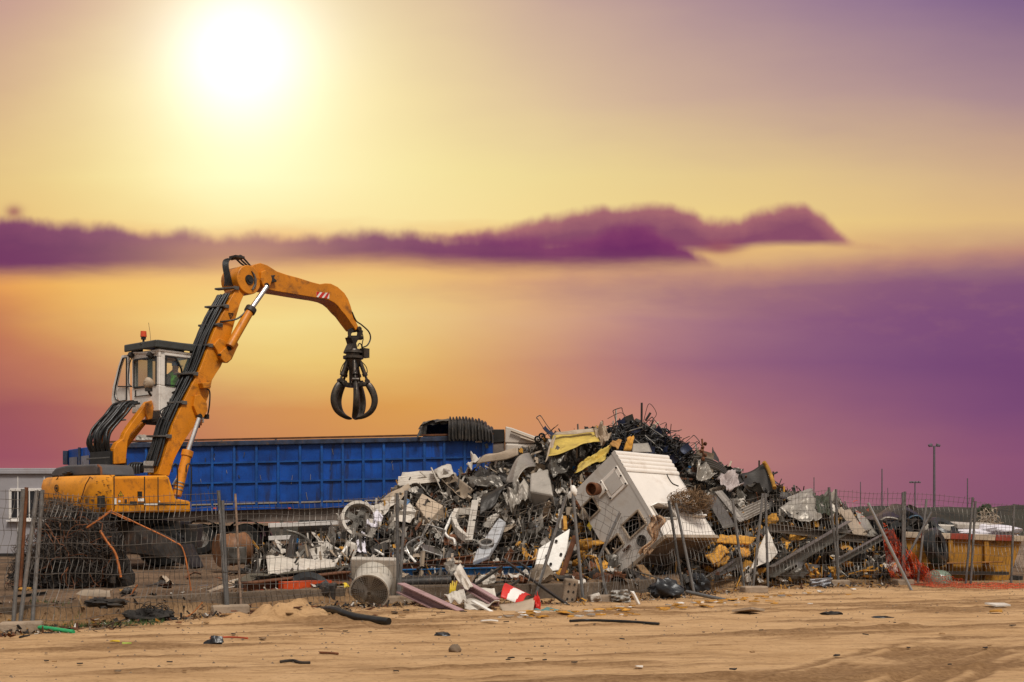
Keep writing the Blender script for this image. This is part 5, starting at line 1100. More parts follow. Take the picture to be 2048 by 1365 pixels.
# --- white prefabricated cabin tipped on the heap
def white_cabin():
    TLw = P(1228, 904, 27.0); s = 27.0/F
    a = Vector((-79*s, .82, -80*s)); c = Vector((89*s, -.98, -171*s)); n1 = a.normalized(); c = c-n1*c.dot(n1); b = n1.cross(c.normalized())
    if b.x < 0: b = -b
    La, Lc = a.length, c.length; Lb = 2.02; cn = c.normalized()
    M_ = Matrix((n1, b, cn)).transposed()
    t = bpy.data.objects.new('white_cabin', None); COL.objects.link(t); t.location = TLw; t.rotation_mode = 'QUATERNION'; t.rotation_quaternion = M_.to_quaternion()
    tag(t, 'wrecked white prefab cabin with a ribbed roof edge tipped onto the scrap heap', 'prefab cabin')
    ref = Matrix((n1, b, cn))
    def hit(u, v, plane):                       # pixel -> local coordinates on face plane (0: gable b=0, 1: long side a=0)
        d = P(u, v, 1.0)-Vector((0, 0, H)); o_ = Vector((0, 0, H))-TLw; nn = b if plane == 0 else n1
        k = -o_.dot(nn)/d.dot(nn); return ref @ (o_+d*k)
    th = .05
    # gable (local x = a, z = c) with three openings, long side (local y = b, z = c)
    W1 = [c6(440, 622), c6(492, 698), c6(408, 768), c6(362, 690)]; W2 = [c6(718, 700), c6(768, 778), c6(668, 880), c6(618, 792)]; W3 = [c6(595, 842), c6(632, 905), c6(540, 995), c6(503, 928)]
    def rect(pts, pl):
        q = [hit(u, v, pl) for u, v in pts]; k = 0 if pl == 0 else 1
        return min(p[k] for p in q)*.5+sorted(p[k] for p in q)[1]*.5, max(p[k] for p in q)*.5+sorted(p[k] for p in q)[2]*.5, min(p.z for p in q)*.5+sorted(p.z for p in q)[1]*.5, max(p.z for p in q)*.5+sorted(p.z for p in q)[2]*.5
    def wall(L_, holes, pl, off, m, name):
        xs = sorted({0, L_}|{h[0] for h in holes}|{h[1] for h in holes}); zs = sorted({0, Lc}|{h[2] for h in holes}|{h[3] for h in holes}); mb = MB()
        for i in range(len(xs)-1):
            for j in range(len(zs)-1):
                cx, cz = (xs[i]+xs[i+1])/2, (zs[j]+zs[j+1])/2
                if any(h[0] < cx < h[1] and h[2] < cz < h[3] for h in holes): continue
                q = [(xs[i], zs[j]), (xs[i+1], zs[j]), (xs[i+1], zs[j+1]), (xs[i], zs[j+1])]
                mb.add([(x, off, z) if pl == 0 else (off, x, z) for x, z in q], [(0, 1, 2, 3)])
        bm_ = mb.mesh('w', m); o = bpy.data.objects.new(name, bm_); COL.objects.link(o); o.parent = t
        bm = bmesh.new(); bm.from_mesh(bm_); bmesh.ops.remove_doubles(bm, verts=bm.verts, dist=1e-4); bm.to_mesh(bm_); bm.free()
        so_ = o.modifiers.new('thickness', 'SOLIDIFY'); so_.thickness = .05; so_.offset = 0
        return o
    g = [rect(W, 0) for W in (W1, W2, W3)]
    lim = lambda h, L_: (max(.04, h[0]), min(L_-.04, h[1]), max(.04, h[2]), min(Lc-.04, h[3]))
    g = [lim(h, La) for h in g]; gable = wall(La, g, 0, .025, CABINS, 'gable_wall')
    V1 = [c6(808, 690), c6(912, 672), c6(930, 745), c6(838, 758)]; V2 = [c6(998, 690), c6(1105, 678), c6(1140, 730), c6(1025, 740)]
    l = [lim(rect(W, 1), Lb) for W in (V1, V2)]; longw = wall(Lb, l, 1, .027, CABINW, 'long_wall')
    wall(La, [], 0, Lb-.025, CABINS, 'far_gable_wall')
    mb = MB(); mb.box((La/2+.06, Lb/2, Lc-.06), (La-.13, Lb-.1, .08)); mb.box((La/2+.06, Lb/2, .03), (La-.13, Lb-.1, .06)); put('floor_and_roof', mb, UNDERB, t)
    mb = MB(); mb.box((La-.03, Lb/2, Lc/2), (.04, Lb-.12, Lc-.2)); put('back_wall', mb, DARKG, t)
    # ribbed band along the top of the long side
    hz = .60; mb = MB(); mb.grid(lambda s_, q: Vector((-.012-.03*abs(math.sin(math.pi*5*q))**.7, -.01+(Lb+.02)*s_, -.03+hz*q)), 4, 60); rb = put('ribbed_band', mb, CABINW, t, 40)
    mb = MB(); mb.grid(lambda s_, q: Vector((-.022+.02*math.cos(s_*3), -.012+.012*s_*0-.0, -.02+Lc*q)) if False else Vector((-.03+.10*s_, -.008, -.02+(Lc*.86)*q)), 1, 8); put('corner_trim', mb, CABINS, t)
    # window frames
    for pl, holes, par in ((0, g, gable), (1, l, longw)):
        for h in holes:
            mb = MB(); e = .035; pr = [(h[0], h[2]), (h[1], h[2]), (h[1], h[3]), (h[0], h[3])]
            for i in range(4):
                A, B_ = pr[i], pr[(i+1) % 4]; f = (lambda q: Vector((q[0], -.008, q[1]))) if pl == 0 else (lambda q: Vector((-.008, q[0], q[1]))); mb.bar(f(A), f(B_), e, .05, (0, 1, 0) if pl == 0 else (1, 0, 0))
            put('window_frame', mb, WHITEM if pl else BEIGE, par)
    mb = MB(); h = g[1]; mb.bar((h[0]+.05, .03, h[2]), (h[0]+.25, .06, h[3]), .03, .02); put('broken_bar', mb, BEIGE, gable); mb = MB(); h = g[2]; mb.bar((h[0]+.1, .04, h[2]+.05), (h[1]-.1, .05, h[3]), .025, .02); put('broken_bar', mb, BEIGE, gable)
    mb = MB(); h = l[0]; mb.prism([(-.03, h[0]-.04, h[2]-.02), (-.14, h[0]+.1, h[2]-.03), (-.1, h[1], h[2]-.06), (-.02, h[1]+.02, h[2])], (0, 0, .03)); put('bent_sill', mb, WHITEP, longw); mb = MB(); h = l[1]; mb.box((-.05, (h[0]+h[1])/2+.05, h[3]+.03), (.08, (h[1]-h[0])*.9, .04)); put('bent_sill', mb, WHITEP, longw)
    # hatch with screws
    hq = [hit(*c6(*q), 0) for q in ((590, 430), (656, 545), (552, 636), (492, 524))]; x0 = min(p.x for p in hq); x1 = max(p.x for p in hq); z0 = min(p.z for p in hq); z1 = max(p.z for p in hq)
    mb = MB(); mb.box(((x0+x1)/2, -.012, (z0+z1)/2), (x1-x0, .03, z1-z0)); ht = put('hatch', mb, CABINW, gable, bevel=.012)
    mb = MB(); mb.box(((x0+x1)/2, -.03, (z0+z1)/2), ((x1-x0)*.7, .012, (z1-z0)*.72)); put('hatch_cover', mb, CABINS, ht, bevel=.01)
    for x in (x0+.03, x1-.03):
        for z in (z0+.04, (z0+z1)/2, z1-.04):
            mb = MB(); mb.cyl((x, -.02, z), (x, -.055, z), .02, n=8); put('screw', mb, DARKB, ht)
    # vent pipe
    vq = hit(*c6(492, 572), 0); mb = MB(); mb.box((vq.x, -.02, vq.z), (.3, .05, .3)); vp = put('vent_plate', mb, CABINW, gable, bevel=.01)
    tipw = P(*c6(405, 582), 26.55); tip = ref @ (tipw-TLw); d = (tip-vq); d.normalize(); d = Vector((0, -1, 0))*.75+d*.5; d.normalize()
    mb = MB(); mb.lathe(vq, d, [(.07, 0), (.07, .16)], 16); put('vent_neck', mb, CABINW, vp, 40)
    mb = MB(); mb.lathe(vq+d*.14, d, [(.09, .0), (.13, .02), (.14, .06), (.115, .08), (.12, .14), (.15, .16), (.155, .26), (.13, .27), (.12, .1), (0, .08)], 20); put('vent_pipe', mb, RUSTY, vp, 40)
    mb = MB(); p = hit(*c6(740, 885), 0); mb.lathe(p, (0, -1, 0), [(.0, .0), (.1, .01), (.11, .03), (.13, .03), (.13, -.02)], 18); put('round_vent', mb, DARKB, gable, 40)
    mb = MB(); p = hit(*c6(655, 930), 0); mb.cyl(p+Vector((-.1, -.03, 0)), p+Vector((.12, -.05, .0)), .03, n=8); put('pipe_stub', mb, RUSTY, gable)
    mb = MB(); p = hit(*c6(422, 800), 0); mb.prism([p+Vector((-.06, -.006, -.1)), p+Vector((.05, -.006, -.06)), p+Vector((.03, -.006, .1)), p+Vector((-.05, -.006, .04))], (0, .004, 0)); put('yellow_sticker', mb, YELP, gable)
    mb = MB(); p = [hit(*c6(*q), 1)+Vector((-.012, 0, 0)) for q in ((884, 440), (886, 465), (892, 490), (905, 515), (925, 540), (960, 555))]; mb.tube(smoothpath(p, 5), [.012]*26, 5); mb.box(p[1], (.015, .03, .07)); put('crack', mb, DARKB, longw)
    for q in ((822, 474), (848, 355), (760, 470), (918, 600)):
        p = hit(*c6(*q), 1); mb = MB(); mb.box(p+Vector((-.004, 0, 0)), (.012, .03, .03)); put('punched_hole', mb, DARKB, longw)
    mb = MB(); mb.bar((-.0, .0, Lc+.0), (-.0, Lb, Lc), .1, .08); mb.bar((.0, 0, Lc), (La, 0, Lc), .08, .08); put('bottom_rail', mb, BEIGE, t)
white_cabin()
mb = MB(); ps = [P(*c6(*q), 25.75) for q in ((815, 735), (832, 775), (825, 830), (800, 880), (772, 930), (748, 975))]
mb.grid(lambda s_, t_: (lambda p: p+Vector(((.17+.1*math.sin(t_*7))*(s_-.5)*1.3+.05*math.sin(t_*13), .06*math.sin(s_*14+t_*4), .03*math.sin(s_*20))))(ps[min(4, int(t_*5))].lerp(ps[min(5, int(t_*5)+1)], t_*5-int(t_*5))), 16, 30); single('torn_rag', mb, RAG, 'torn beige rag hanging from the near corner of the white cabin', 'rag', None, 60)
mb = MB(); tangle(mb, P(*c6(1040, 645), 27.1), (.52, .25, .22), 260, .006, 3, 7, .08); single('dry_brush', mb, BRUSH, 'clump of dry brown brush caught on the right window of the white cabin', 'dry brush')
mb = MB(); mb.lathe(P(*c6(0, 0), 0), (0, 0, 1), [(0, 0)], 3) if False else None
# --- right-hand side of the heap
sheet4('curved_cladding', 'dark grey curved cladding sheet rearing up at the right skyline of the heap', 'sheet metal', L6((1300, 480), (1480, 408), (1550, 570), (1395, 590)), DARKG, .9, dy=(.2, -.25, -.25, .1), bend=-.16, crumple=.03, n=18, sm=40)
q = [P(*c6(*a), heapY(*c6(*a), 1.35)) for a in ((1478, 408), (1500, 440), (1525, 500), (1545, 565))]; mb = MB(); mb.tube(smoothpath(q, 5), .055, 7); single('foam_strip', mb, FOAM, 'yellow foam strip along the raised edge of the dark curved cladding', 'foam', None, 60)
sheet4('bent_sheet', 'dark jagged sheet spike above the right slope of the heap', 'sheet metal', L6((1163, 385), (1168, 318), (1200, 375), (1212, 420)), DARKG, .7, crumple=.06)
corr('corrugated_sheet', 'long grey corrugated roofing bent over the upper right slope', L6((1052, 372), (1250, 450), (1262, 500), (1090, 440)), GREYM, 4, .035, .8, .1)
sheet4('crushed_sheet', 'silvery crumpled sheet right of the white cabin top', 'sheet metal', L6((1055, 420), (1120, 440), (1180, 500), (1090, 540)), PALEG, .9, crumple=.25, n=18, freq=3.5)
sheet4('flat_plate', 'smooth grey plate sloping down just right of the white cabin', 'metal panel', L6((1118, 618), (1195, 612), (1310, 800), (1235, 812)), GREYM, 1.2, crumple=.02)
sheet4('film_sheet', 'pinkish translucent plastic film crumpled on the right slope', 'plastic film', L6((1190, 500), (1290, 480), (1350, 560), (1240, 610)), mat('film', (.40, .33, .31), .35, 0, .15, 4, damt=.3), 1.0, crumple=.25, n=18, freq=4)
corr('corrugated_sheet', 'short pale corrugated sheet in the middle of the right slope', L6((1312, 705), (1490, 625), (1515, 690), (1365, 765)), PALEG, 5, .04, 1.0)
for i, (a, b) in enumerate((((1195, 592), (1345, 775)), ((1207, 588), (1358, 768)), ((1222, 585), (1372, 762)))):
    barpx('gutter_profile', 'pale metal profile, '+['lowest', 'middle one', 'uppermost'][i]+' of three lying side by side on the right slope', 'metal profile', c6(*a), c6(*b), PALEG, .09, .05, 1.2, 1.2, 'chan', group='three pale profiles')
for i, q in enumerate((((1200, 905), (1228, 852), (1420, 882), (1385, 922)), ((1133, 985), (1235, 918), (1262, 950), (1165, 1022)), ((1170, 1020), (1255, 970), (1268, 1000), (1200, 1045)), ((1330, 925), (1400, 915), (1390, 975), (1345, 985)))):
    sheet4('foam_slab', ['largest yellow foam slab under the right bottom edge of the white cabin', 'orange-yellow foam slab below and left of the largest foam slab', 'smaller foam slab under the orange-yellow one', 'foam block right of the fence post below the largest foam slab'][i], 'foam slab', L6(*q), FOAM, 1.5, dy=(.25, .25, -.1, -.1), crumple=.09, thick=.05, n=12, sm=12, rag=.04)
sheet4('curved_sheet', 'white curved panel standing on its edge at the right foot of the heap', 'metal panel', L6((1398, 1062), (1502, 812), (1562, 962), (1500, 1012)), WHITEM, 1.6, bend=-.12, crumple=.04, n=14)
sheet4('warped_sheet', 'grey warped sheet lying under the right end of the white cabin', 'sheet metal', L6((1110, 1110), (1325, 985), (1345, 1045), (1150, 1132)), GREYM, 1.0, bend=.1, crumple=.08, n=16)
sheet4('warped_sheet', 'large warped grey sheet at the foot of the crossed beams', 'sheet metal', L7((170, 1000), (350, 895), (485, 935), (320, 1065)), GREYM, .9, bend=.18, crumple=.08, n=16)
sheet4('white_strip', 'long white strip slanting to the sand at the right foot of the heap', 'metal strip', L6((1500, 1090), (1550, 1080), (1628, 1200), (1590, 1207)), WHITEP, .3, crumple=.03)
sheet4('white_strip', 'narrow white strip leaning beside the curved white panel', 'metal strip', L6((1365, 1050), (1385, 1040), (1480, 1140), (1455, 1150)), WHITEM, .9, crumple=.03)
barpx('channel_beam', 'widest grey channel beam slanting up across the right slope', 'beam', c7(130, 972), c7(665, 655), GREYM, .14, .26, 1.0, 1.3, 'chan')
barpx('channel_beam', 'brownish channel beam lying nearly level across the right slope', 'beam', c7(130, 668), c7(800, 752), mat('beam_brown', (.15, .12, .095), .55, .3, .2, 3, damt=.5), .12, .2, 1.15, .9, 'chan')
barpx('channel_beam', 'lower slim grey beam slanting up to the orange netting', 'beam', c7(560, 915), c7(965, 692), GREYM, .1, .14, 1.2, 1.0, 'chan')
sheet4('green_tarp', 'dark green crumpled sheet on the right slope near a pair of posts', 'sheet', L7((410, 452), (540, 455), (570, 580), (470, 590)), mat('dark_green_sheet', (.035, .04, .022), .6, 0, .4, 3, damt=.4), .9, crumple=.22, n=18, freq=3)
sheet4('crushed_sheet', 'pale crumpled panel between the corrugated sheet and the dark green sheet', 'sheet metal', L7((215, 510), (405, 440), (480, 620), (380, 640)), PALEG, .95, crumple=.2, n=18, freq=2.6)
sheet4('leaning_sheet', 'grey-beige panel leaning right behind the double fence post', 'metal panel', L7((612, 560), (680, 540), (800, 715), (720, 745)), BEIGE, .9, crumple=.03)
sheet4('leaning_sheet', 'pale panel tapering to a point at the right end of the heap', 'metal panel', L7((710, 545), (760, 575), (895, 722), (790, 735)), PALEG, .8, crumple=.06)
sheet4('bent_sheet', 'thin sheet flap sticking up above the right slope', 'sheet metal', L7((250, 470), (420, 400), (430, 440), (300, 530)), PALEG, .8, crumple=.1)
barpx('thin_rod', 'short dark stub poking out behind the foam-edged cladding', 'rod', c6(1520, 490), c6(1560, 470), DARKST, .05, .05, .6, .6, 'tube')
mb = MB(); mb.blob(P(*c6(1075, 1152), 25.4), (.25, .18, .24), 8, .4, 14, 2.6); single('black_bag', mb, BAGB, 'crumpled black rubbish bag in front of the heap by the leaning post pair', 'rubbish bag', None, 70)
mb = MB(); mb.blob(P(*c6(870, 1195), 23.9), (.3, .18, .2), 18, .45, 14, 2.6); single('black_bag', mb, BAGB, 'flat black plastic sheeting heaped at the end of the concrete kerb', 'rubbish bag', None, 70)
barpx('steel_pipe', 'grey steel pipe lying on the sand in front of the right part of the heap', 'pipe', c6(1010, 1195), c6(1400, 1280), GALV, .075, .07, .3, .2, 'tube', Ya=23.9, Yb=22.7)
barpx('wood_plank', 'curved brown plank standing under the white cabin', 'plank', c6(725, 1035), c6(812, 1140), WOOD, .16, .04, 1.3, 1.2)
pathpx('yellow_hose', 'bright yellow hose lying along the kerb below the white cabin', 'hose', L6((530, 1128), (590, 1140), (640, 1165), (700, 1160)), YELP, .03, .4)
barpx('wood_strip', 'short upright yellow-brown wood strip left of the white cabin', 'wood strip', c5(1270, 725), c5(1275, 808), FOAM, .08, .05, 1.4, 1.4)
# white insulated board leaning in front of the heap
def leaning_board():
    pts = L5((1310, 798), (1288, 935), (1235, 1058), (1075, 1082), (1112, 922)); ps = [P(u, v, 24.4+(1158-v)/160*.0+(u-1100)*.002) for u, v in pts]; ps = [p+Vector((0, (p.z-.4)*.45, 0)) for p in ps]; nrm = (ps[1]-ps[0]).cross(ps[3]-ps[0]).normalized()
    if nrm.y < 0: nrm = -nrm
    mb = MB(); mb.prism(ps, nrm*.1); o = single('insulated_board', mb, WHITEP, 'bright white insulated board with bolt holes leaning by the fence left of the white cabin', 'insulated board', None, None, .02)
    for q in ((1222, 878), (1185, 1020), (1160, 970), (1130, 900) if False else (1250, 960)):
        u, v = c5(*q); p = P(u, v, 24.35+(u-1100)*.002); p = p+Vector((0, (p.z-.4)*.45, 0))-o.location; mb = MB(); mb.cyl(p, p+Vector((0, .06, 0)), .03, n=10); put('bolt', mb, DARKB, o)
leaning_board()
barpx('rusty_angle', 'rusty angle iron standing along the right edge of the bright white board', 'angle iron', c5(1335, 845), c5(1225, 1175), RUSTY, .1, .05, Ya=24.6, Yb=24.2)
# --- the flat rows of beams, pipes and machine parts between fence and heap
for i, (a, b, m, w, h, k, lab) in enumerate((
    ((190, 1048), (700, 985), RUSTY, .16, .14, 'ibeam', 'rusty I-beam, uppermost of the beams behind the round fan'),
    ((195, 1078), (1068, 1058), BLUEP, .2, .16, 'ibeam', 'long faded blue beam with rust lying level behind the fence'),
    ((560, 1030), (1075, 1010), RUSTY, .16, .1, 'ibeam', 'rust brown beam lying above the faded blue beam'),
    ((205, 1138), (560, 1122), DARKST, .22, .2, 'tube', 'thick black pipe lying right of the round fan'),
    ((700, 1150), (1060, 1130), DARKG, .12, .1, 'bar', 'dark bar lying low in front of the faded blue beam'))):
    barpx('steel_beam', lab, 'beam', c5(*a), c5(*b), m, w, h, .5, .5, k)
for i, (a, b, m, w, h, lab) in enumerate((((300, 1066), (860, 1000), DARKG, .34, .2, 'dark steel beam sloping up towards the round fan, on top of the rusty one'), ((215, 1112), (860, 1036), RUSTY, .3, .2, 'rusty steel beam directly under the dark sloping beam'), ((205, 1080), (290, 1030), DARKG, .3, .1, 'short dark plate at the left end of the sloping beams'))):
    barpx('steel_beam', lab, 'beam', c4(*a), c4(*b), m, w, h, .35, .5, 'ibeam' if i < 2 else 'bar')
barpx('orange_bar', 'orange-red painted bar lying under the sloping beams left of the fan', 'bar', c4(440, 1096), c4(738, 1082), ORP, .18, .16, .35, .35)
boxpx('red_crate', 'dull red machine box on the ground behind the left fence post pair', 'machine box', L4((262, 1118), (470, 1110), (478, 1172), (265, 1180)), mat('box_red', (.30, .025, .012), .5, 0, .25, 3, damt=.6), .6, .3)
mb = MB(); p = surf(*c4(600, 1148), .2); mb.lathe(p+Vector((0, .1, -.02)), (.1, -1, .5), [(.2, -.1), (.3, -.14), (.42, -.1), (.44, 0), (.42, .1), (.3, .14), (.2, .1)], 28); single('loose_tyre', mb, BLACK, 'worn black tyre lying in front of the orange-red bar', 'tyre', None, 40)
mb = MB(); p = surf(*c4(690, 1130), .3); mb.box(p, (.55, .4, .32)); mb.cyl(p+Vector((.1, -.2, .05)), p+Vector((.1, -.32, .05)), .1, n=12); single('engine_part', mb, DARKST, 'small black motor between the loose tyre and the yellow roll', 'motor', None, None, .04)
mb = MB(); a = surf(*c4(752, 1135), .3); b = surf(*c4(850, 1112), .3); mb.cyl(a, b, .12, .13, 14); single('yellow_roll', mb, YELP, 'pale yellow insulation roll beside the left edge of the round fan', 'insulation roll', None, 40, .03)
def round_fan():
    c = P(*c4(990, 1128), 21.55); ax_ = Vector((-.05, -.91, -.41)).normalized(); rr = .345
    t = thing('exhaust_fan', 'large round off-white exhaust fan with a wire guard lying face down by the fence', 'exhaust fan', (c.x, c.y, .02)); o = c-Vector(t.location)
    mb = MB(); mb.lathe(o, ax_, [(rr*1.02, -.5), (rr*1.0, -.4), (rr*.97, -.2), (rr, -.02), (rr*1.05, 0), (rr*1.05, .04), (rr*.97, .04), (rr*.95, -.4)], 36); put('drum', mb, mat('fan_cream', (.50, .45, .38), .5, 0, .12, 2, damt=.5, dcol=(.2, .13, .07)), t, 40)
    mb = MB(); x_ = Vector((1, 0, 0)); x_ = (x_-ax_*x_.dot(ax_)).normalized(); y_ = ax_.cross(x_); f = o-ax_*.5
    mb.prism([f+x_*a*rr*1.2+y_*b*rr*1.15 for a, b in ((-1, -1), (1, -1), (1, 1), (-1, 1))], -ax_*.12); put('flange', mb, WHITEM, t, bevel=.02)
    mb = MB()
    for k in range(9): mb.tube([o+ax_*(.03+.04*(1-(k/9)**2))+(x_*math.cos(a*math.pi/14)+y_*math.sin(a*math.pi/14))*rr*(.12+.88*k/9) for a in range(29)], .0035, 3, False)
    for k in range(40):
        a = k*math.pi/20; e = x_*math.cos(a)+y_*math.sin(a); mb.tube([o+e*rr*.1+ax_*.07, o+e*rr*.6+ax_*.055, o+e*rr*1.0+ax_*.03], .0035, 3, False)
    put('wire_guard', mb, RIM, t); mb = MB(); mb.lathe(o, ax_, [(0, .075), (rr*.14, .07), (rr*.16, .05)], 16); put('guard_hub', mb, GREYM, t, 40)
    mb = MB()
    for k in range(5):
        a = k*2*math.pi/5; e = x_*math.cos(a)+y_*math.sin(a); g = x_*math.cos(a+.5)+y_*math.sin(a+.5); mb.add([o+e*.06-ax_*.08, o+e*rr*.9-ax_*.1, o+g*rr*.92-ax_*.02, o+g*.06-ax_*.03], [(0, 1, 2, 3)])
    put('fan_blade', mb, PALEG, t); mb = MB(); mb.lathe(o, ax_, [(0, -.2), (rr*.95, -.2)], 24); put('drum_back', mb, UNDERB, t)
round_fan()
def drum():
    a = P(*c4(160, 905), 27.6); b = P(*c4(250, 860), 28.6); c = P(*c4(70, 905), 27.4); mb = MB(); p0 = P(438, 1102, 27.6); p1 = P(500, 1096, 28.1); d = (p1-p0).normalized()
    mb.lathe(p0, d, [(0, 0), (.37, 0), (.39, .02), (.37, .05), (.37, .3), (.385, .32), (.37, .34), (.37, .62), (.39, .64), (.37, .67), (.36, .68), (0, .66)], 26); single('oil_drum', mb, mat('drum_copper', (.19, .085, .036), .5, .3, .35, 3, damt=.6, dcol=(.08, .06, .05)), 'copper brown steel drum lying before the trailer wheel', 'drum', None, 40)
drum()
sheet4('grey_cover', 'grey curved cover resting on the copper brown drum', 'sheet metal', L4((95, 850), (225, 848), (230, 955), (100, 955)), GREYM, 0, Y=27.0, bend=.12, crumple=.03)
sheet4('wide_plate', 'dark flat plate lying right of the copper drum', 'sheet metal', L4((230, 960), (300, 930), (345, 985), (240, 985)), DARKG, .2, crumple=.05)
corr('corrugated_sheet', 'beige corrugated cladding piece on the ground behind the left fence post pair', L4((-22, 1110), (190, 1035), (252, 1150), (10, 1205)), BEIGE, 3, .05, .35)
for i, (a, b, lab) in enumerate((((1160, 978), (1330, 968), 'left piece of blue pipe on the ground behind the left fence panel'), ((1370, 965), (1500, 955), 'right piece of blue pipe next to the beige corrugated cladding'))):
    barpx('blue_pipe', lab, 'pipe', c3(*a), c3(*b), BLUEP, .3, .2, Ya=22.0, Yb=22.0, kind='tube')
mb = MB(); ps = [G(*c4(*q), .06) for q in ((490, 1232), (620, 1264), (760, 1286), (900, 1300), (1110, 1316))]; ps = [Vector((p.x, p.y, gz(p.x, p.y)+.05)) for p in ps]; mb.tube(smoothpath(ps, 6), .056, 8); single('drain_pipe', mb, BLACK, 'long black flexible pipe lying on the sand before the round fan', 'pipe', None, 60)
mb = MB(); mb.chan(P(*c5(272, 1165), 21.6), P(*c5(640, 1335), 20.2), .16, .18, .02); single('pink_beam', mb, PINK, 'pinkish grey channel beam with one end on the sand, in front of the fence', 'beam')
barpx('dark_plank', 'dark plank lying on top of the pinkish channel beam', 'plank', c5(285, 1152), c5(640, 1322), DARKG, .1, .05, Ya=21.55, Yb=20.15)
mb = MB(); mb.chan(P(*c5(655, 1140), 21.2), P(*c5(860, 1258), 20.6), .12, .14, .02); single('pink_beam', mb, PINK, 'short pinkish beam behind the torn white panels', 'beam')
# torn white panels and the red and white marker at the fence
sheet4('torn_sheet', 'torn white panel standing upright in front of the fence', 'metal panel', L5((582, 1085), (622, 1015), (705, 1165), (655, 1185)), WHITEM, Y=21.0, crumple=.1, n=12, dy=(.1, .25, -.1, -.2))
sheet4('torn_sheet', 'torn white panel lying flat on the sand beside the red and white marker', 'metal panel', L5((640, 1205), (830, 1185), (868, 1275), (650, 1300)), WHITEM, Y=20.6, crumple=.14, n=14, dy=(.6, .6, -.2, -.2))
sheet4('torn_sheet', 'small curled white piece left of the torn flat panel', 'metal panel', L5((520, 1225), (650, 1200), (665, 1260), (560, 1255)), WHITEM, Y=20.6, crumple=.14, n=12, dy=(.2, .2, -.1, -.1))
barpx('white_strip', 'thin white slat slanting to the sand under the torn panels', 'slat', c5(700, 1250), c5(862, 1342), WHITEP, .07, .03, Ya=20.6, Yb=19.9)
def marker():
    cs = [P(*c5(*q), y) for q, y in (((872, 1225), 20.9), ((905, 1137), 21.3), ((1062, 1212), 21.2), ((1000, 1272), 20.7))]
    t = thing('road_marker', 'curved red and white chevron marker panel lying bent on the sand', 'marker panel', (cs[0].x, cs[0].y, .05)); loc = Vector(t.location)
    f = lambda s, q: ((cs[0]*(1-s)+cs[3]*s)*(1-q)+(cs[1]*(1-s)+cs[2]*s)*q)+Vector((0, .05*math.sin(3*s)-.0, .12*math.sin(math.pi*q)*.6))-loc
    mb = MB(); N_ = 24; mb.grid(f, N_, 12)
    for i, fc in enumerate(mb.f):
        x = (i % N_)/N_; y = (i//N_)/12; mb.mi[i] = 1 if .34 < x-.18*(y-.5) < .78 and y < .78 else 0
    o = put('face', mb, [REDP, WHITEP], t, 50)
    so_ = o.modifiers.new('thickness', 'SOLIDIFY'); so_.thickness = .012
    ds = [P(*c5(*q), y)-loc for q, y in (((858, 1268), 20.6), ((1000, 1268), 20.6), ((1085, 1225), 20.6), ((1070, 1330), 20.1), ((905, 1332), 20.1))]
    mb = MB(); mb.grid(lambda s, q: (ds[0]*(1-s)+ds[2]*s)*(1-q)+(ds[4]*(1-s)+ds[3]*s)*q+Vector((0, -.12*math.sin(math.pi*q), -.03*math.sin(math.pi*s))), 12, 10); o = put('folded_back', mb, BEIGE, t, 60); so_ = o.modifiers.new('thickness', 'SOLIDIFY'); so_.thickness = .012
    mb = MB(); mb.blob(P(*c5(1098, 1266), 20.5)-loc, (.055, .04, .13), 4, .8, 12, 3); put('red_end', mb, REDP, t, 20)
marker()
for i, (a, b) in enumerate((((560, 1250), (880, 1035)), ((755, 1275), (985, 1120)), ((880, 985), (1300, 1282)), ((985, 1010), (1120, 1100)))):
    barpx('thin_bar', ['thin black bar leaning up from the torn panels', 'short black bar crossing the red and white marker', 'long dark bar slanting down to the right across the kerb', 'dark bar stub left of the bright white board'][i], 'bar', c5(*a), c5(*b), DARKST, .045, .045, Ya=[20.9, 20.8, 23.6, 24.0][i], Yb=[22.6, 21.8, 21.6, 23.4][i])
mb = MB()
for k in range(6): mb.tube(smoothpath([P(*c5(555+k*7, 1215), 20.9), P(*c5(560+k*6, 1175), 20.9), P(*c5(563+k*6+(k % 2)*8, 1140-(k % 3)*8), 20.95)], 4), .014, 5)
single('yellow_straps', mb, YELP, 'small bunch of yellow straps by the torn white panel', 'straps', None, 60)
sheet4('teal_cloth', 'greenish cloth strip lying on the sand right of the marker panel', 'cloth', L5((1070, 1310), (1160, 1300), (1400, 1328), (1280, 1345)), TEALT, Y=19.9, crumple=.06, n=14, dy=(.3, .3, 0, -.2))
sheet4('plastic_film', 'clear crumpled plastic film in front of the kerb under the white cabin', 'plastic film', L6((545, 1190), (650, 1180), (670, 1255), (560, 1270)), mat('clear_film', (.30, .28, .25), .25, 0, .2, 4, damt=.3), Y=22.3, crumple=.16, n=16, freq=4)
sheet4('white_scrap', 'white curved strip standing before the kerb', 'strip', L6((668, 1190), (690, 1192), (730, 1270), (712, 1275)), WHITEP, Y=22.0, bend=.05, crumple=.03)
sheet4('white_scrap', 'white torn sheet lying against the kerb left of the clear film', 'sheet', L6((425, 1215), (480, 1200), (500, 1255), (430, 1260)), WHITEM, Y=22.2, crumple=.08)
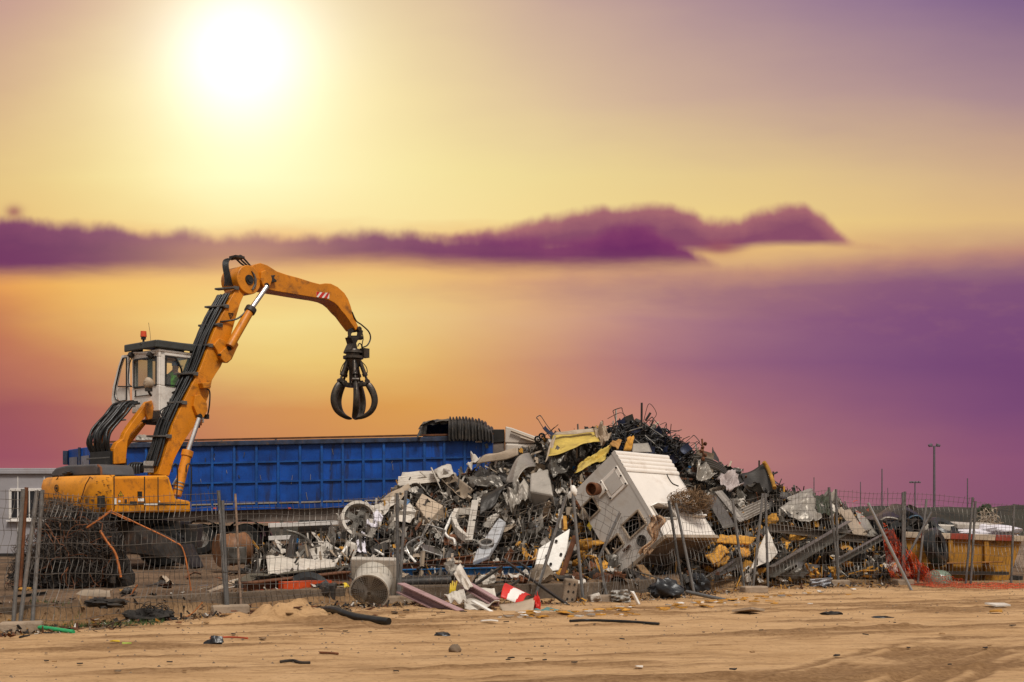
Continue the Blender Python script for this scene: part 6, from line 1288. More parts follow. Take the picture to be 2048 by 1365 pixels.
# --- pushchair frames and trolleys dumped on the very top
def stroller():
    root = thing('pushchair_frame', '', 'pushchair', (0, 0, 0)); mb = MB()
    for s in (-1, 1):
        x = .24*s; mb.tube(smoothpath([(x, -.4, .12), (x, -.1, .35), (x, .25, .7), (x*.95, .5, 1.0)], 5), .016, 5); mb.tube([(x, .42, .1), (x, .0, .52), (x, -.25, .8)], .014, 5)
    mb.tube(smoothpath([(-.23, .5, 1.0), (-.2, .58, 1.06), (.2, .58, 1.06), (.23, .5, 1.0)], 4), .02, 6); mb.tube([(-.24, -.4, .12), (.24, -.4, .12)], .014, 5); mb.tube([(-.24, .42, .1), (.24, .42, .1)], .014, 5)
    put('frame', mb, PUSHM, root, 60)
    mb = MB(); mb.grid(lambda s, q: Vector((-.2+.4*s, -.15+.45*q, .42+.25*q*q-.05*math.sin(math.pi*s))), 4, 5); put('seat_cloth', mb, NAVY, root, 60)
    for (x, y, r) in ((-.27, -.4, .14), (.27, -.4, .14), (-.27, .42, .16), (.27, .42, .16)):
        mb = MB(); mb.lathe((x-.025, y, r), (1, 0, 0), [(r*.55, .0), (r*.9, -.005), (r, .01), (r, .04), (r*.9, .055), (r*.55, .05)], 16); mb.lathe((x, y, r), (1, 0, 0), [(0, -.01), (.03, -.01), (.03, .05), (0, .05)], 8)
        for k in range(5):
            a = k*2*math.pi/5; mb.bar((x, y, r), (x, y+math.cos(a)*r*.7, r+math.sin(a)*r*.7), .012, .02)
        put('wheel', mb, BLACK, root, 40)
    return root
def dup(root, loc, rot, s):
    r = root.copy(); COL.objects.link(r); r.location = loc; r.rotation_euler = rot; r.scale = (s, s, s)
    for ch in list(root.children): c = ch.copy(); COL.objects.link(c); c.parent = r
    return r
proto = stroller(); rs = random.Random(8)
spots = [(1098, 873, .62, (.2, -.3, 1.2), 'leftmost overturned pushchair frame against the sky on top of the heap'), (1172, 850, .62, (2.9, .3, .5), 'pushchair lying with its wheels up at the highest left point of the heap'), (1250, 852, .55, (1.9, .2, 2.0), 'pushchair frame lying flat just left of the dark square panel'), (1278, 852, .6, (2.6, .4, 1.0), 'pushchair frame with one big wheel raised beside the thin upright rod'), (1366, 897, .5, (1.4, .8, .3), 'lowest pushchair frame at the right end of the pushchair pile')]
for i, (u, v, s, ro, lab) in enumerate(spots):
    o = proto if i == 0 else dup(proto, (0, 0, 0), (0, 0, 0), 1); o.location = P(u, v+14, heapY(u, v, .2)); o.rotation_euler = ro; o.scale = (s, s, s); o['label'] = lab; o['group'] = 'pushchair frames dumped on top of the heap'
for i in range(46):
    u = rs.uniform(1205, 1372); top = interp(u, [(1205, 858), (1240, 838), (1285, 832), (1340, 858), (1375, 892)]); v = rs.uniform(top+26, min(912, top+58)); o = dup(proto, P(u, v, heapY(u, v, rs.uniform(.1, .7))), (rs.uniform(0, 6.3), rs.uniform(0, 6.3), rs.uniform(0, 6.3)), rs.uniform(.42, .62)); o['label'] = 'dark tangled pushchair frame in the pile above the white cabin'; o['group'] = 'tangled pushchair frames above the white cabin'
mb = MB(); rs2 = random.Random(14)
for k in range(150):
    u = rs2.uniform(1200, 1378); top = interp(u, [(1200, 862), (1240, 842), (1285, 834), (1340, 860), (1378, 893)]); v = rs2.uniform(top+10, min(910, top+52)); p = P(u, v, heapY(u, v, rs2.uniform(.1, .8))); dd = Vector((rs2.gauss(0, 1), rs2.gauss(0, .7), rs2.gauss(0, .6))).normalized()*rs2.uniform(.12, .45)
    pts = [p-dd, p+Vector((rs2.gauss(0, .03), 0, rs2.gauss(0, .04))), p+dd] if k % 3 else [p-dd, p-dd*.2+Vector((0, 0, .1)), p+dd*.6+Vector((.05, 0, .12)), p+dd]
    mb.tube(smoothpath(pts, 3), rs2.choice((.010, .014, .02)), 5)
single('wire_tangle', mb, DARKST, 'tangle of thin dark rods and wire between the pushchairs on top', 'wire tangle')
mb = MB(); q = [P(*a, 31.3) for a in ((1247, 835), (1265, 828), (1272, 852), (1252, 857))]; mb.prism(q, (0, .02, 0)); single('square_plate', mb, DARKG, 'dark square panel standing among the pushchairs at the heap top', 'panel')
for (a, b, r, lab) in (((1283.5, 806), (1283, 862), .028, 'thin upright rod sticking highest above the heap'), ((1301, 826), (1291, 842), .03, 'short leaning rod just right of the thin upright rod'), ((1404, 878), (1407, 920), .025, 'knobbly rod rising above the right slope of the heap')):
    mb = MB(); p, q = P(*a, 31.2), P(*b, 31.2); mb.cyl(q, p, r, n=8); single('steel_rod', mb, RUSTY if r < .026 else DARKST, lab, 'rod')
mb = MB(); p = P(1406, 903, 31); [mb.blob(p+Vector((.06*math.sin(k*2), 0, .1*k-.2)), .045, k, .4, 6) for k in range(5)]; single('bent_scrap', mb, RUSTY, 'rusty twisted lump around the knobbly rod on the right slope', 'scrap')
for pts in ([(1288, 840), (1298, 808), (1313, 828), (1300, 845)], [(1320, 850), (1332, 846), (1333, 858)], [(1215, 838), (1240, 826), (1252, 833)]):
    pathpx('thin_wire', ['thin looping wire right of the upright rod', 'small wire loop at the right of the pushchair pile', 'thin wire arching over the left of the pushchair pile'][{1288: 0, 1320: 1, 1215: 2}[pts[0][0]]], 'wire', pts, DARKST, .008, n=4, Y=31.3)
for i, (u0, v0, u1, v1) in enumerate(((1270, 880, 1300, 905), (1290, 872, 1325, 902), (1240, 868, 1285, 855), (1285, 846, 1335, 880))): barpx('metal_tube', 'straight grey tube lying on the front of the pushchair pile', 'tube', (u0, v0), (u1, v1), GREYM, .045, .04, .9, .9, 'tube', group='straight tubes on the pushchair pile')
# ------------------------------------------------------------------ medium scrap pieces: real single objects spread over the heap
def make_protos():
    out = {}; r = random.Random(21)
    def sh(w, h, cr, be, n=8, fold=0):
        mb = MB(); ox = r.random()*80; fa = r.uniform(.3, .7); c0 = r.uniform(0, .25); c1_ = r.uniform(0, .25); sk = r.uniform(-.3, .3)
        def fn(s, t):
            x = (s-.5)*w*(1-c0*t)+sk*w*(t-.5); y = (t-.5)*h*(1-c1_*s); z = cr*1.6*crease(s, t, 2.3, int(ox), ox)+be*math.sin(math.pi*t)
            if fold and s > fa: z += (s-fa)*w*fold; x -= (s-fa)*w*.4
            return Vector((x+.03*r.uniform(-1, 1)*(t in (0, 1)), y+.03*r.uniform(-1, 1)*(s in (0, 1)), z))
        mb.grid(fn, n, n); return mb
    def cor(w, h):
        mb = MB(); be = r.uniform(-.1, .1); mb.grid(lambda s, t: Vector(((s-.5)*w, (t-.5)*h, .025*math.sin(t*h*40)+be*math.sin(math.pi*s))), 5, 40); return mb
    def bx(w, h, d):
        mb = MB(); mb.box((0, 0, 0), (w, h, d)); mb.v = [v+Vector((r.uniform(-.06, .06), r.uniform(-.06, .06), r.uniform(-.06, .06))) for v in mb.v]; return mb
    def bar(l, k):
        mb = MB()
        if k == 0: mb.chan((-l/2, 0, 0), (l/2, 0, 0), .09, .09, .012)
        elif k == 1: mb.bar((-l/2, 0, 0), (l/2, 0, 0), .09, .02)
        else: mb.tube(smoothpath([(-l/2, 0, 0), (-l*.1, .05, r.uniform(-.1, .1)), (l*.2, 0, 0), (l/2, r.uniform(-.3, .3), r.uniform(-.2, .2))], 5), .022, 6)
        return mb
    def cr(s): mb = MB(); mb.blob((0, 0, 0), (s, s*.8, s*.55), r.randint(0, 99), .6, 8, 2.2); return mb
    def foam(s): mb = MB(); mb.blob((0, 0, 0), (s, s*.7, s*.28), r.randint(0, 99), .35, 7, 2.5); return mb
    out['sheet'] = [sh(r.uniform(.5, 1.1), r.uniform(.4, .8), r.uniform(.04, .14), r.uniform(-.2, .2), 8, r.choice((0, 0, .6, -.6))) for _ in range(16)]
    out['crumpled'] = [sh(r.uniform(.5, .9), r.uniform(.5, .8), .28, .1, 14, r.choice((0, .8))) for _ in range(10)]
    out['corrugated'] = [cor(r.uniform(.6, 1.2), r.uniform(.4, .7)) for _ in range(5)]
    out['box'] = [bx(r.uniform(.35, .6), r.uniform(.3, .5), r.uniform(.25, .4)) for _ in range(6)]
    out['bar'] = [bar(r.uniform(.7, 1.8), k % 3) for k in range(12)]
    out['lump'] = [cr(r.uniform(.2, .35)) for _ in range(6)]
    out['foam'] = [foam(r.uniform(.15, .3)) for _ in range(6)]
    res = {}
    for k, ms in out.items():
        res[k] = []
        for mb in ms:
            me = mb.mesh('scrap_'+k, GREYM); bm = bmesh.new(); bm.from_mesh(me); bmesh.ops.recalc_face_normals(bm, faces=bm.faces); bm.to_mesh(me); bm.free()
            me.polygons.foreach_set('use_smooth', [k not in ('box', 'bar')]*len(me.polygons))
            try: me.set_sharp_from_angle(angle=R(16))
            except Exception: pass
            res[k].append(me)
    return res
PR = make_protos(); CACHE = {}
NM = {'sheet': ('scrap_sheet', 'bent metal sheet', 'sheet metal'), 'crumpled': ('crumpled_sheet', 'crumpled metal sheet', 'sheet metal'), 'corrugated': ('corrugated_piece', 'corrugated sheet piece', 'corrugated sheet'), 'box': ('casing_box', 'dented casing box', 'casing'), 'bar': ('metal_bar', 'metal bar or tube', 'bar'), 'lump': ('crushed_lump', 'crushed metal lump', 'scrap'), 'foam': ('foam_chunk', 'torn foam chunk', 'foam')}
MN = {'WHITEM': (WHITEM, 'off-white'), 'PALEG': (PALEG, 'pale grey'), 'GREYM': (GREYM, 'grey'), 'DARKG': (DARKG, 'dark grey'), 'BEIGE': (BEIGE, 'beige'), 'RUSTY': (RUSTY, 'rusty'), 'FOAM': (FOAM, 'yellow'), 'DARKST': (DARKST, 'black'), 'BLUEP': (BLUEP, 'blue')}
def scatter(kind, mk, zone, u, v, lift, rot, s):
    i = random.randrange(len(PR[kind])); key = (kind, i, mk)
    if key not in CACHE:
        me = PR[kind][i].copy(); me.materials.clear(); me.materials.append(MN[mk][0]); CACHE[key] = me
    nm, ds, ct = NM[kind]; o = bpy.data.objects.new(nm, CACHE[key]); COL.objects.link(o); o.location = surf(u, v, lift); o.rotation_euler = rot; o.scale = (s, s, s)
    lab = MN[mk][1]+' '+ds+' '+zone; tag(o, lab, ct, lab.replace(ds, ds+'s', 1))
rr = random.Random(77)
ZONES = [('on the left foot of the heap', 530, 800, .0, 1.0, dict(WHITEM=3, PALEG=3, GREYM=3, DARKG=3, BEIGE=1, BLUEP=.4, RUSTY=.5), dict(sheet=5, crumpled=2, bar=4, box=1.2, lump=1), 84),
         ('on the upper left slope of the heap', 790, 1130, .45, 1.0, dict(WHITEM=4, PALEG=3.5, GREYM=3.5, DARKG=3, BEIGE=2.4), dict(sheet=5, crumpled=3, corrugated=.8, bar=2.5, box=1, lump=.6), 84),
         ('on the lower middle slope of the heap', 800, 1200, .0, .5, dict(WHITEM=2, PALEG=2, GREYM=4, DARKG=4, BEIGE=2, RUSTY=2), dict(sheet=5, crumpled=2, bar=4, box=1, lump=1.5), 96),
         ('around the white cabin on the heap', 1120, 1420, .0, .95, dict(GREYM=3, DARKG=4, BEIGE=1.5, RUSTY=1, PALEG=1), dict(sheet=4, crumpled=2, bar=3, lump=1.5), 40),
         ('on the upper right slope of the heap', 1380, 1720, .45, 1.0, dict(PALEG=3, GREYM=4, DARKG=4, WHITEM=1.2, BEIGE=1), dict(sheet=4, crumpled=3, corrugated=2, bar=3, lump=.6), 105),
         ('on the lower right slope of the heap', 1360, 1780, .0, .5, dict(GREYM=4, DARKG=5, PALEG=1.2, RUSTY=1.2, WHITEM=.7), dict(sheet=5, crumpled=2, bar=4, corrugated=.5, lump=1), 110)]
for zone, u0, u1, t0, t1, cols, kinds, n in ZONES:
    for k in range(n):
        u = rr.uniform(u0, u1); d0 = interp(u, HD0); bv = HV+(H-.3)*F/d0; tv = interp(u, HT)+4; t = rr.uniform(t0, t1); v = bv+(tv-bv)*t
        kd = rr.choices(list(kinds), list(kinds.values()))[0]; mk = rr.choices(list(cols), list(cols.values()))[0]
        scatter(kd, mk, zone, u, v, rr.uniform(.05, .5), (rr.gauss(.7, .7), rr.gauss(0, .7), rr.uniform(0, 6.3)), rr.uniform(.32, .8))
for k in range(34):
    u = rr.uniform(1390, 1770); d0 = interp(u, HD0); bv = HV+(H-.3)*F/d0; v = bv+(interp(u, HT)-bv)*rr.random()**1.5*.6; scatter('foam', 'FOAM', 'on the lower right slope of the heap', u, v, rr.uniform(.3, .8), (rr.gauss(.5, .5), rr.gauss(0, .5), rr.uniform(0, 6)), rr.uniform(.5, 1.1))
for k in range(14):
    u = rr.uniform(1010, 1230); v = rr.uniform(1080, 1150); scatter('foam', 'FOAM', 'between the white board and the white cabin', u, v, rr.uniform(.3, .8), (rr.gauss(.5, .5), rr.gauss(0, .5), rr.uniform(0, 6)), rr.uniform(.4, .8))
# foot of the heap, between heap and fence
for k in range(46):
    u = rr.uniform(560, 1330); Y = rr.uniform(fenceY(u)+1.0, interp(u, HD0)+.2); v = HV+(H-.32)*F/Y
    kd = rr.choices(('sheet', 'bar', 'lump', 'crumpled', 'box'), (4, 4, 1.5, 1.5, 1))[0]; mk = rr.choices(('DARKG', 'GREYM', 'RUSTY', 'WHITEM', 'BEIGE', 'DARKST'), (3, 2, 4, 1.5, 1.5, 3))[0]
    scatter(kd, mk, 'lying between the fence and the heap', u, v, .3, (rr.gauss(0, .35), rr.gauss(0, .3), rr.uniform(0, 6)), rr.uniform(.45, .8))
for k in range(34):
    u = rr.uniform(30, 560); Y = rr.uniform(fenceY(u)+.7, fenceY(u)+7.5); v = HV+(H-.36)*F/Y; o_ = rr.uniform(.3, .6)
    kd = rr.choices(('sheet', 'bar', 'lump', 'foam'), (3, 4, 1.5, .3))[0]; mk = 'FOAM' if kd == 'foam' else rr.choices(('DARKG', 'BEIGE', 'RUSTY', 'WHITEM', 'DARKST'), (3, 2, 3, 1.5, 3))[0]
    scatter(kd, mk, 'lying in the yard behind the left fence', u, v, 0, (rr.gauss(0, .2), rr.gauss(0, .2), rr.uniform(0, 6)), o_); ob = COL.objects[-1]; w = P(u, v, Y); w.z = gz(w.x, w.y)+.03; ob.location = w
# ------------------------------------------------------------------ fence: mesh panels on galvanised posts in concrete feet
def post_mb(t, b, r=.028, Yb=None):
    Y = Yb or fenceY(b[0]); return P(*b, Y), P(*t, Y)
def add_post(par, top, bot, loc, r=.03, m=None, name='post', bend=None):
    Y = fenceY(bot[0]); a = P(*bot, Y); b = P(*top, Y); a.z -= .06
    pts = [a, b] if not bend else [a, P(*bend, Y), b]
    mb = MB(); mb.tube([p-loc for p in pts], r, 8); mb.cyl(b-loc, b-loc+Vector((0, 0, .012)), r*1.08, n=8); return put(name, mb, m or GALV, par, 40)
def lonepost(top, bot, lab, m=None, r=.03, bend=None, Y=None, name='fence_post', group='loose fence posts'):
    Y = Y or fenceY(bot[0]); a = P(*bot, Y); b = P(*top, Y); a.z -= .06; mb = MB(); mb.tube([a, b] if not bend else [a, P(*bend, Y), b], r, 8); return single(name, mb, m or GALV, lab, 'post', group, 40)
def panel(lab, lt, lb, rt, rb, lp=True, rp=True, sag=0, seed=0, vis0=0, vis1=1, topdrop=0, torn=0):
    Yl, Yr = fenceY(lb[0]), fenceY(rb[0]); base = (P(*lb, Yl)+P(*rb, Yr))/2; base.z = 0
    t = thing('wire_fence', lab, 'fence panel', base, 0, 'wire mesh fence panels')
    if lp: add_post(t, lt, lb, base)
    if rp: add_post(t, rt, rb, base)
    A, B_, C, D = P(*lb, Yl), P(*rb, Yr), P(*rt, Yr), P(*lt, Yl); rs = random.Random(seed); w = (B_-A).length; h = 2.0
    nv = max(6, int(w/.105)); nh = 11; n1 = w/2.0
    def S(s, q):
        p = (A*(1-s)+B_*s)*(1-q)+(D*(1-s)+C*s)*q
        bel = sag*math.sin(math.pi*s)*(q**1.3)
        a = float(fbm(np.array(s*w*1.2+seed*7), np.array(q*2.2), 3, seed)); b = float(fbm(np.array(s*w*1.3+seed*3+50), np.array(q*2.4), 3, seed+5))
        zig = .035*math.sin(q*h*2*math.pi/.42)
        return p+Vector((a*.10*(1+torn), b*.28*(1+torn)-.05+zig, -bel+b*.05*(1+2*torn)))-base
    mb = MB()
    for i in range(nv+1):
        s = i/nv; mb.tube([S(s, .02+q/22*.97+(.02*rs.random() if q == 22 else 0)) for q in range(23)], 0.0040, 3, False)
    qs = [.02, .12, .24, .36, .48, .6, .71, .80, .87, .93, .985]
    for q in qs: mb.tube([S(i/(nv*1.0), q) for i in range(nv+1)], 0.0042, 3, False)
    put('wire_mesh', mb, WIRE, t)
    return t
panel('fence panel cut by the left edge of the photo', (-420, 968), (-420, 1300), (46, 980), (25, 1260), seed=1)
panel('wide fence panel in front of the orange machine', (74, 983), (39, 1246), (437, 983), (454, 1228), seed=2, sag=.05)
panel('fence panel in front of the trailer wheels and the fan', (445, 1003), (456, 1224), (794, 988), (796, 1207), seed=3, sag=.05)
panel('sagging fence panel in front of the middle slope, left of the white board', (812, 983), (797, 1206), (1132.6, 993), (1071, 1186), seed=4, sag=.3)
panel('torn fence panel in front of the white cabin gable', (1145.5, 987), (1168, 1213), (1244, 1017), (1215, 1197), seed=5, sag=-.05, torn=1.2, rp=False)
panel('crumpled fence panel under the long side of the white cabin', (1240, 1030), (1215, 1200), (1338, 1003), (1368, 1191), lp=False, seed=6, sag=.2, torn=1.5)
panel('fence panel right of the white cabin with two leaning posts', (1351.5, 1007.5), (1389, 1184), (1465, 1001), (1490, 1182), seed=7, sag=.12, torn=.6)
panel('narrow fence panel before the curved white panel', (1467, 1001), (1490, 1182), (1526, 988), (1506, 1168), lp=False, seed=8, sag=.03)
panel('fence panel in front of the crossed grey beams', (1531, 988), (1536, 1175), (1658, 976), (1679, 1174), seed=9, sag=.02)
panel('fence panel at the right end of the heap with the loose leaning pipe', (1672, 980), (1677, 1171), (1806, 986), (1805, 1172), seed=10, sag=.02)
panel('fence panel in front of the left half of the yellow skip', (1810, 984.5), (1808, 1171), (1945.5, 996), (1931, 1169), seed=11)
panel('fence panel in front of the right half of the yellow skip', (1951, 1003.6), (1941, 1168), (2028, 1009.5), (2022, 1168), seed=12)
panel('fence panel cut by the right edge of the photo', (2034, 1010), (2032, 1168), (2190, 1014), (2185, 1164), seed=13, lp=False)
lonepost((85, 980), (64, 1246), 'rightmost galvanised post of the leaning group at the left edge')
lonepost((53, 975), (40, 1165), 'rusty brown post between the galvanised posts at the left edge', RUSTY, .028)
lonepost((470.5, 988), (483, 1228), 'thin rusty rod standing right of the first post pair', mat('rod_spotted', (.25, .17, .12), .7, .2, .4, 8, damt=.7), .02)
lonepost((1240, 1026), (1215, 1197), 'bent fence post kinked in the middle before the white cabin gable', None, .03, (1199, 1115))
lonepost((1338, 1003), (1368, 1191), 'taller of the two leaning posts before the long side of the white cabin')
lonepost((1736, 1006.5), (1826, 1182), 'bright loose steel pipe leaning steeply left beside the orange netting', mat('bright_steel', (.30, .30, .30), .35, .5, .1, 4, damt=.2), .034, Y=26.2)
lonepost((1853, 999), (1835.5, 1161), 'leaning post in front of the tyre on the yellow skip')
lonepost((1863, 1024), (1811, 1116), 'short diagonal brace between two posts before the yellow skip')
mb = MB(); mb.blob(P(1145, 984, fenceY(1168)), (.07, .05, .1), 3, .5, 8); single('plaster_lump', mb, WHITEP, 'white plaster lump stuck on the post top left of the white cabin', 'lump', None, 60)
# concrete feet
def foot(u, v, w, lab, Y=None, h=.16, d=.28, rz=.3):
    Y = Y or fenceY(u)-.02; c = P(u, v, Y); mb = MB(); rot = Euler((0, 0, rz)).to_matrix(); mb.box((c.x, c.y, gz(c.x, c.y)+h/2-.03), (w, d, h), rot); return single('concrete_foot', mb, CONC, lab, 'concrete block', 'concrete fence feet', None, .03)
foot(43, 1255, .55, 'concrete foot under the leaning post group at the left edge', 16.45)
foot(460, 1228, .62, 'concrete foot under the first post pair')
foot(800, 1208, .62, 'concrete foot under the post right of the round fan')
foot(1508, 1183, .55, 'concrete foot below the narrow fence panel', 25.4)
foot(1676, 1176, .5, 'concrete foot under the double post before the crossed beams')
foot(1806, 1173, .45, 'concrete foot beside the orange netting')
foot(1205, 1206, .5, 'concrete foot under the bent post before the white cabin', 22.4)
c = P(*c6(300, 1200), 22.2); mb = MB(); mb.box((0, 0, 0), (.26, .14, .46)); loc = Vector((c.x, c.y, gz(c.x, c.y)+.22))
mb.v = [Euler((.12, .12, .3)).to_matrix() @ v+loc for v in mb.v]; o = single('perforated_block', mb, CONC, 'concrete fence foot with holes standing on end against the kerb', 'concrete block', None, None, .03)
for k in range(6):
    mb = MB(); p = Euler((.12, .12, .3)).to_matrix() @ Vector((-.05+.1*(k % 2), -.075, -.14+.14*(k//2)))+loc-o.location; mb.cyl(p, p+Vector((0, .05, 0)), .025, n=8); put('hole', mb, DARKB, o)
# low concrete kerb behind the fence
def kerb():
    mb = MB(); us = [-500, -200, 25, 200, 454, 620, 690, 792, 980, 1168, 1240, 1312]; ps = [Vector(((u-CU)/F*(fenceY(u)+.18), fenceY(u)+.18, 0)) for u in us]
    for i in range(len(ps)-1):
        if us[i] == 690: continue
        a, b = ps[i], ps[i+1]; n = 1 if i < 9 else 2; d = (b-a)
        for k in range(n):
            p, q = a+d*k/n, a+d*(k+1)/n; hz = .33+.03*float(fbm(np.array(p.x*1.1), np.array(2.0), 2, 3)); g = .008
            e = d.normalized()*g; mb.add([p-Vector((0, 0, .2)), q-Vector((0, 0, .2))] and [Vector((x.x, x.y+y, z)) for x in (p+e, q) for y in (0, .2) for z in (-.25, hz)], [(0, 1, 5, 4), (1, 3, 7, 5), (2, 6, 7, 3), (0, 4, 6, 2), (0, 2, 3, 1), (4, 5, 7, 6)])
    single('concrete_kerb', mb, KERBM, 'low stained concrete kerb running along the foot of the fence', 'kerb', None, None, .012)
kerb()
# ------------------------------------------------------------------ dark wire heap in front of the machine
def wire_heap():
    c = Vector(((150-CU)/F*21.0, 21.0, .35)); t = thing('wire_bale', 'tall dark tangle of scrap wire and mesh in front of the orange machine', 'wire heap', c)
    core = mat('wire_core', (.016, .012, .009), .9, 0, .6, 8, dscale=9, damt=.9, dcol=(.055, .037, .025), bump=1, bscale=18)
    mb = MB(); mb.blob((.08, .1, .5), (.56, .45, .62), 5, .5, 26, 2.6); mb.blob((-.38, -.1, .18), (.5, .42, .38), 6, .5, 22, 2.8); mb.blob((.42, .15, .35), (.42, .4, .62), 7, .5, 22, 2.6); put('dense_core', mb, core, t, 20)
    mb = MB(); tangle(mb, (.1, -.05, .58), (.74, .6, .82), 620, .005, 2, 10, .10); tangle(mb, (-.4, -.2, .25), (.66, .5, .46), 380, .0045, 3, 10, .09); put('wire', mb, DARKW, t)
    mb = MB(); tangle(mb, (-.28, -.1, 1.22), (.42, .4, .3), 260, .0045, 4, 9, .08); tangle(mb, (-.4, -.35, .55), (.55, .25, .4), 220, .004, 5, 9, .08); tangle(mb, (.3, -.4, .6), (.5, .25, .6), 160, .004, 6, 9, .08); put('grey_wire', mb, mat('grey_wire', (.075, .06, .05), .6, .2, .3, 5, damt=.3, bump=0), t)
    mb = MB(); tangle(mb, (.1, -.4, .6), (.7, .3, .7), 60, .007, 8, 8, .09); put('rusty_wire', mb, RUSTY, t)
wire_heap()
for i, pts in enumerate(([(222, 1022), (205, 1035), (173, 1056)], [(200, 1062), (215, 1085), (232, 1110), (242, 1155)], [(222, 1022), (280, 1050), (345, 1082), (368, 1105), (385, 1200)], [(245, 1225), (262, 1190), (275, 1170)], [(405, 1205), (380, 1230), (340, 1245)])):
    pathpx('rusty_rod', ['short orange rod sloping down left from under the machine', 'orange bent strip hanging down over the dark wire tangle', 'long orange rod bending down right towards the kerb', 'orange rod leaning on the left kerb', 'thin rusty wire arching over the left kerb'][i], 'rod', pts, RUSTO, [.018, .022, .014, .014, .008][i], n=5, Y=[20.2, 20.2, 20.0, 19.0, 19.0][i])
sheet4('bent_board', 'pale warped board lying on the ground before the dark wire tangle', 'board', [(128, 1205), (205, 1188), (226, 1185), (222, 1200)], BEIGE, Y=18.9, crumple=.06, n=12, dy=(.1, .2, 0, -.2), bend=.1)
sheet4('white_strip', 'thin white sheet lying at the far left behind the posts', 'sheet metal', [(5, 1210), (62, 1203), (63, 1207), (8, 1214)], WHITEM, Y=18.3, crumple=.02)
mb = MB(); mb.blob(G(212, 1207, .36), (.3, .14, .06), 33, .6, 14, 3.4); single('dark_rag', mb, DARKB, 'flat black rag behind the left kerb', 'rag', None, 60)
mb = MB(); mb.blob(P(302, 1232, 18.3), (.34, .12, .09), 34, .5, 12, 3); tangle(mb, P(302, 1230, 18.3), (.36, .14, .11), 60, .006, 9, 6, .06); single('wire_bundle', mb, DARKB, 'black bundle of wire lying on the left kerb', 'wire bundle', None, 60)
mb = MB(); mb.blob(G(436, 1222, .0), (.14, .15, .22), 35, .5, 10, 2.5); single('black_bag', mb, BAGB, 'small black bag beside the foot of the first post pair', 'rubbish bag', None, 60)
mb = MB(); mb.blob(P(391, 1208, 19.6), (.09, .09, .09), 36, .4, 8); single('white_lump', mb, BAGW, 'round white crumpled bag on the left kerb', 'bag', None, 60)
a, b = G(50, 1263), G(147, 1269); mb = MB(); mb.tube(smoothpath([a+Vector((0, 0, .07)), a.lerp(b, .4)+Vector((0, .02, .06)), b+Vector((0, 0, .03))], 6), [.03]*13, 8); single('green_pipe', mb, GREENP, 'short bright green pipe on the sand at the left', 'pipe', None, 60)
# ------------------------------------------------------------------ yellow skip and what lies in and around it
def skip():
    Y = 30.7; t = thing('skip', 'battered yellow skip with red and white rim strips behind the right fence', 'skip', (P(1920, 0, Y).x, Y, .05)); loc = Vector(t.location); q = lambda u, v, dy=0: P(u, v, Y+dy)-loc
    fr = [q(1808, 1072), q(2044, 1080), q(2016, 1166), q(1836, 1163)]; bk = [q(1795, 1064, 1.9), q(2026, 1070, 1.9), q(2008, 1156, 1.7), q(1826, 1153, 1.7)]
    mb = MB(); mb.add(fr+bk, [(0, 1, 2, 3), (4, 7, 6, 5), (0, 3, 7, 4), (1, 5, 6, 2), (3, 2, 6, 7)]); o = put('body', mb, SKIPY, t); so_ = o.modifiers.new('thickness', 'SOLIDIFY'); so_.thickness = .05
    for (u0, u1, v0, v1) in ((1862, 1866, 1078, 1163), (1900, 1904, 1078, 1164), (1972, 1976, 1080, 1164)):
        mb = MB(); mb.bar(q(u0, v0, -.05), q(u1 if False else u0+2, v1, -.05), .12, .08, (0, 1, 0)); put('side_rib', mb, SKIPY, t, bevel=.015)
    L_ = lambda f: fr[0].lerp(fr[1], f)+Vector((0, -.06, .03))
    cuts = [0, .13, .24, .38, .57, .76, .9, 1.0]
    for i in range(7):
        mb = MB(); mb.bar(L_(cuts[i]+.001), L_(cuts[i+1]-.001), .12, .15); put('rim_strip', mb, SKIPR if i % 2 else mat('rim_pale', (.42, .33, .24), .6, 0, .2, 3, damt=.6), t, bevel=.01)
    mb = MB(); mb.bar(q(1800, 1065, 1.95), q(2028, 1071, 1.95), .12, .14); put('back_rim', mb, SKIPR, t)
    mb = MB(); mb.tube(smoothpath([q(1852, 1118, -.1), q(1878, 1125, -.1), q(1862, 1095, -.1), q(1885, 1090, -.1)], 6), .03, 6); put('painted_swirl', mb, DARKB, t) if False else None
    mb = MB(); mb.bar(q(1836, 1128, -.2), q(2003, 1124, -.25), .3, .03); put('lower_ledge', mb, mat('ledge_orange', (.26, .10, .012), .6, 0, .3, 3, damt=.5), t, bevel=.01)
    mb = MB(); mb.bar(q(1836, 1145, -.3), q(2016, 1147, -.3), .12, .08); put('skid_bar', mb, DARKG, t)
    mb = MB(); mb.box(q(1930, 1160, .8), (2.5, 1.3, .25)); put('skid', mb, DARKB, t)
skip()
def tyre(name, c, ax_, r, lab):
    mb = MB(); mb.lathe(c, ax_, [(r*.5, -.12), (r*.8, -.16), (r*.97, -.11), (r, 0), (r*.97, .11), (r*.8, .16), (r*.5, .12), (r*.52, 0), (r*.5, -.12)], 30); single(name, mb, BLACK, lab, 'tyre', None, 40)
tyre('old_tyre', P(1871, 1095, 30.25), Vector((.75, -.6, .25)).normalized(), .5, 'big black tyre hanging over the front side of the yellow skip')
tyre('old_tyre', P(1886, 1060, 31.4), Vector((.3, -.5, .8)).normalized(), .42, 'second black tyre resting on the rim of the yellow skip')
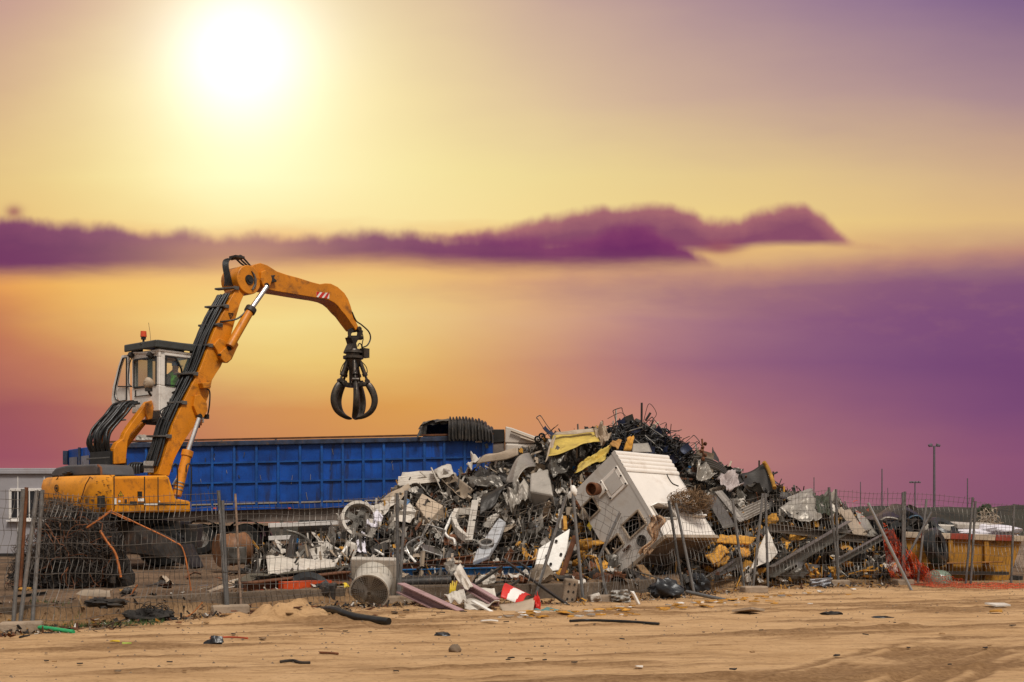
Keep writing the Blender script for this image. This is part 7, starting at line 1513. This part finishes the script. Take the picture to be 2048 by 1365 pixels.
for i, (u, v, w, h, m, lab) in enumerate(((1945, 1052, 1.2, .14, WHITEM, 'long cream foam slab on top of the yellow skip'), (1960, 1066, 1.6, .3, BAGW, 'white plastic sheeting filling the middle of the yellow skip'), (1870, 1055, .9, .2, WHITEM, 'white slab at the left end of the yellow skip'))):
    mb = MB(); c = P(u, v, 31.7)
    if i == 1: mb.blob(c, (w*.62, .6, h*.62), 7, .3, 14, 3)
    else: mb.box(c, (w, .6, h), Euler((.1, .03, .15)).to_matrix())
    single('white_slab' if i != 1 else 'plastic_sheeting', mb, m, lab, 'slab' if i != 1 else 'plastic sheeting', None, 60 if i == 1 else None, .03 if i != 1 else 0)
mb = MB(); mb.box(P(2012, 1068, 31.5), (.4, .4, .26), Euler((.1, .3, .3)).to_matrix()); single('blue_bin', mb, mat('dark_teal', (.02, .06, .08), .5, 0, .2, 4, damt=.3), 'dark blue box at the right end of the yellow skip', 'box', None, None, .04)
mb = MB(); tangle(mb, P(1976, 1048, 33.0), (.3, .2, .4), 70, .008, 6, 6, .1); single('dry_plant', mb, mat('pale_twigs', (.38, .30, .22), .8, 0, .2, 4, damt=.1, bump=0), 'pale dry plant standing up behind the yellow skip', 'plant')
def crushed_car():
    Y = 31.6; t = thing('crushed_car', 'dark crushed car body behind the fence left of the yellow skip', 'crushed car', (P(1800, 0, Y).x, Y, .1)); loc = Vector(t.location)
    mb = MB(); q = lambda u, v, dy=0: P(u, v, Y+dy)-loc
    pr = [c7(*a) for a in ((850, 600), (930, 580), (1010, 545), (1080, 510), (1180, 545), (1235, 600), (1230, 700), (1190, 960), (1000, 960), (860, 900))]; base = [q(u, v) for u, v in pr]; c = sum(base, Vector())/len(base); rs = random.Random(3); vs = []
    for k, sc in enumerate((.75, 1.0, 1.04, .95)):
        for p in base: vs.append(c+(p-c)*sc+Vector((rs.uniform(-.06, .06), -.1+k*.55, rs.uniform(-.06, .06))))
    n = len(base); fs = [(j*n+i, j*n+(i+1) % n, (j+1)*n+(i+1) % n, (j+1)*n+i) for j in range(3) for i in range(n)]+[tuple(range(n)), tuple(3*n+i for i in range(n))]
    mb.add(vs, fs); put('body', mb, mat('car_black', (.012, .013, .017), .35, .2, .5, 3, damt=.5), t)
    for i, pts in enumerate((((890, 625), (930, 600), (1000, 610), (1040, 650)), ((1060, 640), (1090, 600), (1150, 590), (1200, 650)), ((1080, 700), (1120, 650), (1170, 640), (1190, 690)), ((900, 690), (960, 660), (1030, 690), (1050, 730)))):
        mb = MB(); mb.tube(smoothpath([q(*c7(*a), -.25) for a in pts], 5), .035, 6); put('bent_trim', mb, [PALEG, mat('steel_blue', (.03, .06, .09), .4, .3, .3, 4, damt=.6), DARKG, GREYM][i], t, 60)
    mb = MB(); p = [q(*c7(*a), -.3) for a in ((1065, 525), (1085, 508), (1238, 600), (1225, 635))]; mb.grid(lambda s, f: (p[0]*(1-f)+p[1]*f)*(1-s)+(p[3]*(1-f)+p[2]*f)*s+Vector((0, .1*math.sin(3*s), .06*math.sin(math.pi*s))), 8, 4); put('bonnet', mb, DARKG, t, 60)
    mb = MB(); mb.lathe(q(*c7(1020, 715), -.3), (.2, -1, .2), [(.2, -.1), (.36, -.1), (.38, 0), (.36, .1), (.2, .1)], 20); put('wheel', mb, BLACK, t, 40)
    mb = MB(); [mb.box(q(*c7(1000+rs.uniform(-110, 160), 650+rs.uniform(-40, 70)), -.25), (rs.uniform(.05, .3), .1, rs.uniform(.03, .15)), Euler((rs.random(), rs.random()*3, rs.random())).to_matrix()) for _ in range(24)]; put('torn_bits', mb, DARKG, t)
crushed_car()
# orange safety netting
def netting():
    mb = MB(); Yf = 27.2
    rows = [[c7(*a) for a in r] for r in (((900, 690), (925, 850), (940, 950), (980, 1060)), ((985, 700), (1010, 850), (1030, 960), (1060, 1055)), ((1060, 800), (1090, 900), (1100, 1000), (1110, 1065)), ((1150, 890), (1165, 970), (1180, 1020), (1190, 1070)), ((1230, 960), (1240, 1010), (1250, 1050), (1260, 1082)), ((1370, 1005), (1375, 1040), (1380, 1060), (1385, 1085)), ((1500, 1045), (1500, 1060), (1500, 1075), (1500, 1090)), ((1700, 1052), (1700, 1065), (1700, 1078), (1700, 1092)), ((1900, 1055), (1900, 1068), (1900, 1080), (1900, 1090)))]
    def at(s, t):
        x = s*(len(rows)-1); i = min(len(rows)-2, int(x)); f = x-i; y = t*3; j = min(2, int(y)); g = y-j
        uv = [(rows[i][j][k]*(1-g)+rows[i][j+1][k]*g)*(1-f)+(rows[i+1][j][k]*(1-g)+rows[i+1][j+1][k]*g)*f for k in (0, 1)]
        Yg = H*F/(max(uv[1], 1150)-HV)-.05; Y = min(29.2, Yg) if uv[1] > 1158 else 28.6
        n = float(fbm(np.array(s*26.0), np.array(t*5.0), 3, 2)); Y = Y+n*.5
        p = P(uv[0], uv[1]+n*9, Y); p.z = max(p.z, .02+.03*abs(n)); return p
    for i in range(96): mb.tube([at(i/95, k/16) for k in range(17)], .0042, 3, False)
    for k in range(14): mb.tube([at(i/120, min(1, k/13+.03*math.sin(i*1.7+k))) for i in range(121)], .0042, 3, False)
    single('safety_netting', mb, NET, 'bright orange safety netting collapsed over the fence and trailing along the sand', 'safety netting')
netting()
mb = MB(); rs = random.Random(4)
for (x, y) in ((740, 560), (770, 600), (800, 545), (745, 640), (905, 640), (925, 665), (715, 490)):
    u, v = c7(x, y); mb.tube([P(u+rs.uniform(-4, 4), v+rs.uniform(-3, 3), 29.5), P(u+rs.uniform(-4, 4), v+rs.uniform(-3, 3), 29.5), P(u+rs.uniform(-6, 6), v+rs.uniform(-4, 4), 29.5), P(u+rs.uniform(-6, 6), v+rs.uniform(-4, 4), 29.5)], .008, 3, False)
single('netting_scrap', mb, NET, 'orange net shreds caught high on the fence near the leaning pipe', 'netting')
mb = MB(); c = P(*c7(1285, 1040), 29.8); mb.lathe(Vector((c.x, c.y, .0)), (0, 0, 1), [(.34, .0), (.335, .1), (.30, .2), (.23, .27), (.13, .31), (0, .32)], 28); single('dome_cover', mb, GREENGL, 'pale green dome-shaped cover behind the orange netting', 'dome cover', None, 60)
sheet4('white_sheet', 'white crumpled sheet low at the right end of the heap by the netting', 'sheet', L7((900, 910), (1000, 900), (1010, 960), (920, 965)), WHITEM, .4, crumple=.1)
sheet4('plastic_bag', 'clear plastic bag lying on the sand at the right foot of the heap', 'bag', L7((405, 1020), (560, 1010), (540, 1075), (410, 1080)), mat('bag_clear', (.34, .34, .36), .2, 0, .1, 4, damt=.2), Y=27.6, crumple=.14, n=14, freq=4)
mb = MB(); c = P(2075, 1150, 40); mb.blob(Vector((c.x+.25, c.y, .0)), (1.25, 1.2, 1.2), 3, .12, 26, 2); single('gravel_heap', mb, GRAVEL, 'pale gravel heap beyond the right end of the yellow skip', 'gravel heap', kind='stuff', sm=80)
mb = MB(); r = random.Random(6)
for k in range(7): mb.blob(P(1968, 1016, 74)+Vector((r.uniform(-.35, .35), 0, r.uniform(-.15, .05))), r.uniform(.12, .24), k, .5, 7, 3)
single('far_bush', mb, mat('far_bush', (.045, .055, .03), .95, 0, .4, 5, damt=.4, bump=1), 'small bush on top of the far earth bank at the right', 'bush')
# ------------------------------------------------------------------ litter on the sand
def litter(name, lab, cat, u, v, size, m, seed, flat=.3, n=8, group=None, amp=.5):
    c = G(u, v); c.z = gz(c.x, c.y); mb = MB(); mb.blob(c+Vector((0, 0, size[2]*.5)), size, seed, amp, n, 2.4); return single(name, mb, m, lab, cat, group, 50)
litter('stone', 'single round brown stone on the sand in the foreground', 'stone', 910, 1303, (.075, .07, .06), STONE, 4, amp=.2)
litter('black_rag', 'crumpled black rag on the sand, right of centre in the foreground', 'rag', 885, 1273, (.10, .05, .03), BAGB, 5)
litter('black_rag', 'small black rag on the sand below the first post pair', 'rag', 429, 1292, (.085, .05, .06), BAGB, 6, amp=.8)
litter('black_rag', 'dark rag on the sand at the right foreground below the leaning pipe', 'rag', 1766, 1236, (.15, .04, .02), BAGB, 7)
litter('black_rag', 'dark crumpled rag on the sand in front of the crossed beams', 'rag', 1664, 1229, (.15, .06, .04), DARKB, 8)
for i, (pts, r, m, lab, nm) in enumerate(((((1140, 1246), (1180, 1244), (1250, 1247), (1318, 1251)), .022, BLACK, 'long thin black strip on the sand right of the marker panel', 'rubber_strip'), (((560, 1326), (585, 1325), (600, 1329), (620, 1330)), .016, DARKB, 'dark twig on the sand in the lower left foreground', 'twig'), (((640, 1308), (665, 1311), (676, 1312)), .014, RUSTY, 'brown twig on the sand left of the round stone', 'twig'), (((420, 1282), (460, 1280), (495, 1283)), .012, mat('red_strip_mat', (.4, .06, .02), .6), 'thin red strip lying on the sand below the fan', 'red_strip'), (((585, 1220), (640, 1228), (700, 1236)), .012, RUSTY, 'thin rusty rod on the sand by the black flexible pipe', 'thin_rod'))):
    ps = [G(u, v) for u, v in pts]; ps = [Vector((p.x, p.y, gz(p.x, p.y)+r)) for p in ps]; mb = MB(); mb.tube(smoothpath(ps, 5), r, 6); single(nm, mb, m, lab, nm.replace('_', ' '), None, 60)
rs = random.Random(31)
def flake(u, v, s, m, lab, nm, group):
    c = G(u, v); c.z = gz(c.x, c.y)+.015; mb = MB(); a0 = rs.random()*6; k = 5; vs = [c+Vector((math.cos(a0+i*6.283/k)*s*rs.uniform(.6, 1.3), math.sin(a0+i*6.283/k)*s*rs.uniform(.4, .9), rs.uniform(0, .25*s))) for i in range(k)]; mb.prism(vs, (0, 0, .008+.1*s)); single(nm, mb, m, lab, nm.split('_')[-1], group)
flake(255, 1296, .07, LIME, 'lime green paper scrap on the sand at the left', 'paper_scrap', None); flake(232, 1293, .06, YELP, 'pale yellow paper scrap next to the lime green one', 'paper_scrap', None)
flake(975, 1250, .13, WHITEP, 'thin white strip on the sand below the torn panels', 'white_strip', None); flake(1280, 1341, .045, WHITEP, 'lone white flake on the sand in the bottom centre', 'white_flake', None)
flake(1996, 1216, .2, WHITEM, 'white flat scrap on the sand at the far right', 'white_flake', None); flake(1994, 1228, .14, FOAM, 'yellow foam lump on the sand at the far right', 'foam_lump', None)
flake(1500, 1228, .3, BEIGE, 'pale flat board scrap on the sand before the right foot of the heap', 'board_scrap', None)
def clear(u, v): return G(u, v)
for k in range(70):
    u = rs.gauss(1330, 170); u = min(1700, max(1060, u)); lo = interp(u, [(1060, 1226), (1300, 1216), (1500, 1196), (1700, 1178)]); v = lo+abs(rs.gauss(0, 8))
    flake(u, v, rs.uniform(.03, .12), FOAM, 'yellow foam crumb on the sand along the foot of the heap', 'foam_crumb', 'yellow foam crumbs on the sand')
for k in range(40):
    u = rs.uniform(980, 1720); lo = interp(u, [(980, 1228), (1060, 1226), (1300, 1216), (1500, 1196), (1720, 1178)]); v = lo+abs(rs.gauss(0, 9))
    flake(u, v, rs.uniform(.03, .1), rs.choice((WHITEM, WHITEP, PALEG)), 'white scrap flake on the sand along the foot of the heap', 'white_flake', 'white flakes on the sand')
for k in range(36):
    u = rs.uniform(150, 1000); lo = interp(u, [(0, 1262), (450, 1240), (1000, 1222)]); v = lo+abs(rs.gauss(0, 7)); flake(u, v, rs.uniform(.025, .08), rs.choice((DARKB, RUSTY, WOOD)), 'small dark scrap bit on the sand along the left fence', 'dark_bit', 'dark bits on the sand along the left fence')
for k in range(45):
    u = rs.uniform(20, 2030); v = rs.uniform(1190+70*(1-u/2048)+14, 1350); flake(u, v, rs.uniform(.02, .05), rs.choice((DARKB, STONE, DARKB, WOOD, DARKG)), 'tiny dark scrap bit scattered on the open sand', 'dark_bit', 'tiny dark bits on the open sand')
mb = MB(); r = random.Random(3)
for k in range(2600):
    x = r.uniform(-9, 13); off = -abs(r.gauss(0, .9)) if r.random() < .6 else -r.uniform(0, 9); y = float(fenceYx(x))+off
    if y < 10.6: continue
    s = r.uniform(.006, .022); z = gz(x, y) if k % 1 == 0 else 0; a = r.random()*6; mb.add([(x+math.cos(a)*s, y+math.sin(a)*s, z), (x-math.sin(a)*s, y+math.cos(a)*s, z), (x-math.cos(a)*s, y-math.sin(a)*s, z), (x+math.sin(a)*s, y-math.cos(a)*s, z), (x, y, z+s*.9)], [(0, 1, 4), (1, 2, 4), (2, 3, 4), (3, 0, 4)])
single('pebbles', mb, STONE, 'loose pebbles and clods strewn over the sandy ground', 'pebbles', kind='stuff')
mb = MB()
for k in range(3200):
    u = r.uniform(-60, 1800); off = r.gauss(-.35, .42)
    Y = fenceY(u)+off; w = P(u, HV, Y); s = r.choice((.012, .02, .03, .045, .07)); z = gz(w.x, w.y); q = Euler((r.gauss(0, .5), r.gauss(0, .5), r.uniform(0, 6))).to_matrix()
    x = r.random(); fo = .22 if u > 1050 else .03
    mb.m(3 if x < fo else r.choices((0, 1, 2, 4, 5), (4, 2.2, 1.6, .9, 1.2))[0]); p = Vector((w.x, w.y, z+s*.15))
    if r.random() < .5: mb.box(p, (s*r.uniform(1.2, 4), s*.4, s*.25), q)
    else: mb.add([p+q @ Vector((r.uniform(-1, 1)*s, r.uniform(-1, 1)*s, r.uniform(0, .7)*s)) for _ in range(4)], [(0, 1, 2), (0, 2, 3), (0, 1, 3)])
single('rubble', mb, [DARKB, RUSTY, STONE, FOAM, WHITEM, WOOD], 'fine dark rubble and scrap crumbs strewn along the foot of the fence', 'rubble', kind='stuff')
mb = MB()
for k in range(500):
    u = r.uniform(60, 330); c = G(u, 1258-u*.03+r.uniform(-4, 3)); s = r.uniform(.03, .09); a = r.random()*6; z = gz(c.x, c.y); d = Vector((math.cos(a), math.sin(a), 0))*.006; mb.add([c*1+Vector((0, 0, z-c.z))-d, c+Vector((0, 0, z-c.z))+d, c+Vector((r.uniform(-.04, .04), r.uniform(-.03, .03), z-c.z+s))], [(0, 1, 2)])
single('weeds', mb, mat('weeds_green', (.05, .09, .02), .8, 0, .3, 5, damt=.1, bump=0), 'sparse green weeds at the foot of the left kerb', 'weeds', kind='stuff')
